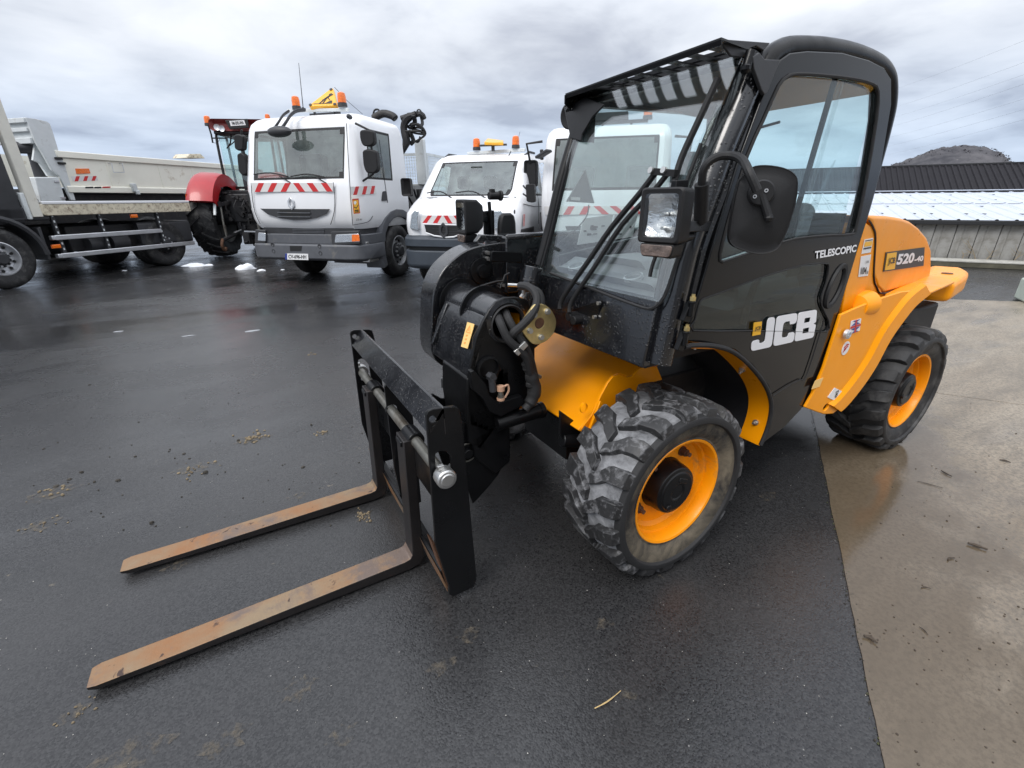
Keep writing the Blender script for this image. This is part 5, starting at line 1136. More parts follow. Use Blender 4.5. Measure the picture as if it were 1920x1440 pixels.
# --- white crane truck
CT = thing('crane_truck', 'white cab-over truck with a yellow triangular roadworks sign on its roof', 'truck', (MO[0], MO[1], 0), MHD, 'white council trucks parked in a row')
lv = [(0.97, 1.22, 1.08, .20), (1.03, 1.27, 1.11, .22), (1.12, 1.31, 1.13, .24), (1.30, 1.325, 1.14, .24), (1.60, 1.315, 1.14, .24), (1.73, 1.29, 1.14, .24), (1.755, 1.28, 1.14, .24), (1.79, 1.27, 1.14, .24), (1.86, 1.25, 1.138, .24), (2.42, 1.085, 1.115, .22), (2.49, 1.065, 1.11, .22), (2.53, 1.05, 1.105, .22), (2.56, 1.045, 1.10, .22), (2.64, 1.0, 1.08, .22), (2.71, .92, 1.03, .22), (2.755, .80, .95, .2), (2.775, .60, .85, .2)]
st = [0, .34, .365, .40, .55, .86, .90, .93, 1.0]; ft = [1.0, .97, .90, .6, .3, 0, -.3, -.6, -.90, -.97, -1.0]
rings, cols = cab_shell(lv, -.46, st, ft)
for rg in rings:      # the roof is longer at the back
    pass
def selM(i, a, b):
    if a[0] == 'F' and b[0] == 'F':
        k = a[1]
        if 7 <= i <= 9:
            if 1 <= k <= 8:
                if (i in (7, 9)) and k in (1, 8): return 'seal'
                return 'windscreen'
            return 'seal'
        if i in (6, 10): return 'seal'
    if (a[0], b[0]) in (('C', 'F'), ('F', 'D')) and 6 <= i <= 10: return 'body'
    if a[0] == b[0] and a[0] in 'LR':
        k = min(a[1], b[1])
        if 3 <= k <= 5 and 7 <= i <= 9: return 'side'+a[0]
        if 2 <= k <= 6 and 6 <= i <= 10 and (k in (2, 6) or i in (6, 10)): return 'seal'
    return 'body'
P_ = shell_parts(rings, cols, selM)
merge(obj('cab_body', P_['body'], m_wht, CT)); merge(obj('windscreen', P_['windscreen'], m_truckglass, CT))
merge(obj('windscreen_seal', P_['seal'], m_rub, CT)); merge(obj('side_window', P_['sideL'], m_truckglass, CT)); merge(obj('side_window', P_['sideR'], m_truckglass, CT))
# interior
mb = MB(); mb.bb(.55, 1.2, -1.0, 1.0, 1.45, 1.76); obj('dashboard', mb, m_lgrey, CT, .04)
mb = MB(); mb.bb(-.44, -.40, -1.08, 1.08, 1.0, 2.6); obj('cab_rear_wall', mb, m_lgrey, CT)
for y in (-.6, .6):
    mb = MB(); mb.rbox(-.15, .05, y-.25, y+.25, 1.55, 2.25, .08); obj('seat', mb, m_seat, CT)
mb = MB(); q = ring_pts((.72, .6, 1.82), (0, 1, 0), (.75, 0, .5), .22, n=20); mb.tube(q+[q[0]], .015, 6); obj('steering_wheel', mb, m_blkm, CT)
# door lines
mb = MB()
dl = [FM.at(x, y, 'y', 1.142) for x, y in ((652, 231), (655, 330), (661, 421))]
mb.tube([dl[0]+V((-.01, -.03, 0)), dl[1]+V((0, .0, 0)), dl[2]], .006, 5); 
mb.tube(FM.tr('y', 1.146, [(661, 422), (690, 416), (699, 405)]), .006, 5, 3); mb.tube(FM.tr('y', 1.146, [(711, 262), (720, 330), (727, 380)]), .006, 5); obj('door_line', mb, m_dgrey, CT)
mb = MB(); mb.prism(rounded(FM.tr('y', 1.145, [(715, 377), (726, 376), (724, 358), (717, 359)]), .03), (0, .01, 0)); obj('door_handle', mb, m_dgrey, CT)
# smile grille, badge, stripes
pl = 1.328
sm = [(488, 391), (500, 391.5), (619, 392), (612, 401), (595, 408), (575, 412), (552, 413), (525, 409), (503, 402)]
mb = MB(); mb.prism(FM.tr('x', pl, sm), FX*.006); obj('grille', mb, m_dgrey, CT)
for yy in (397.5, 405):
    mb = MB(); mb.prism(FM.tr('x', pl+.006, [(521, yy), (583, yy+.8), (583, yy+2.6), (521, yy+1.8)]), FX*.02); obj('grille_slat', mb, m_gryp, CT)
mb = MB(); mb.prism(FM.tr('x', pl+.007, [(524, 393.5), (582, 394), (580, 408.5), (527, 407.5)]), FX*.003); obj('grille_opening', mb, m_ink, CT)
def lozenge(parent, c, w_, h_, nx=FX, u=LY, hole=.5, mat=None):
    z = V((0, 0, 1)); o6 = [(0, 1), (1, .42), (1, -.42), (0, -1), (-1, -.42), (-1, .42)]
    o = [c+u*(a*w_)+z*(b_*h_) for a, b_ in o6]; i = [c+u*(a*w_*hole)+z*(b_*h_*(hole+.12)) for a, b_ in o6]
    mb = MB(); mb.prism(o, nx*.02, [i]); return obj('front_badge', mb, mat or m_silv, parent, .004)
lozenge(CT, FM.at(546.5, 381.5, 'x', pl), .062, .105)
q = FM.tr('x', 1.328, [(474, 360), (624, 359), (624, 343), (471, 343)]); ST_ = stripes(CT, q, 6, FX)
q = FM.tr('y', 1.146, [(659, 366), (706, 363), (703, 348.5), (657, 350)]); stripes(CT, q, 3, LY, False)
q = FM.tr('y', 1.146, [(663, 401), (675, 400), (672, 372), (660, 373)]); mb = MB(); mb.prism(q, LY*.003); BS = obj('blind_spot_sticker', mb, m_yst, CT)
mb = MB(); z_ = lambda pts: [lerp2(q[0], q[1], q[3], q[2], u, v)+LY*.003 for u, v in pts]
mb.prism(z_([(0, .9), (1, .9), (1, 1), (0, 1)]), LY*.001); mb.prism(z_([(0, 0), (1, 0), (1, .05), (0, .05)]), LY*.001); mb.prism(z_([(0, 0), (.1, 0), (.1, 1), (0, 1)]), LY*.001); mb.prism(z_([(.9, 0), (1, 0), (1, 1), (.9, 1)]), LY*.001); obj('sticker_border', mb, m_red2, BS)
mb = MB(); mb.prism(z_([(.15, .48), (.5, .40), (.85, .62), (.85, .55), (.5, .33), (.15, .42)]), LY*.001); mb.prism(z_([(.2, .18), (.8, .18), (.8, .26), (.2, .26)]), LY*.001); mb.prism(z_([(.2, .08), (.8, .08), (.8, .15), (.2, .15)]), LY*.001); obj('sticker_print', mb, m_ink, BS)
mb = MB(); mb.prism(z_([(.15, .66), (.4, .6), (.62, .75), (.55, .85), (.2, .82)]), LY*.001); obj('sticker_picture', mb, m_wht2, BS)
quad_text('side_lettering', '220.dci', FM.tr('y', 1.146, [(667, 414), (679, 413), (679, 409), (667, 410)]), m_ink, CT, 1, .02)
for pts in ([(625, 342), (627.5, 365), (627, 395), (620, 421)], [(471, 343), (473, 370), (478, 398), (488, 420)]):
    mb = MB(); mb.tube(FM.tr('x', 1.318, pts), .006, 5, 3); obj('panel_gap', mb, m_dgrey, CT)
mb = MB(); mb.prism(FM.tr('x', 1.24, [(466, 360), (471, 366), (474, 382), (483, 399), (480, 399), (470, 384), (466, 370)]), FX*.03); obj('side_slot', mb, m_ink, CT)
# bumper, lamps, plate
def sec_b(z0, z1, xf, hw, rc, n=4):
    res = []
    for z in (z0, z1):
        r_ = []
        for sgn in (1, -1):
            arc = [V((xf-rc+rc*math.sin(R(90*k/n)), sgn*(hw-rc+rc*math.cos(R(90*k/n))), z)) for k in range(n+1)]
            r_ += arc if sgn > 0 else list(reversed(arc))
        res.append([V((xf-.75, hw, z))]+r_+[V((xf-.75, -hw, z))])
    return res
mb = MB(); mb.loft(sec_b(.44, .47, 1.34, 1.14, .25)[:1]+sec_b(.48, .70, 1.40, 1.17, .25)+sec_b(.70, .72, 1.38, 1.16, .25)[1:]); obj('bumper', mb, m_gryp, CT, .012)
mb = MB(); mb.loft(sec_b(.72, .88, 1.33, 1.16, .24)); obj('bumper_upper', mb, m_gryp, CT, .01)
mb = MB(); mb.loft(sec_b(.86, .98, 1.22, 1.05, .2)); obj('lower_grille', mb, m_dgrey, CT)
for k in range(3): mb = MB(); mb.bb(1.22, 1.235, -.30, .35, .895+.025*k, .905+.025*k); obj('lower_grille_slat', mb, m_gryp, CT)
mb = MB(); mb.prism(FM.tr('x', 1.39, [(544, 461), (567, 461), (566, 471), (545, 471)]), FX*.012); obj('tow_eye_recess', mb, m_ink, CT)
for px, py in ((511, 459), (513, 471), (599, 462), (601, 475)):
    c = FM.at(px, py, 'x', 1.398); mb = MB(); mb.lathe([(.04, 0), (.036, .006), (.03, .004), (.0, -.002)], c, (1, 0, 0), 14); obj('bumper_recess', mb, m_dgrey, CT)
for pts, hp in ((((628, 455), (676, 453), (673, 438), (630, 440)), ((626, 459), (679, 457), (676, 432), (624, 434))), (((484, 451), (499, 452), (499, 437), (485, 436)), ((482, 455), (502, 456), (502, 431), (483, 430)))):
    mb = MB(); mb.prism(FM.tr('x', 1.30, hp), FX*.06); hl = obj('headlight', mb, m_dgrey, CT, .012)
    mb = MB(); mb.prism(rounded(FM.tr('x', 1.352, pts), .02), FX*.014); obj('headlight_lens', mb, m_lens2, hl, .004)
    if pts[0][0] > 600: mb = MB(); mb.prism(FM.tr('x', 1.367, [(660, 453), (675, 452), (673, 439.5), (660, 440)]), FX*.006); obj('indicator_lens', mb, m_amber, hl, .003)
pq = FM.tr('x', 1.405, [(535, 486.5), (578.5, 487.5), (578, 476), (535, 475)])
mb = MB(); mb.prism(pq, FX*.006); NP = obj('number_plate', mb, m_wht2, CT)
mb = MB(); mb.prism([lerp2(pq[0], pq[1], pq[3], pq[2], u, v)+FX*.006 for u, v in ((0, 0), (.09, 0), (.09, 1), (0, 1))], FX*.001); obj('plate_band', mb, m_blue2, NP)
quad_text('plate_lettering', 'CV-696-HH', [lerp2(pq[0], pq[1], pq[3], pq[2], u, v)+FX*.005 for u, v in ((.12, .16), (.94, .16), (.94, .84), (.12, .84))], m_ink, NP, 1, .03)
# front mudguard, wheels, steps
wc = V((0, 1.14, .50)); fo_ = []
for k in range(13): a = R(-18+208*k/12); fo_.append((a, .64+.02*math.sin(3*a)))
mb = MB(); mb.loft([[V((r_*math.cos(a), y, .50+r_*math.sin(a))) for a, r_ in fo_] for y, dr in ((0, 0),)]*1+[[V(((r_+dr)*math.cos(a), y, .50+(r_+dr)*math.sin(a))) for a, r_ in fo_] for y, dr in ((1.12, .0), (1.16, .012), (1.165, .05), (1.16, .14), (1.10, .15), (.8, .15))], caps=False, closed=False)
obj('mudguard', mb, m_gryp, CT, angle=45)
for y in (1.12, -1.12): truck_wheel(CT, 0, y, .495, .28, .285)
for x in (-3.3,):
    for y in (1.12, -1.12): truck_wheel(CT, x, y, .495, .5, .285, nuts=8)
for px, py in ((690, 455), (695, 487)):
    c = FM.at(px, py, 'y', 1.08); mb = MB(); mb.box(c, (.30, .14, .05)); mb.box(c+V((0, -.1, .08)), (.2, .1, .12)); obj('step', mb, m_zinc, CT, .006)
mb = MB(); mb.bb(-5.6, .8, -.42, .42, .55, .95); mb.bb(-2.6, -.7, -1.0, 1.0, .6, 1.1); obj('chassis', mb, m_chas, CT, .02)
# mirrors
for q_, y in (([(680, 246), (690, 244), (706, 246), (708, 270), (700, 276), (686, 275), (681, 262)], 1.42), ([(685, 283), (695, 280), (711, 283), (715, 318), (708, 326), (692, 325), (687, 310)], 1.42)):
    pts = [FM.at(x, yy, 'x', 1.02) for x, yy in q_]; mb = MB(); mb.prism(rounded(pts, .05), FX*.10); obj('door_mirror', mb, m_blkm, CT, .02)
for q_ in ([(446, 254), (456, 252), (465, 256), (464, 282), (455, 284), (448, 280)], [(452, 290), (460, 286), (467, 292), (472, 326), (463, 331), (455, 322)]):
    pts = [FM.at(x, yy, 'x', 1.02) for x, yy in q_]; mb = MB(); mb.prism(rounded(pts, .04), FX*.10); obj('door_mirror', mb, m_blkm, CT, .02)
mb = MB(); mb.tube([V((1.07, 1.12, 2.56)), FM.at(690, 243, 'x', 1.07), FM.at(697, 280, 'x', 1.07), FM.at(700, 326, 'x', 1.07), V((1.07, 1.13, 1.72))], .018, 6); mb.tube([V((1.07, -1.10, 2.56)), FM.at(452, 252, 'x', 1.07), FM.at(458, 288, 'x', 1.07), FM.at(466, 333, 'x', 1.07), V((1.07, -1.13, 1.78))], .018, 6); obj('mirror_stay', mb, m_blkm, CT)
mb = MB(); a_ = [(572, 206, .85), (556, 208, 1.0), (545, 216, 1.12), (537, 228, 1.24), (530, 238, 1.32)]
mb.tube([FM.at(x, y, 'x', xx) for x, y, xx in a_], .035, 8, 3, .6); mb.tube([FM.at(x-14, y, 'x', xx) for x, y, xx in a_[1:]], .028, 8, 3, .6)
obj('mirror_arm', mb, m_dgrey, CT)
c = FM.at(524, 247, 'x', 1.36); mb = MB(); mb.ball(c, .20, 16, (.45, 1.15, .42)); obj('kerb_mirror', mb, m_dgrey, CT)
mb = MB(); mb.prism(rounded(FM.tr('x', 1.0, [(549, 261), (578, 260), (583, 277), (572, 281), (559, 279)]), .05), FX*.05); mb.prism(FM.tr('x', .99, [(553, 234), (565, 234), (565, 263), (557, 263)]), FX*.03); obj('interior_mirror', mb, m_blkm, CT, .01)
for a, b in (((476, 327), (540, 331)), ((545, 331), (608, 332))):
    mb = MB(); A_, B_ = FM.at(*a, 'x', 1.305), FM.at(*b, 'x', 1.305); mb.tube([A_, A_.lerp(B_, .5)+V((.0, 0, .04)), B_], .011, 6, 3); mb.bar(A_.lerp(B_, .75), B_+V((0.0, .02, -.09)), .016, .012); obj('wiper', mb, m_blkm, CT)
# roof: antenna, beacons, bar, sign
mb = MB(); mb.bar(FM.at(540, 208, 'x', .62), FM.at(654, 206, 'x', .62), .05, .05); obj('roof_bar', mb, m_lgrey, CT, .008)
a = FM.at(569, 209, 'x', .75); b = FM.at(560, 118, 'x', .70); mb = MB(); mb.cyl(a, b, .008, .004, 6); mb.cyl(a, a+V((0, 0, .06)), .02, n=8); obj('aerial', mb, m_dgrey, CT)
beacon(CT, FM.at(557, 207, 'x', .62)+V((0, 0, .01)), 1.0); beacon(CT, FM.at(643, 203, 'x', .62)+V((0, 0, .02)), 1.05)
sg = [FM.at(x, y, 'x', xx) for x, y, xx in ((576, 199.5, .70), (632, 197.5, .62), (624, 162.5, .30))]
sn = (sg[1]-sg[0]).cross(sg[2]-sg[0]).normalized(); sn = sn if sn.x > 0 else -sn
mb = MB(); mb.prism(rounded(sg, .07, 5), -sn*.09); SG = obj('roadworks_sign', mb, m_sign, CT, .012)
S = lambda u, v: sg[0]+(sg[1]-sg[0])*u+(sg[2]-sg[0]-(sg[1]-sg[0])*.5)*v
mb = MB()
for poly in ([(.16, .10), (.80, .10), (.80, .13), (.16, .13)], [(.56, .13), (.78, .13), (.76, .24), (.70, .27)], [(.34, .13), (.40, .13), (.50, .36), (.45, .40)], [(.46, .13), (.51, .13), (.53, .36), (.49, .36)], [(.44, .38), (.53, .34), (.60, .50), (.54, .54)], [(.52, .46), (.56, .44), (.66, .30), (.63, .28)], [(.38, .30), (.40, .28), (.68, .56), (.66, .58)]):
    mb.prism([S(u, v)+sn*.0005 for u, v in poly], sn*.003)
mb.prism(ring_pts(S(.585, .57), (sg[1]-sg[0]).normalized(), sn.cross((sg[1]-sg[0]).normalized()), .035, n=12), sn*.003)
obj('sign_pictogram', mb, m_ink, SG)
for u, v in ((.09, .06), (.90, .06), (.50, .84)):
    mb = MB(); c = S(u, v); mb.cyl(c, c+sn*.012, .026, n=12); obj('sign_lamp', mb, m_dgrey, SG)
mb = MB(); c = (sg[0]+sg[1])/2; mb.bar(c+V((-.05, -.2, -.05)), c+V((-.05, -.2, -.16)), .03, .03); mb.bar(c+V((-.05, .2, -.05)), c+V((-.05, .2, -.16)), .03, .03); mb.bar(c+V((-.05, -.3, -.11)), c+V((-.05, .3, -.11)), .03, .03); obj('sign_mount', mb, m_dgrey, CT)
mb = MB(); mb.tube([sg[2]+V((-.05, 0, 0)), FM.at(652, 190, 'x', -.1), FM.at(680, 214, 'x', -.4)], .004, 4); obj('sign_cable', mb, m_dgrey, CT)
mb = MB(); c = FM.at(655, 219, 'y', 1.06); mb.ball(c, .05, 8, (1.6, .6, .8)); obj('marker_lamp', mb, m_dgrey, CT)
# crane folded behind the cab
XC = -.95
rnd = random.Random(4)
mb = MB(); mb.bb(XC-.25, XC+.25, -.25, .35, 1.0, 2.5)
mb.tube([FM.at(x, y, 'x', XC) for x, y in ((700, 222), (718, 213), (735, 217), (742, 223))], .075, 8, 3); obj('crane_column', mb, m_chas, CT, .02)
mb = MB(); mb.tube([FM.at(x, y, 'x', XC) for x, y in ((748, 292), (762, 268), (757, 240), (764, 222), (780, 214))], [.06, .08, .07, .08, .06], 8, 4); obj('crane_arm', mb, m_chas, CT)
for pts, r_ in ((((752, 222), (772, 216), (790, 214), (795, 222)), .05), (((790, 220), (792, 232), (786, 238), (782, 234)), .032), (((775, 215), (778, 230), (770, 236)), .045), (((766, 245), (775, 262), (770, 270)), .045)):
    mb = MB(); mb.tube([FM.at(x, y, 'x', XC+rnd.uniform(-.1, .1)) for x, y in pts], r_, 8, 3); obj('grab_part', mb, m_chas, CT)
q = ring_pts(FM.at(785.5, 210.5, 'x', XC), (0, 1, 0), (0, 0, 1), .045, n=14); mb = MB(); mb.tube(q+[q[0]], .014, 6); obj('lifting_ring', mb, m_chas, CT)
for pts in (((766, 236), (785, 233), (798, 250), (785, 262), (776, 266)), ((766, 240), (788, 240), (797, 251), (780, 250), (768, 246)), ((770, 246), (776, 262), (784, 266), (788, 256)), ((757, 232), (768, 240), (790, 246), (798, 250)), ((760, 246), (784, 246), (796, 250))):
    mb = MB(); mb.tube([FM.at(x, y, 'x', XC+rnd.uniform(-.15, .15)) for x, y in pts], .020, 6, 5); obj('hydraulic_hose', mb, m_rub, CT)
mb = MB(); mb.tube([FM.at(x, y, 'x', XC) for x, y in ((699, 220), (702, 207), (710, 206), (713, 215))], .018, 6, 3); obj('hose_loop', mb, m_rub, CT)
# dropside body with mesh sides
yb0, yb1, x0, x1 = -1.1, 1.1, -5.6, -1.5
zf_ = 1.16; zt_ = 1.62; zm0, zm1 = 1.72, 2.32
mb = MB(); mb.bb(x0, x1, yb0, yb1, zf_-.12, zf_); obj('load_floor', mb, m_lgrey, CT, .01)
for y in (yb0, yb1): mb = MB(); mb.bb(x0, x1, y-.015, y+.015, zf_+.01, zt_); obj('dropside', mb, m_silv, CT, .006)
mb = MB(); mb.bb(x1-.03, x1, yb0, yb1, zf_+.01, zm0); obj('headboard', mb, m_silv, CT, .006)
for y in (yb1,):
    mb = MB()
    for z in (zm0, zm1): mb.bb(x0, x1, y-.02, y+.02, z-.025, z+.025)
    for k in range(5): xx = x0+(x1-x0)*k/4; mb.bb(xx-.025, xx+.025, y-.018, y+.018, zt_, zm1)
    obj('mesh_frame', mb, m_lgrey, CT)
    mb = MB()
    for k in range(70): xx = x0+(x1-x0)*k/70; mb.bb(xx-.004, xx+.004, y-.004, y+.004, zm0, zm1)
    for k in range(10): zz = zm0+.06*k; mb.bb(x0, x1, y-.004, y+.004, zz-.004, zz+.004)
    o = obj('mesh_wire', mb, m_lgrey, CT); o['kind'] = 'stuff'
    mb = MB()
    for z in (zm0, zm1): mb.bb(x1-.04, x1, yb0, yb1, z-.025, z+.025)
    for k in range(4): yy = yb0+(yb1-yb0)*k/3; mb.bb(x1-.04, x1, yy-.025, yy+.025, zm0, zm1)
    obj('headboard_frame', mb, m_lgrey, CT)
    mb = MB()
    for k in range(38): yy = yb0+(yb1-yb0)*k/38; mb.bb(x1-.024, x1-.016, yy-.004, yy+.004, zm0, zm1)
    for k in range(10): zz = zm0+.06*k; mb.bb(x1-.024, x1-.016, yb0, yb1, zz-.004, zz+.004)
    o = obj('mesh_wire', mb, m_lgrey, CT); o['kind'] = 'stuff'
mb = MB(); mb.bb(x1+.0, x1+.10, .9, 1.12, zm0, zm1+.28); obj('corner_post', mb, m_lgrey, CT, .02)
mb = MB()
for k in range(26): xx = -1.4+rnd.uniform(0, .9); yy = rnd.uniform(.3, 1.0); mb.box((xx, yy, rnd.uniform(.75, 1.55)), (rnd.uniform(.06, .3), rnd.uniform(.06, .25), rnd.uniform(.05, .25)))
obj('hydraulic_block', mb, m_chas, CT, .01)
for k in range(4):
    mb = MB(); y0_ = .4+.18*k; mb.tube([V((-.6, y0_, 1.45)), V((-.9, y0_+.1, 1.62)), V((-1.2, y0_, 1.5)), V((-1.4, y0_+.05, 1.2))], .022, 6, 4); obj('hydraulic_hose', mb, m_rub, CT)
# --- white van with beacons
VO = Vector((MO[0], MO[1], 0))+(FM.M @ V((0, 2.87, 0)))
VN = thing('flatbed_van', 'white van with a folded yellow sign between two amber beacons on its roof', 'van', VO, MHD)
FV = Frame((VO.x, VO.y), MHD)
lv = [(0.84, 1.37, .94, .30), (0.98, 1.38, .96, .30), (1.10, 1.38, .97, .32), (1.22, 1.34, .975, .34), (1.30, 1.22, .975, .36), (1.38, 1.06, .97, .34), (1.455, .86, .96, .30), (1.475, .82, .955, .28), (1.50, .78, .95, .25), (1.57, .70, .94, .22), (1.93, .30, .87, .18), (2.00, .22, .86, .17), (2.025, .19, .855, .17), (2.05, .15, .845, .17), (2.11, .02, .82, .17), (2.16, -.18, .78, .17), (2.18, -.34, .72, .15)]
st = [0, .10, .13, .30, .5, .52, .84, .88, 1.0]; ft = [1.0, .965, .9, .6, .3, 0, -.3, -.6, -.9, -.965, -1.0]
rings, cols = cab_shell(lv, -.75, st, ft, bow=.06)
def selV(i, a, b):
    if a[0] == 'F' and b[0] == 'F':
        k = a[1]
        if 8 <= i <= 10: return 'windscreen' if 1 <= k <= 8 and not (i in (8, 10) and k in (1, 8)) else 'seal'
        if i in (7, 11): return 'seal'
    if a[0] == b[0] and a[0] in 'LR':
        k = min(a[1], b[1])
        if 8 <= i <= 10 and k in (2, 3, 5): return 'side'+a[0]
        if 7 <= i <= 11 and 1 <= k <= 6: return 'seal'
    return 'body'
P_ = shell_parts(rings, cols, selV)
merge(obj('cab_body', P_['body'], m_wht, VN)); merge(obj('windscreen', P_['windscreen'], m_truckglass, VN)); merge(obj('windscreen_seal', P_['seal'], m_rub, VN))
merge(obj('side_window', P_['sideL'], m_truckglass, VN)); merge(obj('side_window', P_['sideR'], m_truckglass, VN))
mb = MB(); mb.bb(.2, .85, -.85, .85, 1.25, 1.46); obj('dashboard', mb, m_dgrey, VN, .04)
for y in (-.52, 0, .52):
    mb = MB(); mb.rbox(-.5, -.32, y-.2, y+.2, 1.0, 1.56, .06); mb.rbox(-.48, -.36, y-.11, y+.11, 1.60, 1.82, .05); obj('seat', mb, m_seat, VN)
mb = MB(); mb.rbox(.28, .31, -.10, .10, 1.86, 1.94, .012); obj('interior_mirror', mb, m_blkm, VN)
mb = MB(); mb.loft(sec_b(.36, .40, 1.36, .98, .3)[:1]+sec_b(.42, .66, 1.42, 1.0, .32)); obj('bumper', mb, m_bumv, VN, .02)
mb = MB(); mb.loft(sec_b(.66, .72, 1.36, .97, .3)); obj('bumper_gap', mb, m_ink, VN)
mb = MB(); mb.loft(sec_b(.72, .84, 1.43, 1.0, .32)+sec_b(.87, .89, 1.40, .98, .32)); obj('bumper_upper', mb, m_bumv, VN, .015)
gq = FV.tr('x', 1.40, [(795, 420), (866, 422), (868, 438), (852, 444), (838, 445), (815, 442), (799, 436)])
mb = MB(); mb.prism(gq, FX*.015); GR = obj('grille', mb, m_ink, VN, .003)
mb = MB(); mb.tube([p+FX*.015 for p in gq+[gq[0]]], .012, 6); obj('grille_surround', mb, m_wht, GR)
for k in range(4): mb = MB(); mb.bar(lerp2(gq[0], gq[1], gq[4], gq[3], .03, .15+.2*k)+FX*.016, lerp2(gq[0], gq[1], gq[4], gq[3], .97, .15+.2*k)+FX*.016, .008, .006); obj('grille_slat', mb, m_dgrey, GR)
lozenge(VN, FV.at(832, 432, 'x', 1.412), .075, .12, mat=m_dgrey)
q = FV.tr('x', 1.395, [(789, 418), (869, 419), (866, 404), (792, 404)]); stripes(VN, q, 4, FX)
for pts in ([(771, 428), (787, 431), (786, 408), (788, 396), (780, 394), (774, 402)], [(927, 430), (945, 425), (948, 405), (940, 394), (928, 396), (926, 408)]):
    xx = 1.33; mb = MB(); mb.prism(rounded(FV.tr('x', xx, pts), .02), FX*.05); hl = obj('headlight', mb, m_lens2, VN, .006)
    mb = MB(); mb.prism([p+FX*.052 for p in rounded(FV.tr('x', xx, pts), .02)], FX*.004); obj('headlight_lens', mb, m_clear, hl)
for a, b in (((800, 362), (848, 364)), ((855, 361), (912, 364))):
    A_, B_ = FV.at(*a, 'x', .84), FV.at(*b, 'x', .84); mb = MB(); mb.tube([A_, A_.lerp(B_, .55)+V((0, 0, .03)), B_+V((0.03, 0, -.06))], .010, 6, 4); obj('wiper', mb, m_blkm, VN)
mb = MB(); mb.prism(rounded(FV.tr('x', .85, [(988, 346), (1004, 345), (1006, 378), (1000, 380), (990, 378)]), .03), FX*.10); mb.tube([V((.75, .93, 1.62)), FV.at(990, 358, 'x', .88)], .016, 6); mb.tube([V((.75, .93, 1.50)), FV.at(990, 370, 'x', .88)], .016, 6); obj('door_mirror', mb, m_blkm, VN, .012)
mb = MB(); mb.rbox(.78, .86, -1.16, -.98, 1.48, 1.76, .04); obj('door_mirror', mb, m_blkm, VN)
mb = MB(); mb.tube([V((.90, .975, 1.35)), V((.2, .985, 1.30)), V((-.7, .985, 1.29))], .006, 5); mb.tube([V((-.18, .985, 1.0)), V((-.2, .985, 1.3)), V((-.2, .95, 1.5)), V((-.22, .86, 2.0))], .006, 5); obj('door_line', mb, m_dgrey, VN)
c = FV.at(964, 397, 'y', .975); mb = MB(); mb.lathe([(.03, 0), (.03, .012), (.015, .014), (0, .014)], c, (0, 1, 0), 12); obj('fuel_cap', mb, m_dgrey, VN)
q = [V((.98, .985, 1.02)), V((.86, .985, 1.02)), V((.86, .985, 1.2)), V((.98, .985, 1.2))]; stripes(VN, q, 2, LY, False)
mb = MB(); mb.bar(FV.at(877, 288, 'x', -.25), FV.at(985, 281, 'x', -.25), .06, .05); obj('roof_bar', mb, m_lgrey, VN, .008)
beacon(VN, FV.at(894, 282, 'x', -.25), .95); beacon(VN, FV.at(967, 278, 'x', -.25), .95)
fs_ = [FV.at(x, y, 'x', xx) for x, y, xx in ((908, 272, -.1), (944, 273, -.1), (944, 269, -.5), (914, 265, -.5))]
mb = MB(); mb.prism(fs_, V((0, 0, .05))); FS = obj('folded_sign', mb, m_sign, VN, .012)
mb = MB(); c = sum(fs_, V((0, 0, 0)))/4; mb.bar(c+V((0.1, -.25, -.03)), c+V((.1, .25, -.03)), .04, .03); mb.bar(c+V((0.1, 0, -.03)), c+V((.1, 0, -.12)), .05, .04); obj('sign_mount', mb, m_dgrey, VN)
mb = MB(); a = FV.at(954, 292, 'x', .1); mb.tube([a, a+V((-.06, .02, .07))], .008, 6); a = FV.at(968, 262, 'x', -.4); mb.cyl(FV.at(966, 280, 'x', -.4), FV.at(975, 247, 'x', -.5), .003, n=5); obj('aerial', mb, m_blkm, VN)
mb = MB()
for y in (.78, -.78): mb.tube([V((-.05, y*.95, 2.10)), V((-.35, y*.98, 2.19)), V((-.72, y*.98, 2.2))], .022, 6)
obj('roof_rail', mb, m_blkm, VN)
for y in (.95, -.95): truck_wheel(VN, .55, y, .35, .2, .20, nuts=6)
for y in (.95, -.95): truck_wheel(VN, -2.9, y, .35, .2, .20, nuts=6)
mb = MB(); mb.bb(-4.2, .9, -.8, .8, .45, .72); mb.bb(.1, 1.0, .80, .97, .5, .98); mb.bb(.1, 1.0, -.97, -.80, .5, .98); obj('chassis', mb, m_chas, VN, .02)
mb = MB(); mb.bb(-4.6, -.95, -1.02, 1.02, .85, .95); obj('load_floor', mb, m_lgrey, VN)
for y in (-1.02, 1.02): mb = MB(); mb.bb(-4.6, -.95, y-.015, y+.015, .96, 1.38); obj('dropside', mb, m_silv, VN)
mb = MB()
for y in (-1.0, -.34, .34, 1.0): mb.bb(-.92, -.86, y-.03, y+.03, .95, 2.1)
for z in (1.4, 2.08): mb.bb(-.92, -.86, -1.0, 1.0, z-.03, z+.03)
obj('headboard_frame', mb, m_wht, VN)
mb = MB()
for k in range(44):
    for sg_ in (1, -1):
        y0 = -1.6+.075*k; a = V((-.89, y0, 1.4)); b = V((-.89, y0+sg_*.68, 2.08))
        t0 = max(0, min(1, ((-1.0-a.y)/(b.y-a.y)))) ; t1 = max(0, min(1, ((1.0-a.y)/(b.y-a.y)))); t0, t1 = min(t0, t1), max(t0, t1)
        if t1-t0 > .02: mb.bar(a.lerp(b, t0), a.lerp(b, t1), .008, .006, (1, 0, 0))
o = obj('mesh_wire', mb, m_wht, VN); o['kind'] = 'stuff'

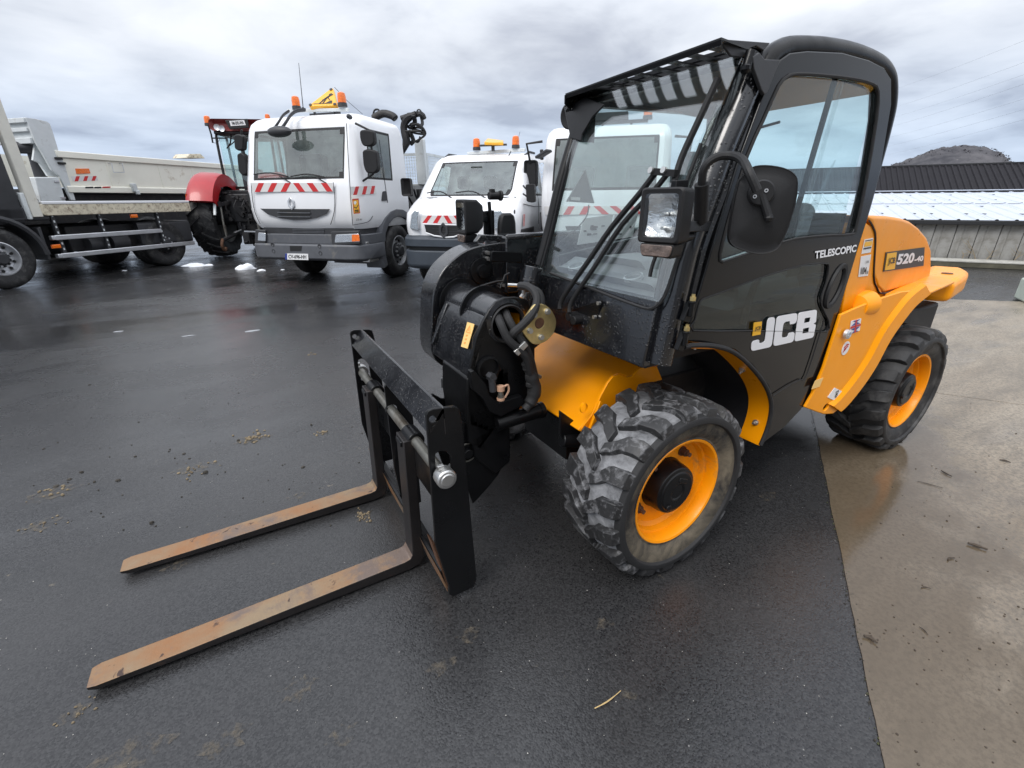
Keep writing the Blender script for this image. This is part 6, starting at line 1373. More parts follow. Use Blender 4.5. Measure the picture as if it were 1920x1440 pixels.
# --- second white truck, seen through the telehandler's windscreen
TO = Vector((MO[0], MO[1], 0))+(FM.M @ V((-.70, 5.03, 0)))
T3 = thing('box_cab_truck', 'white truck with red and white stripes seen through the telehandler windscreen', 'truck', TO, MHD, 'white council trucks parked in a row')
F3 = Frame((TO.x, TO.y), MHD)
zz = lambda y: F3.at(1130, y, 'x', 1.28).z
zb, zt3 = zz(354), zz(258)
lv = [(0.86, 1.24, .96, .18), (1.0, 1.29, .99, .20), (1.2, 1.30, 1.0, .20), (zb-.05, 1.30, 1.0, .2), (zb-.02, 1.295, 1.0, .2), (zb+.02, 1.29, 1.0, .2), (zb+.08, 1.28, 1.0, .2), (zt3-.08, 1.16, .97, .18), (zt3, 1.14, .965, .18), (zt3+.03, 1.13, .96, .18), (zt3+.12, 1.08, .94, .2), (zt3+.19, .98, .89, .2), (zt3+.215, .8, .8, .2)]
st = [0, .30, .33, .42, .55, .86, .90, 1.0]; ft = [1.0, .965, .9, .6, .3, 0, -.3, -.6, -.9, -.965, -1.0]
rings, cols = cab_shell(lv, -.35, st, ft)
def sel3(i, a, b):
    if a[0] == 'F' and b[0] == 'F':
        k = a[1]
        if 5 <= i <= 7: return 'windscreen' if 1 <= k <= 8 and not (i in (5, 7) and k in (1, 8)) else 'seal'
        if i in (4, 8): return 'seal'
    if a[0] == b[0] and a[0] in 'LR':
        k = min(a[1], b[1])
        if 5 <= i <= 7 and 2 <= k <= 4: return 'side'+a[0]
    return 'body'
P_ = shell_parts(rings, cols, sel3)
merge(obj('cab_body', P_['body'], m_wht, T3)); merge(obj('windscreen', P_['windscreen'], m_truckglass, T3)); merge(obj('windscreen_seal', P_['seal'], m_rub, T3))
merge(obj('side_window', P_['sideL'], m_truckglass, T3)); merge(obj('side_window', P_['sideR'], m_truckglass, T3))
mb = MB(); mb.bb(.6, 1.2, -.9, .9, 1.2, zb-.02); obj('dashboard', mb, m_lgrey, T3, .03)
mb = MB(); mb.bb(-.33, -.30, -.95, .95, .9, zt3+.1); obj('cab_rear_wall', mb, m_lgrey, T3)
for y in (-.5, .5): mb = MB(); mb.rbox(-.2, -.02, y-.22, y+.22, 1.2, 1.95, .06); obj('seat', mb, m_seat, T3)
q = F3.tr('x', 1.305, [(1022, 403), (1206, 401), (1200, 386), (1020, 387)]); stripes(T3, q, 6, FX)
mb = MB(); mb.loft(sec_b(.42, .80, 1.36, 1.0, .2)); obj('bumper', mb, m_wht, T3, .02)
mb = MB(); mb.prism(F3.tr('x', 1.31, [(1060, 424), (1180, 423), (1176, 436), (1064, 437)]), FX*.008); obj('grille', mb, m_dgrey, T3)
for pts in ([(1012, 455), (1036, 455), (1036, 436), (1012, 434)], [(1206, 452), (1236, 452), (1236, 432), (1206, 432)]): mb = MB(); mb.prism(F3.tr('x', 1.33, pts), FX*.04); obj('headlight', mb, m_lens2, T3, .01)
mb = MB(); mb.prism(F3.tr('y', -1.02, [(1011, 430), (1021, 432), (1020, 405), (1012, 398)]), (0, .03, 0)); obj('side_vent', mb, m_dgrey, T3)
mb = MB(); mb.rbox(.95, 1.05, -1.32, -1.10, zb+.05, zb+.45, .04); mb.tube([V((1.1, -1.0, zt3)), V((1.15, -1.25, zt3-.03)), V((1.0, -1.22, zb+.4))], .02, 6); obj('door_mirror', mb, m_blkm, T3)
mb = MB(); mb.rbox(.95, 1.05, 1.10, 1.34, zb+.05, zb+.5, .04); mb.tube([V((1.1, 1.0, zt3)), V((1.15, 1.25, zt3-.03)), V((1.0, 1.22, zb+.4))], .02, 6); obj('door_mirror', mb, m_blkm, T3)
mb = MB(); a = F3.at(1008, 296, 'x', 1.35); b = F3.at(1030, 282, 'x', 1.42); mb.bar(a, b, .16, .04); mb.bar(a+V((-.1, .05, -.02)), a+V((-.05, .05, .12)), .05, .05); obj('kerb_mirror', mb, m_dgrey, T3, .01)
mb = MB(); a, b = F3.at(1095, 233, 'x', .7), F3.at(1215, 226, 'x', .7); mb.bar(a, b, .10, .04); mb.bar(a.lerp(b, .3)-V((0, 0, .15)), a.lerp(b, .3), .03, .03); mb.bar(a.lerp(b, .75)-V((0, 0, .15)), a.lerp(b, .75), .03, .03); obj('roof_bar', mb, m_dgrey, T3)
mb = MB(); mb.prism(F3.tr('x', .75, [(1100, 228), (1178, 224), (1178, 208), (1104, 212)]), FX*-.12); obj('sign_box', mb, m_dgrey, T3, .01)
beacon(T3, F3.at(1214, 224, 'x', .7), 1.0)
mb = MB(); mb.bb(-4.5, .9, -.85, .85, .5, .95); obj('chassis', mb, m_chas, T3, .02)
mb = MB(); mb.bb(-4.4, -.55, -1.05, 1.05, .98, 1.06); mb.bb(-.6, -.55, -1.05, 1.05, 1.06, 1.6); obj('load_body', mb, m_lgrey, T3)
for y in (.98, -.98): truck_wheel(T3, 0, y, .42, .24, .24, nuts=8)
for y in (.98, -.98): truck_wheel(T3, -3.3, y, .42, .24, .24, nuts=8)
mb = MB(); mb.bb(-.5, .5, .75, .99, .80, .92); mb.bb(-.5, .5, -.99, -.75, .80, .92); obj('mudguard', mb, m_gryp, T3, .03)

# --- red tractor, seen from behind
THD = 68.0; fw_t = V((math.cos(R(THD)), math.sin(R(THD)), 0)); lf_t = V((-fw_t.y, fw_t.x, 0))
cl = W.at(421, 480, 'z', 0); TRK = 0.92
TRO = cl-lf_t*TRK
TR_ = thing('tractor', 'red farm tractor with big lugged rear tyres seen from behind', 'tractor', TRO, THD)
FT = Frame((TRO.x, TRO.y), THD)
RW = 0.97
def ag_tyre(r, hw, nl):
    mb = MB(); mb.lathe([(r*.60, -hw*.8), (r*.75, -hw), (r*.90, -hw*.95), (r*.945, -hw*.6), (r*.95, 0), (r*.945, hw*.6), (r*.90, hw*.95), (r*.75, hw), (r*.60, hw*.8)], d=(0, 1, 0), n=48)
    for sd in (1, -1):
        for k in range(nl):
            a0 = 2*PI*(k+(0 if sd > 0 else .5))/nl; rg = []
            for y, rb, rt, s, w_ in ((hw*1.0, r*.84, r*.87, .0, .035), (hw*.9, r*.9, r*.965, .015, .035), (hw*.45, r*.93, r*.995, .12, .03), (-.02, r*.94, r, .24, .028)):
                Pp = lambda sv, rr_: V((rr_*math.cos(a0-sv/r), sd*y, rr_*math.sin(a0-sv/r)))
                rg.append([Pp(s-w_*1.3, rb), Pp(s-w_, rt), Pp(s+w_, rt), Pp(s+w_*1.3, rb)])
            mb.loft(rg)
    return mb
for y in (TRK, -TRK):
    w_ = bpy.data.objects.new('rear_wheel', None); COL.objects.link(w_); w_.parent = TR_; w_.location = (0, y, RW)
    obj('tyre', ag_tyre(RW, .31, 21), m_tyre2, w_, angle=40)
    mb = MB(); mb.lathe([(RW*.60, -.26), (RW*.61, -.27), (RW*.585, -.25), (RW*.56, -.1), (RW*.5, -.02), (.14, 0), (.14, .02), (RW*.5, .04), (RW*.56, .1), (RW*.60, .26)], d=(0, 1, 0), n=40); obj('rim', mb, m_rimg, w_)
for y in (.85, -.85):
    w_ = bpy.data.objects.new('front_wheel', None); COL.objects.link(w_); w_.parent = TR_; w_.location = (2.75, y, .68)
    obj('tyre', ag_tyre(.68, .24, 18), m_tyre2, w_, angle=40)
    mb = MB(); mb.lathe([(.41, -.2), (.38, 0), (.12, 0), (.12, .02), (.38, .05), (.41, .2)], d=(0, 1, 0), n=32); obj('rim', mb, m_rimg, w_)
for s in (1, -1):
    mb = MB(); arc = [R(156-116*k/16) for k in range(17)]
    y_in, y_out = s*.46, s*1.10
    def fr(y, r_): return [V((r_*math.cos(a), y, RW+r_*math.sin(a))) for a in arc]
    R0 = 1.05
    mb.loft([fr(y_out, R0-.03), fr(y_out, R0+.03), fr(s*1.04, R0+.09), fr(s*.95, R0+.12), fr(s*.62, R0+.10), fr(y_in, R0+.06), fr(y_in, R0-.22), fr(y_in+s*.02, R0-.22), fr(y_in+s*.02, R0+.0), fr(s*.95, R0+.04)], caps=False, closed=False)
    for e in (0, 16):
        pass
    FD = obj('rear_mudguard', mb, m_red, TR_, angle=45)
    c = V((-.90, s*.96, RW+.56)); mb = MB(); mb.rbox(c.x-.06, c.x+.08, c.y-.12, c.y+.12, c.z-.05, c.z+.07, .03); obj('rear_lamp', mb, m_amber, FD)
    mb = MB(); mb.box((-.90, s*.50, RW+.28), (.04, .06, .34), Matrix.Rotation(R(25), 3, 'Y')); obj('mudguard_panel', mb, m_lgrey, FD, .01)
# cab
CX = .80
zr0, zr1 = FT.at(440, 246, 'x', CX-.1).z, FT.at(440, 225, 'x', CX-.1).z
zc0 = RW+.78
mb = MB()
for s in (1, -1):
    mb.tube([V((CX-.2, s*.44, zc0-.5)), V((CX-.25, s*.66, zc0+.05)), V((CX-.18, s*.70, zr0-.3)), V((CX-.1, s*.68, zr0))], .035, 8, 3); mb.tube([V((CX+1.35, s*.58, zc0-.3)), V((CX+1.2, s*.62, zr0))], .04, 8); mb.bar(V((CX+.45, s*.68, zc0+.1)), V((CX+.45, s*.68, zr0)), .05, .05)
mb.bar(V((CX-.2, -.66, zc0+.02)), V((CX-.2, .66, zc0+.02)), .06, .06); obj('cab_frame', mb, m_blkm, TR_)
mb = MB(); mb.prism([V((CX-.2, -.64, zc0)), V((CX-.2, .64, zc0)), V((CX-.12, .66, zr0)), V((CX-.12, -.66, zr0))], (.006, 0, 0)); obj('rear_window', mb, m_win, TR_)
for s in (1, -1): mb = MB(); mb.prism([V((CX-.1, s*.67, zc0)), V((CX+1.25, s*.62, zc0-.2)), V((CX+1.18, s*.62, zr0)), V((CX-.08, s*.67, zr0))], (0, .006, 0)); obj('side_window', mb, m_win, TR_)
mb = MB(); mb.prism([V((CX+1.28, -.58, zc0)), V((CX+1.28, .58, zc0)), V((CX+1.2, .60, zr0)), V((CX+1.2, -.60, zr0))], (.006, 0, 0)); obj('front_window', mb, m_win, TR_)
mb = MB(); mb.rbox(CX-.30, CX+1.45, -.76, .76, zr0-.02, zr1, .10); ROOF = obj('cab_roof', mb, pm('tractor_roof_red', (.16, .022, .02), .45, var=.2), TR_)
mb = MB(); mb.bb(CX-.28, CX+1.4, -.70, .70, zr0-.10, zr0-.01); obj('roof_underside', mb, m_blkm, TR_, .03)
mb = MB(); mb.prism(FT.tr('x', CX-.33, [(423, 226), (465, 223), (468, 240), (432, 243)]), FX*-.05); PB = obj('plate_box', mb, m_ink, TR_, .01)
q = FT.tr('x', CX-.385, [(433, 236.5), (461, 234.5), (457.5, 225), (430, 227)]); mb = MB(); mb.prism(q, FX*-.006); NP2 = obj('number_plate', mb, m_wht2, TR_)
quad_text('plate_lettering', 'FM-592-WA', [lerp2(q[0], q[1], q[3], q[2], u, v)-FX*.007 for u, v in ((.1, .14), (.95, .14), (.95, .86), (.1, .86))], m_ink, NP2, 1, .03)
for px, py in ((407, 238.5), (416, 241)):
    c = FT.at(px, py, 'x', CX-.33); mb = MB(); mb.lathe([(.05, .04), (.075, .0), (.075, -.02), (.06, -.012), (0, -.008)], c, (1, 0, 0), 18); wl_ = obj('work_lamp', mb, m_silv, TR_)
bl = FT.at(391, 236, 'x', CX-.2); beacon(TR_, bl, 1.15); 
mb = MB(); mb.tube([bl, FT.at(396, 252, 'x', CX-.2), FT.at(399, 268, 'x', CX-.2)], .02, 6); mb.bar(FT.at(396, 259, 'x', CX-.2), FT.at(423, 259, 'x', CX-.15), .03, .03); mb.tube([FT.at(399, 267, 'x', CX-.2), FT.at(405, 268, 'x', CX-.2), FT.at(411, 262, 'x', CX-.2), FT.at(408, 246, 'x', CX-.2)], .006, 5, 4); obj('beacon_arm', mb, m_blkm, TR_)
br_ = FT.at(502, 222, 'x', CX+.2); beacon(TR_, br_-V((0, 0, .1)), 1.0)
mb = MB(); mb.tube([FT.at(434, 246, 'x', CX-.25), FT.at(432, 268, 'x', CX-.22), FT.at(426, 278, 'x', CX-.22)], .018, 6); mb.bar(FT.at(425, 278, 'x', CX-.22), FT.at(446, 260, 'x', CX-.22), .03, .02); obj('rear_wiper', mb, m_blkm, TR_)
mb = MB(); mb.rbox(.65, .82, -.26, .26, 1.5, 2.25, .06); mb.rbox(.7, 1.2, -.26, .26, 1.35, 1.55, .06); obj('driver_seat', mb, m_seat, TR_)
mb = MB(); mb.bb(-.35, 2.9, -.28, .28, .55, 1.25); mb.bb(-.42, -.2, -.42, .42, .9, 1.6); mb.cyl((0, -.9, RW), (0, .9, RW), .15, n=14); mb.bb(.0, 1.4, -.7, .7, 1.0, 1.7); obj('transmission', mb, m_chas, TR_, .03)
mb = MB(); mb.rbox(1.4, 3.4, -.42, .42, 1.05, 1.85, .14); obj('engine_hood', mb, m_red, TR_)
rn = random.Random(9); mb = MB()
for k in range(46): mb.box((-.48+rn.uniform(-.06, .06), rn.uniform(-.42, .42), rn.uniform(.75, 1.75)), (rn.uniform(.03, .12), rn.uniform(.03, .10), rn.uniform(.03, .12)))
o = obj('valve_block', mb, m_chas, TR_, .006); o['kind'] = 'stuff'
for s in (1, -1):
    yb_ = s*.42
    mb = MB(); mb.tube([V((-.35, s*.30, .62)), V((-1.05, yb_, .50))], .045, 8); obj('lower_link', mb, m_chas, TR_)
    mb = MB(); mb.tube([V((-1.03, yb_, .52)), V((-1.13, yb_, .44)), V((-1.16, yb_, .36)), V((-1.11, yb_, .27)), V((-1.03, yb_, .25)), V((-.97, yb_, .31))], .035, 8, 4); obj('link_hook', mb, m_rust, TR_)
    mb = MB(); mb.tube([V((-.72, yb_, 1.32)), V((-.78, yb_, .95)), V((-.80, yb_, .55))], .026, 8); mb.cyl((-.78, yb_, .62), (-.78, yb_, .86), .034, n=10); obj('lift_rod', mb, m_steel, TR_)
    mb = MB(); mb.bar(V((-.3, s*.25, 1.42)), V((-.76, yb_, 1.34)), .06, .08); mb.box((-.74, yb_, 1.36), (.10, .06, .12)); obj('lift_arm', mb, m_chas if s > 0 else m_chas, TR_)
mb = MB(); mb.bb(-.65, -.45, -.08, .08, .35, .65); mb.bb(-.75, -.45, -.05, .05, .40, .44); obj('tow_hitch', mb, m_chas, TR_, .01)
mb = MB(); c = V((-.55, .12, .72)); mb.bar(c, c+V((-.15, .12, -.06)), .05, .02); mb.bar(V((-.5, -.25, .66)), V((-.55, .05, .68)), .04, .03); obj('drawbar_pin', mb, m_silv, TR_)
for k in range(4):
    mb = MB(); y0_ = -.3+.2*k; mb.tube([V((-.5, y0_, 1.45)), V((-.62, y0_+.05, 1.25)), V((-.5, y0_-.05, 1.0))], .016, 6, 4); obj('hydraulic_hose', mb, m_rub, TR_)
# --- flatbed truck at the left edge
AHD = 225.2
aw_ = W.at(27, 541.5, 'z', 0); lfa = V((-math.sin(R(AHD)), math.cos(R(AHD)), 0))
AO = aw_-lfa*1.20
FA = thing('flatbed_truck', 'dark truck with a rusty cream flatbed edge and two aluminium side rails', 'truck', AO, AHD)
FF = Frame((AO.x, AO.y), AHD)
LYs = V((0, 1, 0)); YA_ = 1.24
xd1_ = FF.at(356, 385, 'y', YA_).x
truck_wheel(FA, 0, 1.20, .52, .30, .285, mat_rim=m_silv); truck_wheel(FA, 0, -1.20, .52, .30, .285)
for x in (FF.at(322, 470, 'y', 1.2).x,):
    truck_wheel(FA, x, 1.12, .52, .55, .285, nuts=8, mat_rim=m_chas); truck_wheel(FA, x, -1.20, .52, .55, .285, nuts=8)  # near rear rim coloured black to stand in for shade below the deck
mb = MB(); mb.bb(xd1_, 1.2, -.45, .45, .55, 1.0); mb.bb(-3.2, -1.3, -.9, .9, .5, .98); obj('chassis', mb, m_chas, FA, .02)
# deck edge
dk = FF.tr('y', YA_, [(84, 384), (96, 385), (355, 378), (355, 393), (96, 405), (80, 404)])
zd1, zd0 = FF.at(200, 382, 'y', YA_).z, FF.at(200, 401, 'y', YA_).z
xd0 = FF.at(78, 400, 'y', YA_).x; xd1 = FF.at(356, 385, 'y', YA_).x
mb = MB(); mb.prism([V((xd0, YA_, zd0+.04)), V((xd0-.06, YA_, zd0)), V((xd1, YA_, zd0)), V((xd1, YA_, zd1)), V((xd0, YA_, zd1))], (0, -.06, 0)); obj('deck_edge', mb, m_creamr, FA, .01)
mb = MB(); mb.bb(xd1, xd0-.06, YA_-.12, YA_+.01, zd1+.002, zd1+.055); obj('deck_trim', mb, m_wht, FA, .012)
mb = MB(); mb.bb(xd1, xd0-.02, -1.2, YA_-.125, zd0+.02, zd1); obj('deck', mb, m_chas, FA)
# headboard posts
m_post = pm('chipped_cream_paint', (.66, .64, .57), .5, var=.06, dirt=(.20, .12, .06), dirt_amt=.12, dirt_scale=3.0)
zp = FF.at(-2, 160, 'y', YA_-.05).z
for y in (YA_-.06, -1.14): mb = MB(); mb.bb(xd0-.02, xd0+.15, y-.06, y+.06, zd0-.02, zp+.5); obj('headboard_post', mb, m_post, FA, .012)
mb = MB(); mb.bb(xd0+.15, xd0+.22, YA_-.10, YA_+.0, zd0-.06, zd1+.2); obj('post_foot', mb, m_lgrey, FA, .02)
for z in (zp-.75, zp-.2, zp+.4):
    mb = MB(); mb.bb(xd0+.03, xd0+.10, -1.07, YA_-.13, z-.04, z+.04); obj('headboard_rail', mb, m_lgrey, FA, .01)
mb = MB(); mb.bb(xd0+.05, xd0+.09, .55, .70, zd0, zp+.4); mb.bb(xd0+.05, xd0+.09, -.6, -.45, zd0, zp+.4); obj('headboard_stay', mb, m_lgrey, FA, .01)
# side guards and their stays
for ya, yb, r in (((104, 446), (304, 433), 0), ((116, 480), (366, 457), 1)):
    A_, B_ = FF.at(*ya, 'y', YA_-.02), FF.at(*yb, 'y', YA_-.02); B_.z = A_.z
    mb = MB(); mb.bb(B_.x, A_.x, YA_-.05, YA_-.02, A_.z-.045, A_.z+.045); mb.bb(A_.x-.01, A_.x+.05, YA_-.12, YA_-.025, A_.z-.04, A_.z+.04); obj('side_guard', mb, m_silv, FA, .012)
zs = FF.at(116, 480, 'y', YA_).z
for px in (104, 192, 300):
    c = FF.at(px, 430, 'y', YA_-.10); mb = MB(); mb.bb(c.x-.03, c.x+.03, YA_-.12, YA_-.06, zs-.06, zd0-.01); o = obj('guard_stay', mb, m_dgrey, FA)
    mb = MB()
    for k in range(7): mb.bb(c.x-.012, c.x+.012, YA_-.062, YA_-.055, zs+.1+.1*k, zs+.14+.1*k)
    obj('stay_hole', mb, m_lgrey, o)
for q in ((105, 462), (251, 405)):
    c = FF.at(*q, 'y', YA_-.03); mb = MB(); mb.rbox(c.x-.07, c.x+.07, c.y-.02, c.y+.02, c.z-.035, c.z+.035, .012); obj('marker_lamp', mb, m_amber, FA)
mb = MB(); mb.cyl((-1.55, .95, .62), (-1.9, .95, .62), .16, n=18); mb.cyl((-2.0, .95, .62), (-2.35, .95, .62), .16, n=18); obj('air_tank', mb, m_dgrey, FA)
mb = MB(); mb.rbox(-3.9, -2.6, .6, 1.1, .5, 1.0, .06); obj('fuel_tank', mb, m_dgrey, FA)
# mudguard, cab rear corner
mb = MB(); arc = [R(150-150*k/14) for k in range(15)]
mb.loft([[V((-r_*math.cos(a) if False else r_*math.cos(PI-a)*1.0, y, .52+r_*math.sin(a))) for a in arc] for y, r_ in ((.85, .64), (1.22, .64), (1.24, .68), (1.22, .73), (.85, .74))], caps=False, closed=False); obj('mudguard', mb, m_dgrey, FA, angle=40)
fl_ = FF.tr('y', 1.20, [(70, 428), (76, 425), (97, 486), (92, 488)]); mb = MB(); mb.prism(fl_, (0, -.38, 0)); obj('mud_flap', mb, m_dgrey, FA, .01)
mb = MB(); mb.rbox(-.55, 1.5, -1.2, 1.2, 1.05, 3.0, .12); o = obj('cab', mb, m_dgrey, FA)
mb = MB(); mb.bb(-.95, .2, .7, 1.2, 1.12, 1.35); mb.bb(-.9, -.3, .4, 1.15, 1.35, 1.5); obj('air_filter_box', mb, m_dgrey, FA, .03)

# --- tipper truck beyond it
BO = AO+(FF.M @ V((0, -3.1, 0)))
TB = thing('tipper_truck', 'cream tipper body with a tall pale front shield, behind the rusty flatbed', 'truck', BO, AHD)
FBt = Frame((BO.x, BO.y), AHD); YB2 = 1.15
S_ = lambda pts, y=YB2: FBt.tr('y', y, pts)
ztop = FBt.at(250, 294, 'y', YB2).z; zr_ = FBt.at(250, 305, 'y', YB2).z; zl = FBt.at(250, 350, 'y', YB2).z; zb_ = FBt.at(250, 362, 'y', YB2).z
xa = FBt.at(114, 320, 'y', YB2).x; xe = FBt.at(452, 320, 'y', YB2).x-.8
mb = MB(); mb.bb(xe, xa, YB2-.04, YB2, zl, zr_); obj('body_side', mb, m_cream, TB, .004)
mb = MB(); mb.bb(xe, xa, YB2-.10, YB2+.05, zr_+.002, ztop); obj('top_rail', mb, m_cream, TB, .015)
mb = MB(); mb.prism([V((xe, YB2, zl-.002)), V((xe, YB2+.05, zl-.03)), V((xe, YB2+.05, zb_)), V((xe, YB2-.1, zb_)), V((xe, YB2-.1, zl-.002))], (xa-xe, 0, 0)); obj('bottom_rail', mb, m_cream, TB, .008)
mb = MB(); mb.bb(xe, xa, -YB2, YB2-.11, zb_, zb_+.1); obj('body_floor', mb, m_chas, TB)
mb = MB(); mb.bb(xe, xa, -YB2, -YB2+.05, zl, ztop); obj('far_side', mb, m_cream, TB)
for px in (205, 300, 361):
    c = FBt.at(px, 325, 'y', YB2); mb = MB(); mb.bb(c.x-.02, c.x+.02, YB2, YB2+.012, zl, zr_); obj('side_rib', mb, m_cream, TB, .004)
# shield
sh_ = [(47.5, 220), (68, 223), (87.5, 227.5), (94, 232), (100, 250), (110, 282.5), (122.5, 311), (128, 331), (142, 375.5), (133, 375), (112, 330), (97.5, 319), (80, 287.5), (67.5, 267.5)]
mb = MB(); mb.prism(S_(sh_, YB2+.02), (0, -.06, 0)); obj('front_shield_side', mb, m_lgrey, TB, .006)
q = S_([(47.5, 221), (67.5, 267.5)], YB2-.02)
mb = MB(); mb.prism([q[0], q[1], q[1]+V((-.05, 0, 0)), q[0]+V((-.05, 0, 0))], (0, -2.25, 0)); obj('front_shield', mb, m_lgrey, TB, .006)
mb = MB(); mb.bb(q[0].x-.02, q[0].x+.06, -1.1, YB2, q[0].z-.10, q[0].z); mb.bb(q[1].x-.0, q[1].x+.08, -1.1, YB2-.05, q[1].z-.02, q[1].z+.1); mb.bb((q[0].x+q[1].x)/2, (q[0].x+q[1].x)/2+.06, -1.1, YB2-.05, q[0].z*.45+q[1].z*.55, q[0].z*.45+q[1].z*.55+.08); obj('shield_rail', mb, m_lgrey, TB, .01)
c = FBt.at(60, 278, 'y', .7); mb = MB(); mb.cyl(c+V((.22, -.1, 0)), c+V((-.12, .2, 0)), .13, n=20); mb.cyl(c+V((-.10, .2, 0)), c+V((-.14, .24, 0)), .09, n=20); mb.cyl(c+V((0.0, 0, -.1)), c+V((0, -.1, -1.2)), .12, n=18); obj('hoist_cylinder', mb, m_dgrey, TB, .006)
mb = MB(); mb.prism(S_([(62, 300), (74, 305), (90, 330), (112, 332), (97, 319), (80, 290), (66, 270)], YB2-.15), (0, -.06, 0)); obj('shield_gusset', mb, m_lgrey, TB)
mb = MB(); mb.prism(S_([(64, 332), (110, 332), (125, 380), (78, 381)], YB2), (0, -.5, 0)); TBX = obj('tool_box', mb, m_lgrey, TB, .02)
for q_ in ((106, 340), (118, 371)): c = FBt.at(*q_, 'y', YB2+.004); mb = MB(); mb.bb(c.x-.05, c.x+.05, c.y, c.y+.02, c.z-.02, c.z+.02); obj('box_latch', mb, m_silv, TBX)
for q_ in ((110, 297), (116, 306)): c = FBt.at(*q_, 'y', YB2+.05); mb = MB(); mb.box(c, (.16, .05, .05)); obj('hook', mb, m_ink, TB, .01)
mb = MB(); mb.prism(S_([(143, 326), (169, 325), (166, 316), (141, 316)], YB2+.002), (0, .015, 0)); obj('side_reflector', mb, m_amber, TB)
q = S_([(137, 340), (184, 338.5), (181, 330), (133, 330.5)], YB2+.002); stripes(TB, q, 3, LYs, False)
mb = MB()
for a, b in ((160, 175), (177, 190)): mb.prism(S_([(a, 353), (b, 352.6), (b, 349.8), (a, 350.2)], YB2+.054), (0, .003, 0))
mb2_ = MB(); mb2_.prism(S_([(192, 352.5), (207, 352), (207, 349.5), (192, 349.8)], YB2+.054), (0, .003, 0)); obj('maker_lettering', mb, m_ink, TB); obj('maker_lettering', mb2_, m_red2, TB)
mb = MB(); a, b, c, d = S_([(209, 306), (213, 323), (233, 323), (229, 306)], YB2+.10); mb.tube([a+V((0, -.1, 0)), a, b, c, d, d+V((0, -.1, 0))], .012, 6); mb.bar(b, c, .02, .02); obj('side_ladder', mb, m_silv, TB)
c = FBt.at(251, 352, 'y', YB2+.06); mb = MB(); mb.box(c, (.14, .10, .22)); mb.box(c+V((-.05, .02, -.12)), (.1, .08, .12)); obj('side_lock', mb, m_lgrey, TB, .02)
mb = MB(); mb.prism(S_([(350, 296), (356, 288.5), (376, 288.5), (385, 297)], YB2-.4), (0, -.6, 0)); obj('tailgate_hinge', mb, m_creamr, TB, .01)
mb = MB(); mb.bb(-6.3, 1.2, -.45, .45, .6, zb_-.12); mb.bb(-8.5, -.3, .3, 1.0, .75, zb_-.02); obj('chassis', mb, m_chas, TB, .02)
for x in (0, -4.0, -5.3):
    for y in (1.18, -1.18): truck_wheel(TB, x, y, .52, .3 if x == 0 else .55, .285, nuts=8)
mb = MB(); mb.rbox(-.3, 1.5, -1.2, 1.2, 1.0, 2.3, .12); obj('cab', mb, m_dgrey, TB)

# ------------------------------------------------------------------ small things on the ground
def lump(c, rx, ry, rz, seed, mat, name):
    mb = MB(); rg = []
    for i in range(7):
        t = PI/2*(i/6.0); rg.append([V((c.x+rx*math.cos(t)*math.cos(2*PI*k/16)*(1+.45*noise.noise(V((math.cos(2*PI*k/16)*1.3+seed, math.sin(2*PI*k/16)*1.3, t)))), c.y+ry*math.cos(t)*math.sin(2*PI*k/16)*(1+.45*noise.noise(V((math.cos(2*PI*k/16)*1.3+seed, math.sin(2*PI*k/16)*1.3, t)))), .002+rz*math.sin(t)*(1+.5*noise.noise(V((k*.4, t*2, seed)))))) for k in range(16)])
    mb.loft(rg, caps=False); return obj(name, mb, mat, None, angle=70)
for i, (px, py, rx, ry, rz, lb) in enumerate(((366, 499.5, .26, .14, .07, 'largest flat patch of melting snow left of the crane truck'), (390, 498, .13, .07, .03, 'small patch of snow touching the largest patch'), (462, 505, .20, .12, .11, 'lumpy snow heap nearest the crane truck bumper'), (490, 508, .10, .06, .03, 'small snow patch just right of the lumpy heap'), (530, 506, .04, .03, .012, 'tiny snow crumb in front of the crane truck bumper'), (233, 508, .05, .03, .02, 'tiny snow crumb alone left of all the other snow'))):
    tag(lump(W.at(px, py, 'z', 0), rx, ry, rz, i*3.1, m_snow, 'snow_patch'), lb, 'snow', 'melting snow patches on the asphalt')
for i, (px, py, rx, ry, lb) in enumerate(((472, 621, .085, .022, 'widest flat sliver of ice on the asphalt'), (354, 630, .065, .014, 'thin curved sliver of ice left of the widest one'), (222, 622, .05, .014, 'leftmost small sliver of ice on the asphalt'))):
    o = lump(W.at(px, py, 'z', 0), rx, ry, .006, i*5.3+1, pm('thin_ice_%d' % i, (.34, .35, .37), .3), 'ice_sliver'); tag(o, lb, 'ice', 'ice slivers on the asphalt')
m_mud = pm('dry_mud', (.20, .155, .095), .85, var=.35, bump=.4, bscale=50)
m_mudd = pm('dark_mud', (.040, .034, .026), .8, var=.3, bump=.4, bscale=50)
rg = random.Random(21); rnd = rg
def crumbs(name, spots, mat, label):
    mb = MB()
    for c, s in spots:
        k = rg.randint(5, 7); a0 = rg.uniform(0, 6.28); h = s*rg.uniform(.35, .8)
        low = [V((c.x+s*rg.uniform(.7, 1.2)*math.cos(a0+2*PI*i/k), c.y+s*rg.uniform(.6, 1.1)*math.sin(a0+2*PI*i/k), .0015)) for i in range(k)]
        mb.loft([low, [c+(p-c)*.62+V((0, 0, h)) for p in low]])
    o = obj(name, mb, mat, None, angle=20); o['kind'] = 'stuff'; o['label'] = label
def scatter(px, py, n, sx, sy, s0, s1):
    c = W.at(px, py, 'z', 0); return [(V((c.x+rg.gauss(0, sx), c.y+rg.gauss(0, sy), 0)), rg.uniform(s0, s1)) for _ in range(n)]
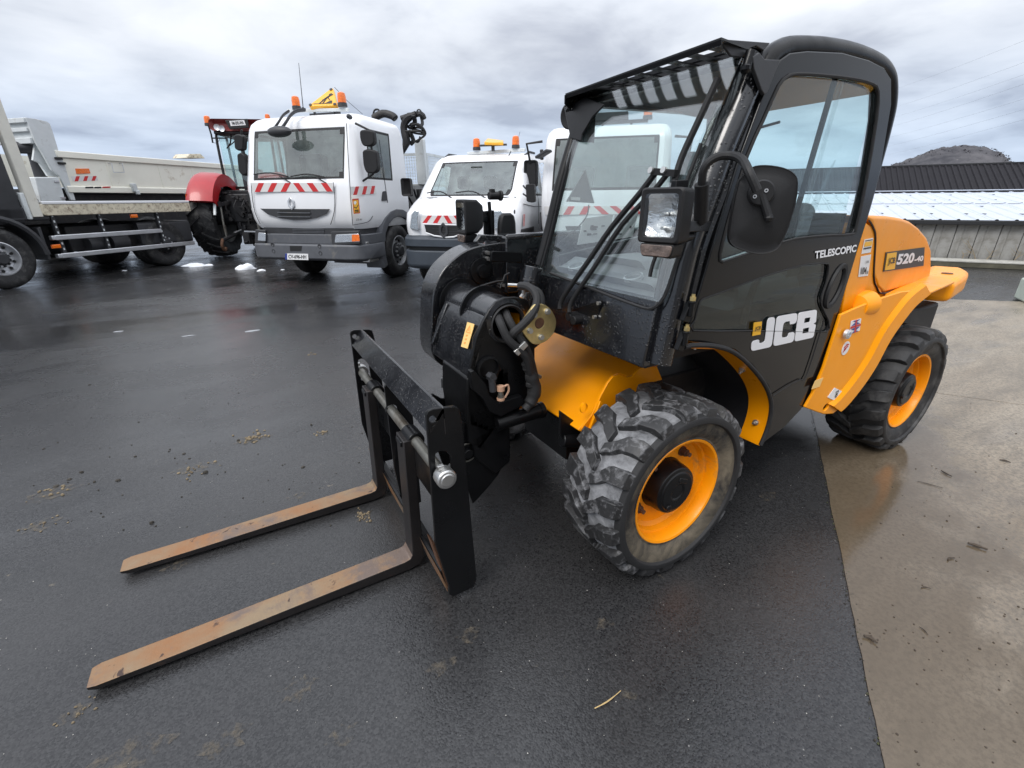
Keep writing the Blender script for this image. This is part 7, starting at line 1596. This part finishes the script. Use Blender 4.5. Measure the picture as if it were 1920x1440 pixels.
sp_m = scatter(474, 822, 26, .045, .05, .004, .013)+scatter(598, 812, 12, .03, .02, .004, .010)+scatter(585, 664, 8, .03, .02, .004, .012)+scatter(365, 880, 22, .06, .05, .003, .010)+scatter(100, 918, 16, .05, .04, .004, .011)+scatter(680, 968, 26, .018, .030, .003, .009)+scatter(75, 985, 14, .05, .03, .003, .008)+scatter(138, 1338, 16, .025, .02, .002, .006)+scatter(1120, 910, 20, .05, .02, .003, .008)
crumbs('mud_crumbs', sp_m, m_mud, 'pale crumbs of dried mud scattered over the asphalt')
sp_d = [(W.at(px, py, 'z', 0), s) for px, py, s in ((345, 851, .012), (386, 886, .015), (568, 876, .012), (222, 901, .013), (153, 886, .011), (130, 899, .014), (168, 722, .014), (475, 828, .012), (584, 797, .009), (284, 981, .012), (177, 904, .010), (355, 860, .008), (105, 912, .016), (254, 856, .009), (447, 826, .010), (82, 842, .009), (505, 980, .007), (185, 919, .006))]
sp_d += [(W.at(rg.uniform(0, 780), rg.uniform(640, 1000), 'z', 0), rg.uniform(.002, .006)) for _ in range(160)]
crumbs('dark_clods', sp_d, m_mudd, 'dark clods and crumbs of earth on the asphalt')
sp_g = [(W.at(rg.uniform(0, 1650), rg.uniform(820, 1435), 'z', 0), rg.uniform(.0008, .0022)) for _ in range(170)]
crumbs('grit', sp_g, pm('pale_grit', (.45, .43, .39), .7, var=.3), 'pale grit and chips in the asphalt')
m_sm = bpy.data.materials.new('mud_smear'); m_sm.use_nodes = True; t = m_sm.node_tree; p = t.nodes['Principled BSDF']; p.inputs['Roughness'].default_value = .8; p.inputs['Base Color'].default_value = (.17, .14, .10, 1)
g = N('ShaderNodeTexCoord', t); n_ = N('ShaderNodeTexNoise', t, _Scale=26.0, _Detail=8.0, _Roughness=.7); L(g.outputs['Object'], n_.inputs['Vector'], t)
q_ = N('ShaderNodeMapRange', t, _1=.47, _2=.66, _3=0, _4=.5); L(n_.outputs[0], q_.inputs[0], t); L(q_.outputs[0], p.inputs['Alpha'], t)
mb = MB()
for px, py, rx, ry in ((138, 1338, .035, .03), (75, 985, .07, .05), (365, 878, .10, .05), (474, 822, .10, .06), (100, 925, .10, .07), (680, 968, .03, .05), (240, 1420, .09, .06), (600, 812, .05, .03), (560, 1290, .05, .04), (830, 1250, .05, .03), (1135, 1170, .03, .03), (1440, 930, .05, .03), (420, 1390, .06, .04), (330, 1060, .05, .03), (585, 664, .06, .03), (560, 930, .05, .03), (880, 1190, .04, .03), (1180, 1300, .03, .02), (640, 1380, .04, .03)):
    c = W.at(px, py, 'z', .003); mb.add([c+V((rx*math.cos(2*PI*k/14)*(1+.4*math.sin(k*2.3+px)), ry*math.sin(2*PI*k/14)*(1+.3*math.sin(k*3.1+py)), 0)) for k in range(14)], [tuple(range(14))])
o = obj('mud_smears', mb, m_sm); o['kind'] = 'stuff'; o['label'] = 'thin dried mud smears on the dark asphalt'
ed_ = []
for _ in range(520):
    a = rg.uniform(-.6, 4.2); c = O_+d_*a+nrm_*rg.gauss(.004, .009); ed_.append((V((c.x, c.y, .0035)), rg.uniform(.0012, .0045)))
crumbs('joint_grit', ed_[:340], m_mudd, 'dark grit and broken asphalt crumbs along the joint with the concrete')
crumbs('joint_moss', ed_[340:], pm('moss_green', (.055, .060, .022), .9, var=.4), 'bits of moss in the joint between asphalt and concrete')
def stick(a, b, r, mat, sag=0.0):
    A_, B_ = W.at(*a, 'z', .0055+r), W.at(*b, 'z', .0055+r); mb = MB(); m_ = A_.lerp(B_, .45); m_.x += (B_.y-A_.y)*sag; m_.y -= (B_.x-A_.x)*sag
    mb.tube([A_, m_, B_], [r*.7, r, r*.6], 6, 4); return mb
m_straw = pm('straw', (.48, .34, .15), .6, var=.2)
tag(obj('straw_stalk', stick((1115, 1328), (1164, 1295), .0022, m_straw, .04), m_straw), 'single yellow straw lying on the dark asphalt', 'straw')
m_bark = pm('dark_bark', (.060, .045, .032), .8, var=.3)
tg = [((1765, 882), (1785, 893), .004, 'dark forked twig on the concrete beyond the rear wheel'), ((1720, 902), (1768, 915), .0018, 'long thin twig left of the forked twig'), ((1815, 1018), (1852, 1030), .007, 'thickest dark bark piece on the concrete'), ((1778, 1050), (1790, 1046), .004, 'short dark chip near the thickest bark piece'), ((1728, 1102), (1745, 1103), .0025, 'short reddish twig in the middle of the concrete'), ((1724, 1175), (1740, 1190), .002, 'thin curved twig by the damp concrete strip'), ((1620, 1192), (1645, 1205), .006, 'wet dark twig heap beside the asphalt edge'), ((1875, 862), (1895, 867), .005, 'dark leaf stalk near the right edge')]
for i, (a, b, r, lb) in enumerate(tg): tag(obj('twig', stick(a, b, r, m_bark, rg.uniform(-.2, .2)), m_bark), lb, 'twig', 'twigs on the concrete')
sp_l = [(W.at(rg.uniform(1640, 1920), rg.uniform(600, 1435), 'z', .004), rg.uniform(.0015, .006)) for _ in range(170)]+[(W.at(1620+rg.gauss(0, 22), 1195+rg.gauss(0, 12), 'z', .004), rg.uniform(.002, .006)) for _ in range(40)]
sp_l = [(c+V((0, 0, .003)), s) for c, s in sp_l if (c-O_).dot(nrm_) > .03]
crumbs('leaf_litter', sp_l, m_bark, 'small dark bark and leaf bits on the concrete')
# ------------------------------------------------------------------ workshop across the apron (the cab glass mirrors it)
m_clad = pm('grey_cladding', (.30, .31, .32), .55, var=.06); m_clad2 = pm('pale_door_panel', (.48, .49, .50), .5, var=.05)
WKO = Vector((2.0, -11.5, 0)); WK = thing('workshop', 'grey clad workshop with pale roller doors facing the telehandler across the concrete', 'workshop', WKO, 0)
nm1 = None
for k in range(24):
    x = -12+1.0*k
    if nm1 is None:
        mb = MB(); mb.bb(0.01, .99, -.10, 0, 0, 4.6); mb.bb(.45, .55, 0, .04, 0, 4.6); o = obj('cladding_panel', mb, m_clad, WK); nm1 = o.data
    else: o = bpy.data.objects.new('cladding_panel', nm1); COL.objects.link(o); o.parent = WK
    o.location = (x, 0, 0)
for x in (-8.5, -2.5, 3.5):
    mb = MB(); mb.bb(x, x+4.0, .05, .12, 0, 3.7); d = obj('roller_door', mb, m_clad2, WK)
    for z in range(9): mb = MB(); mb.bb(x+.02, x+3.98, .122, .135, .02+.41*z, .39+.41*z); obj('door_panel', mb, m_clad2, d)
mb = MB(); mb.bb(-12.3, 12.3, -14, .3, 4.61, 4.75); obj('roof', mb, m_gut, WK); mb = MB(); mb.bb(-12, 12, -13.8, -.12, 0, 4.6); obj('hall', mb, m_gut, WK)
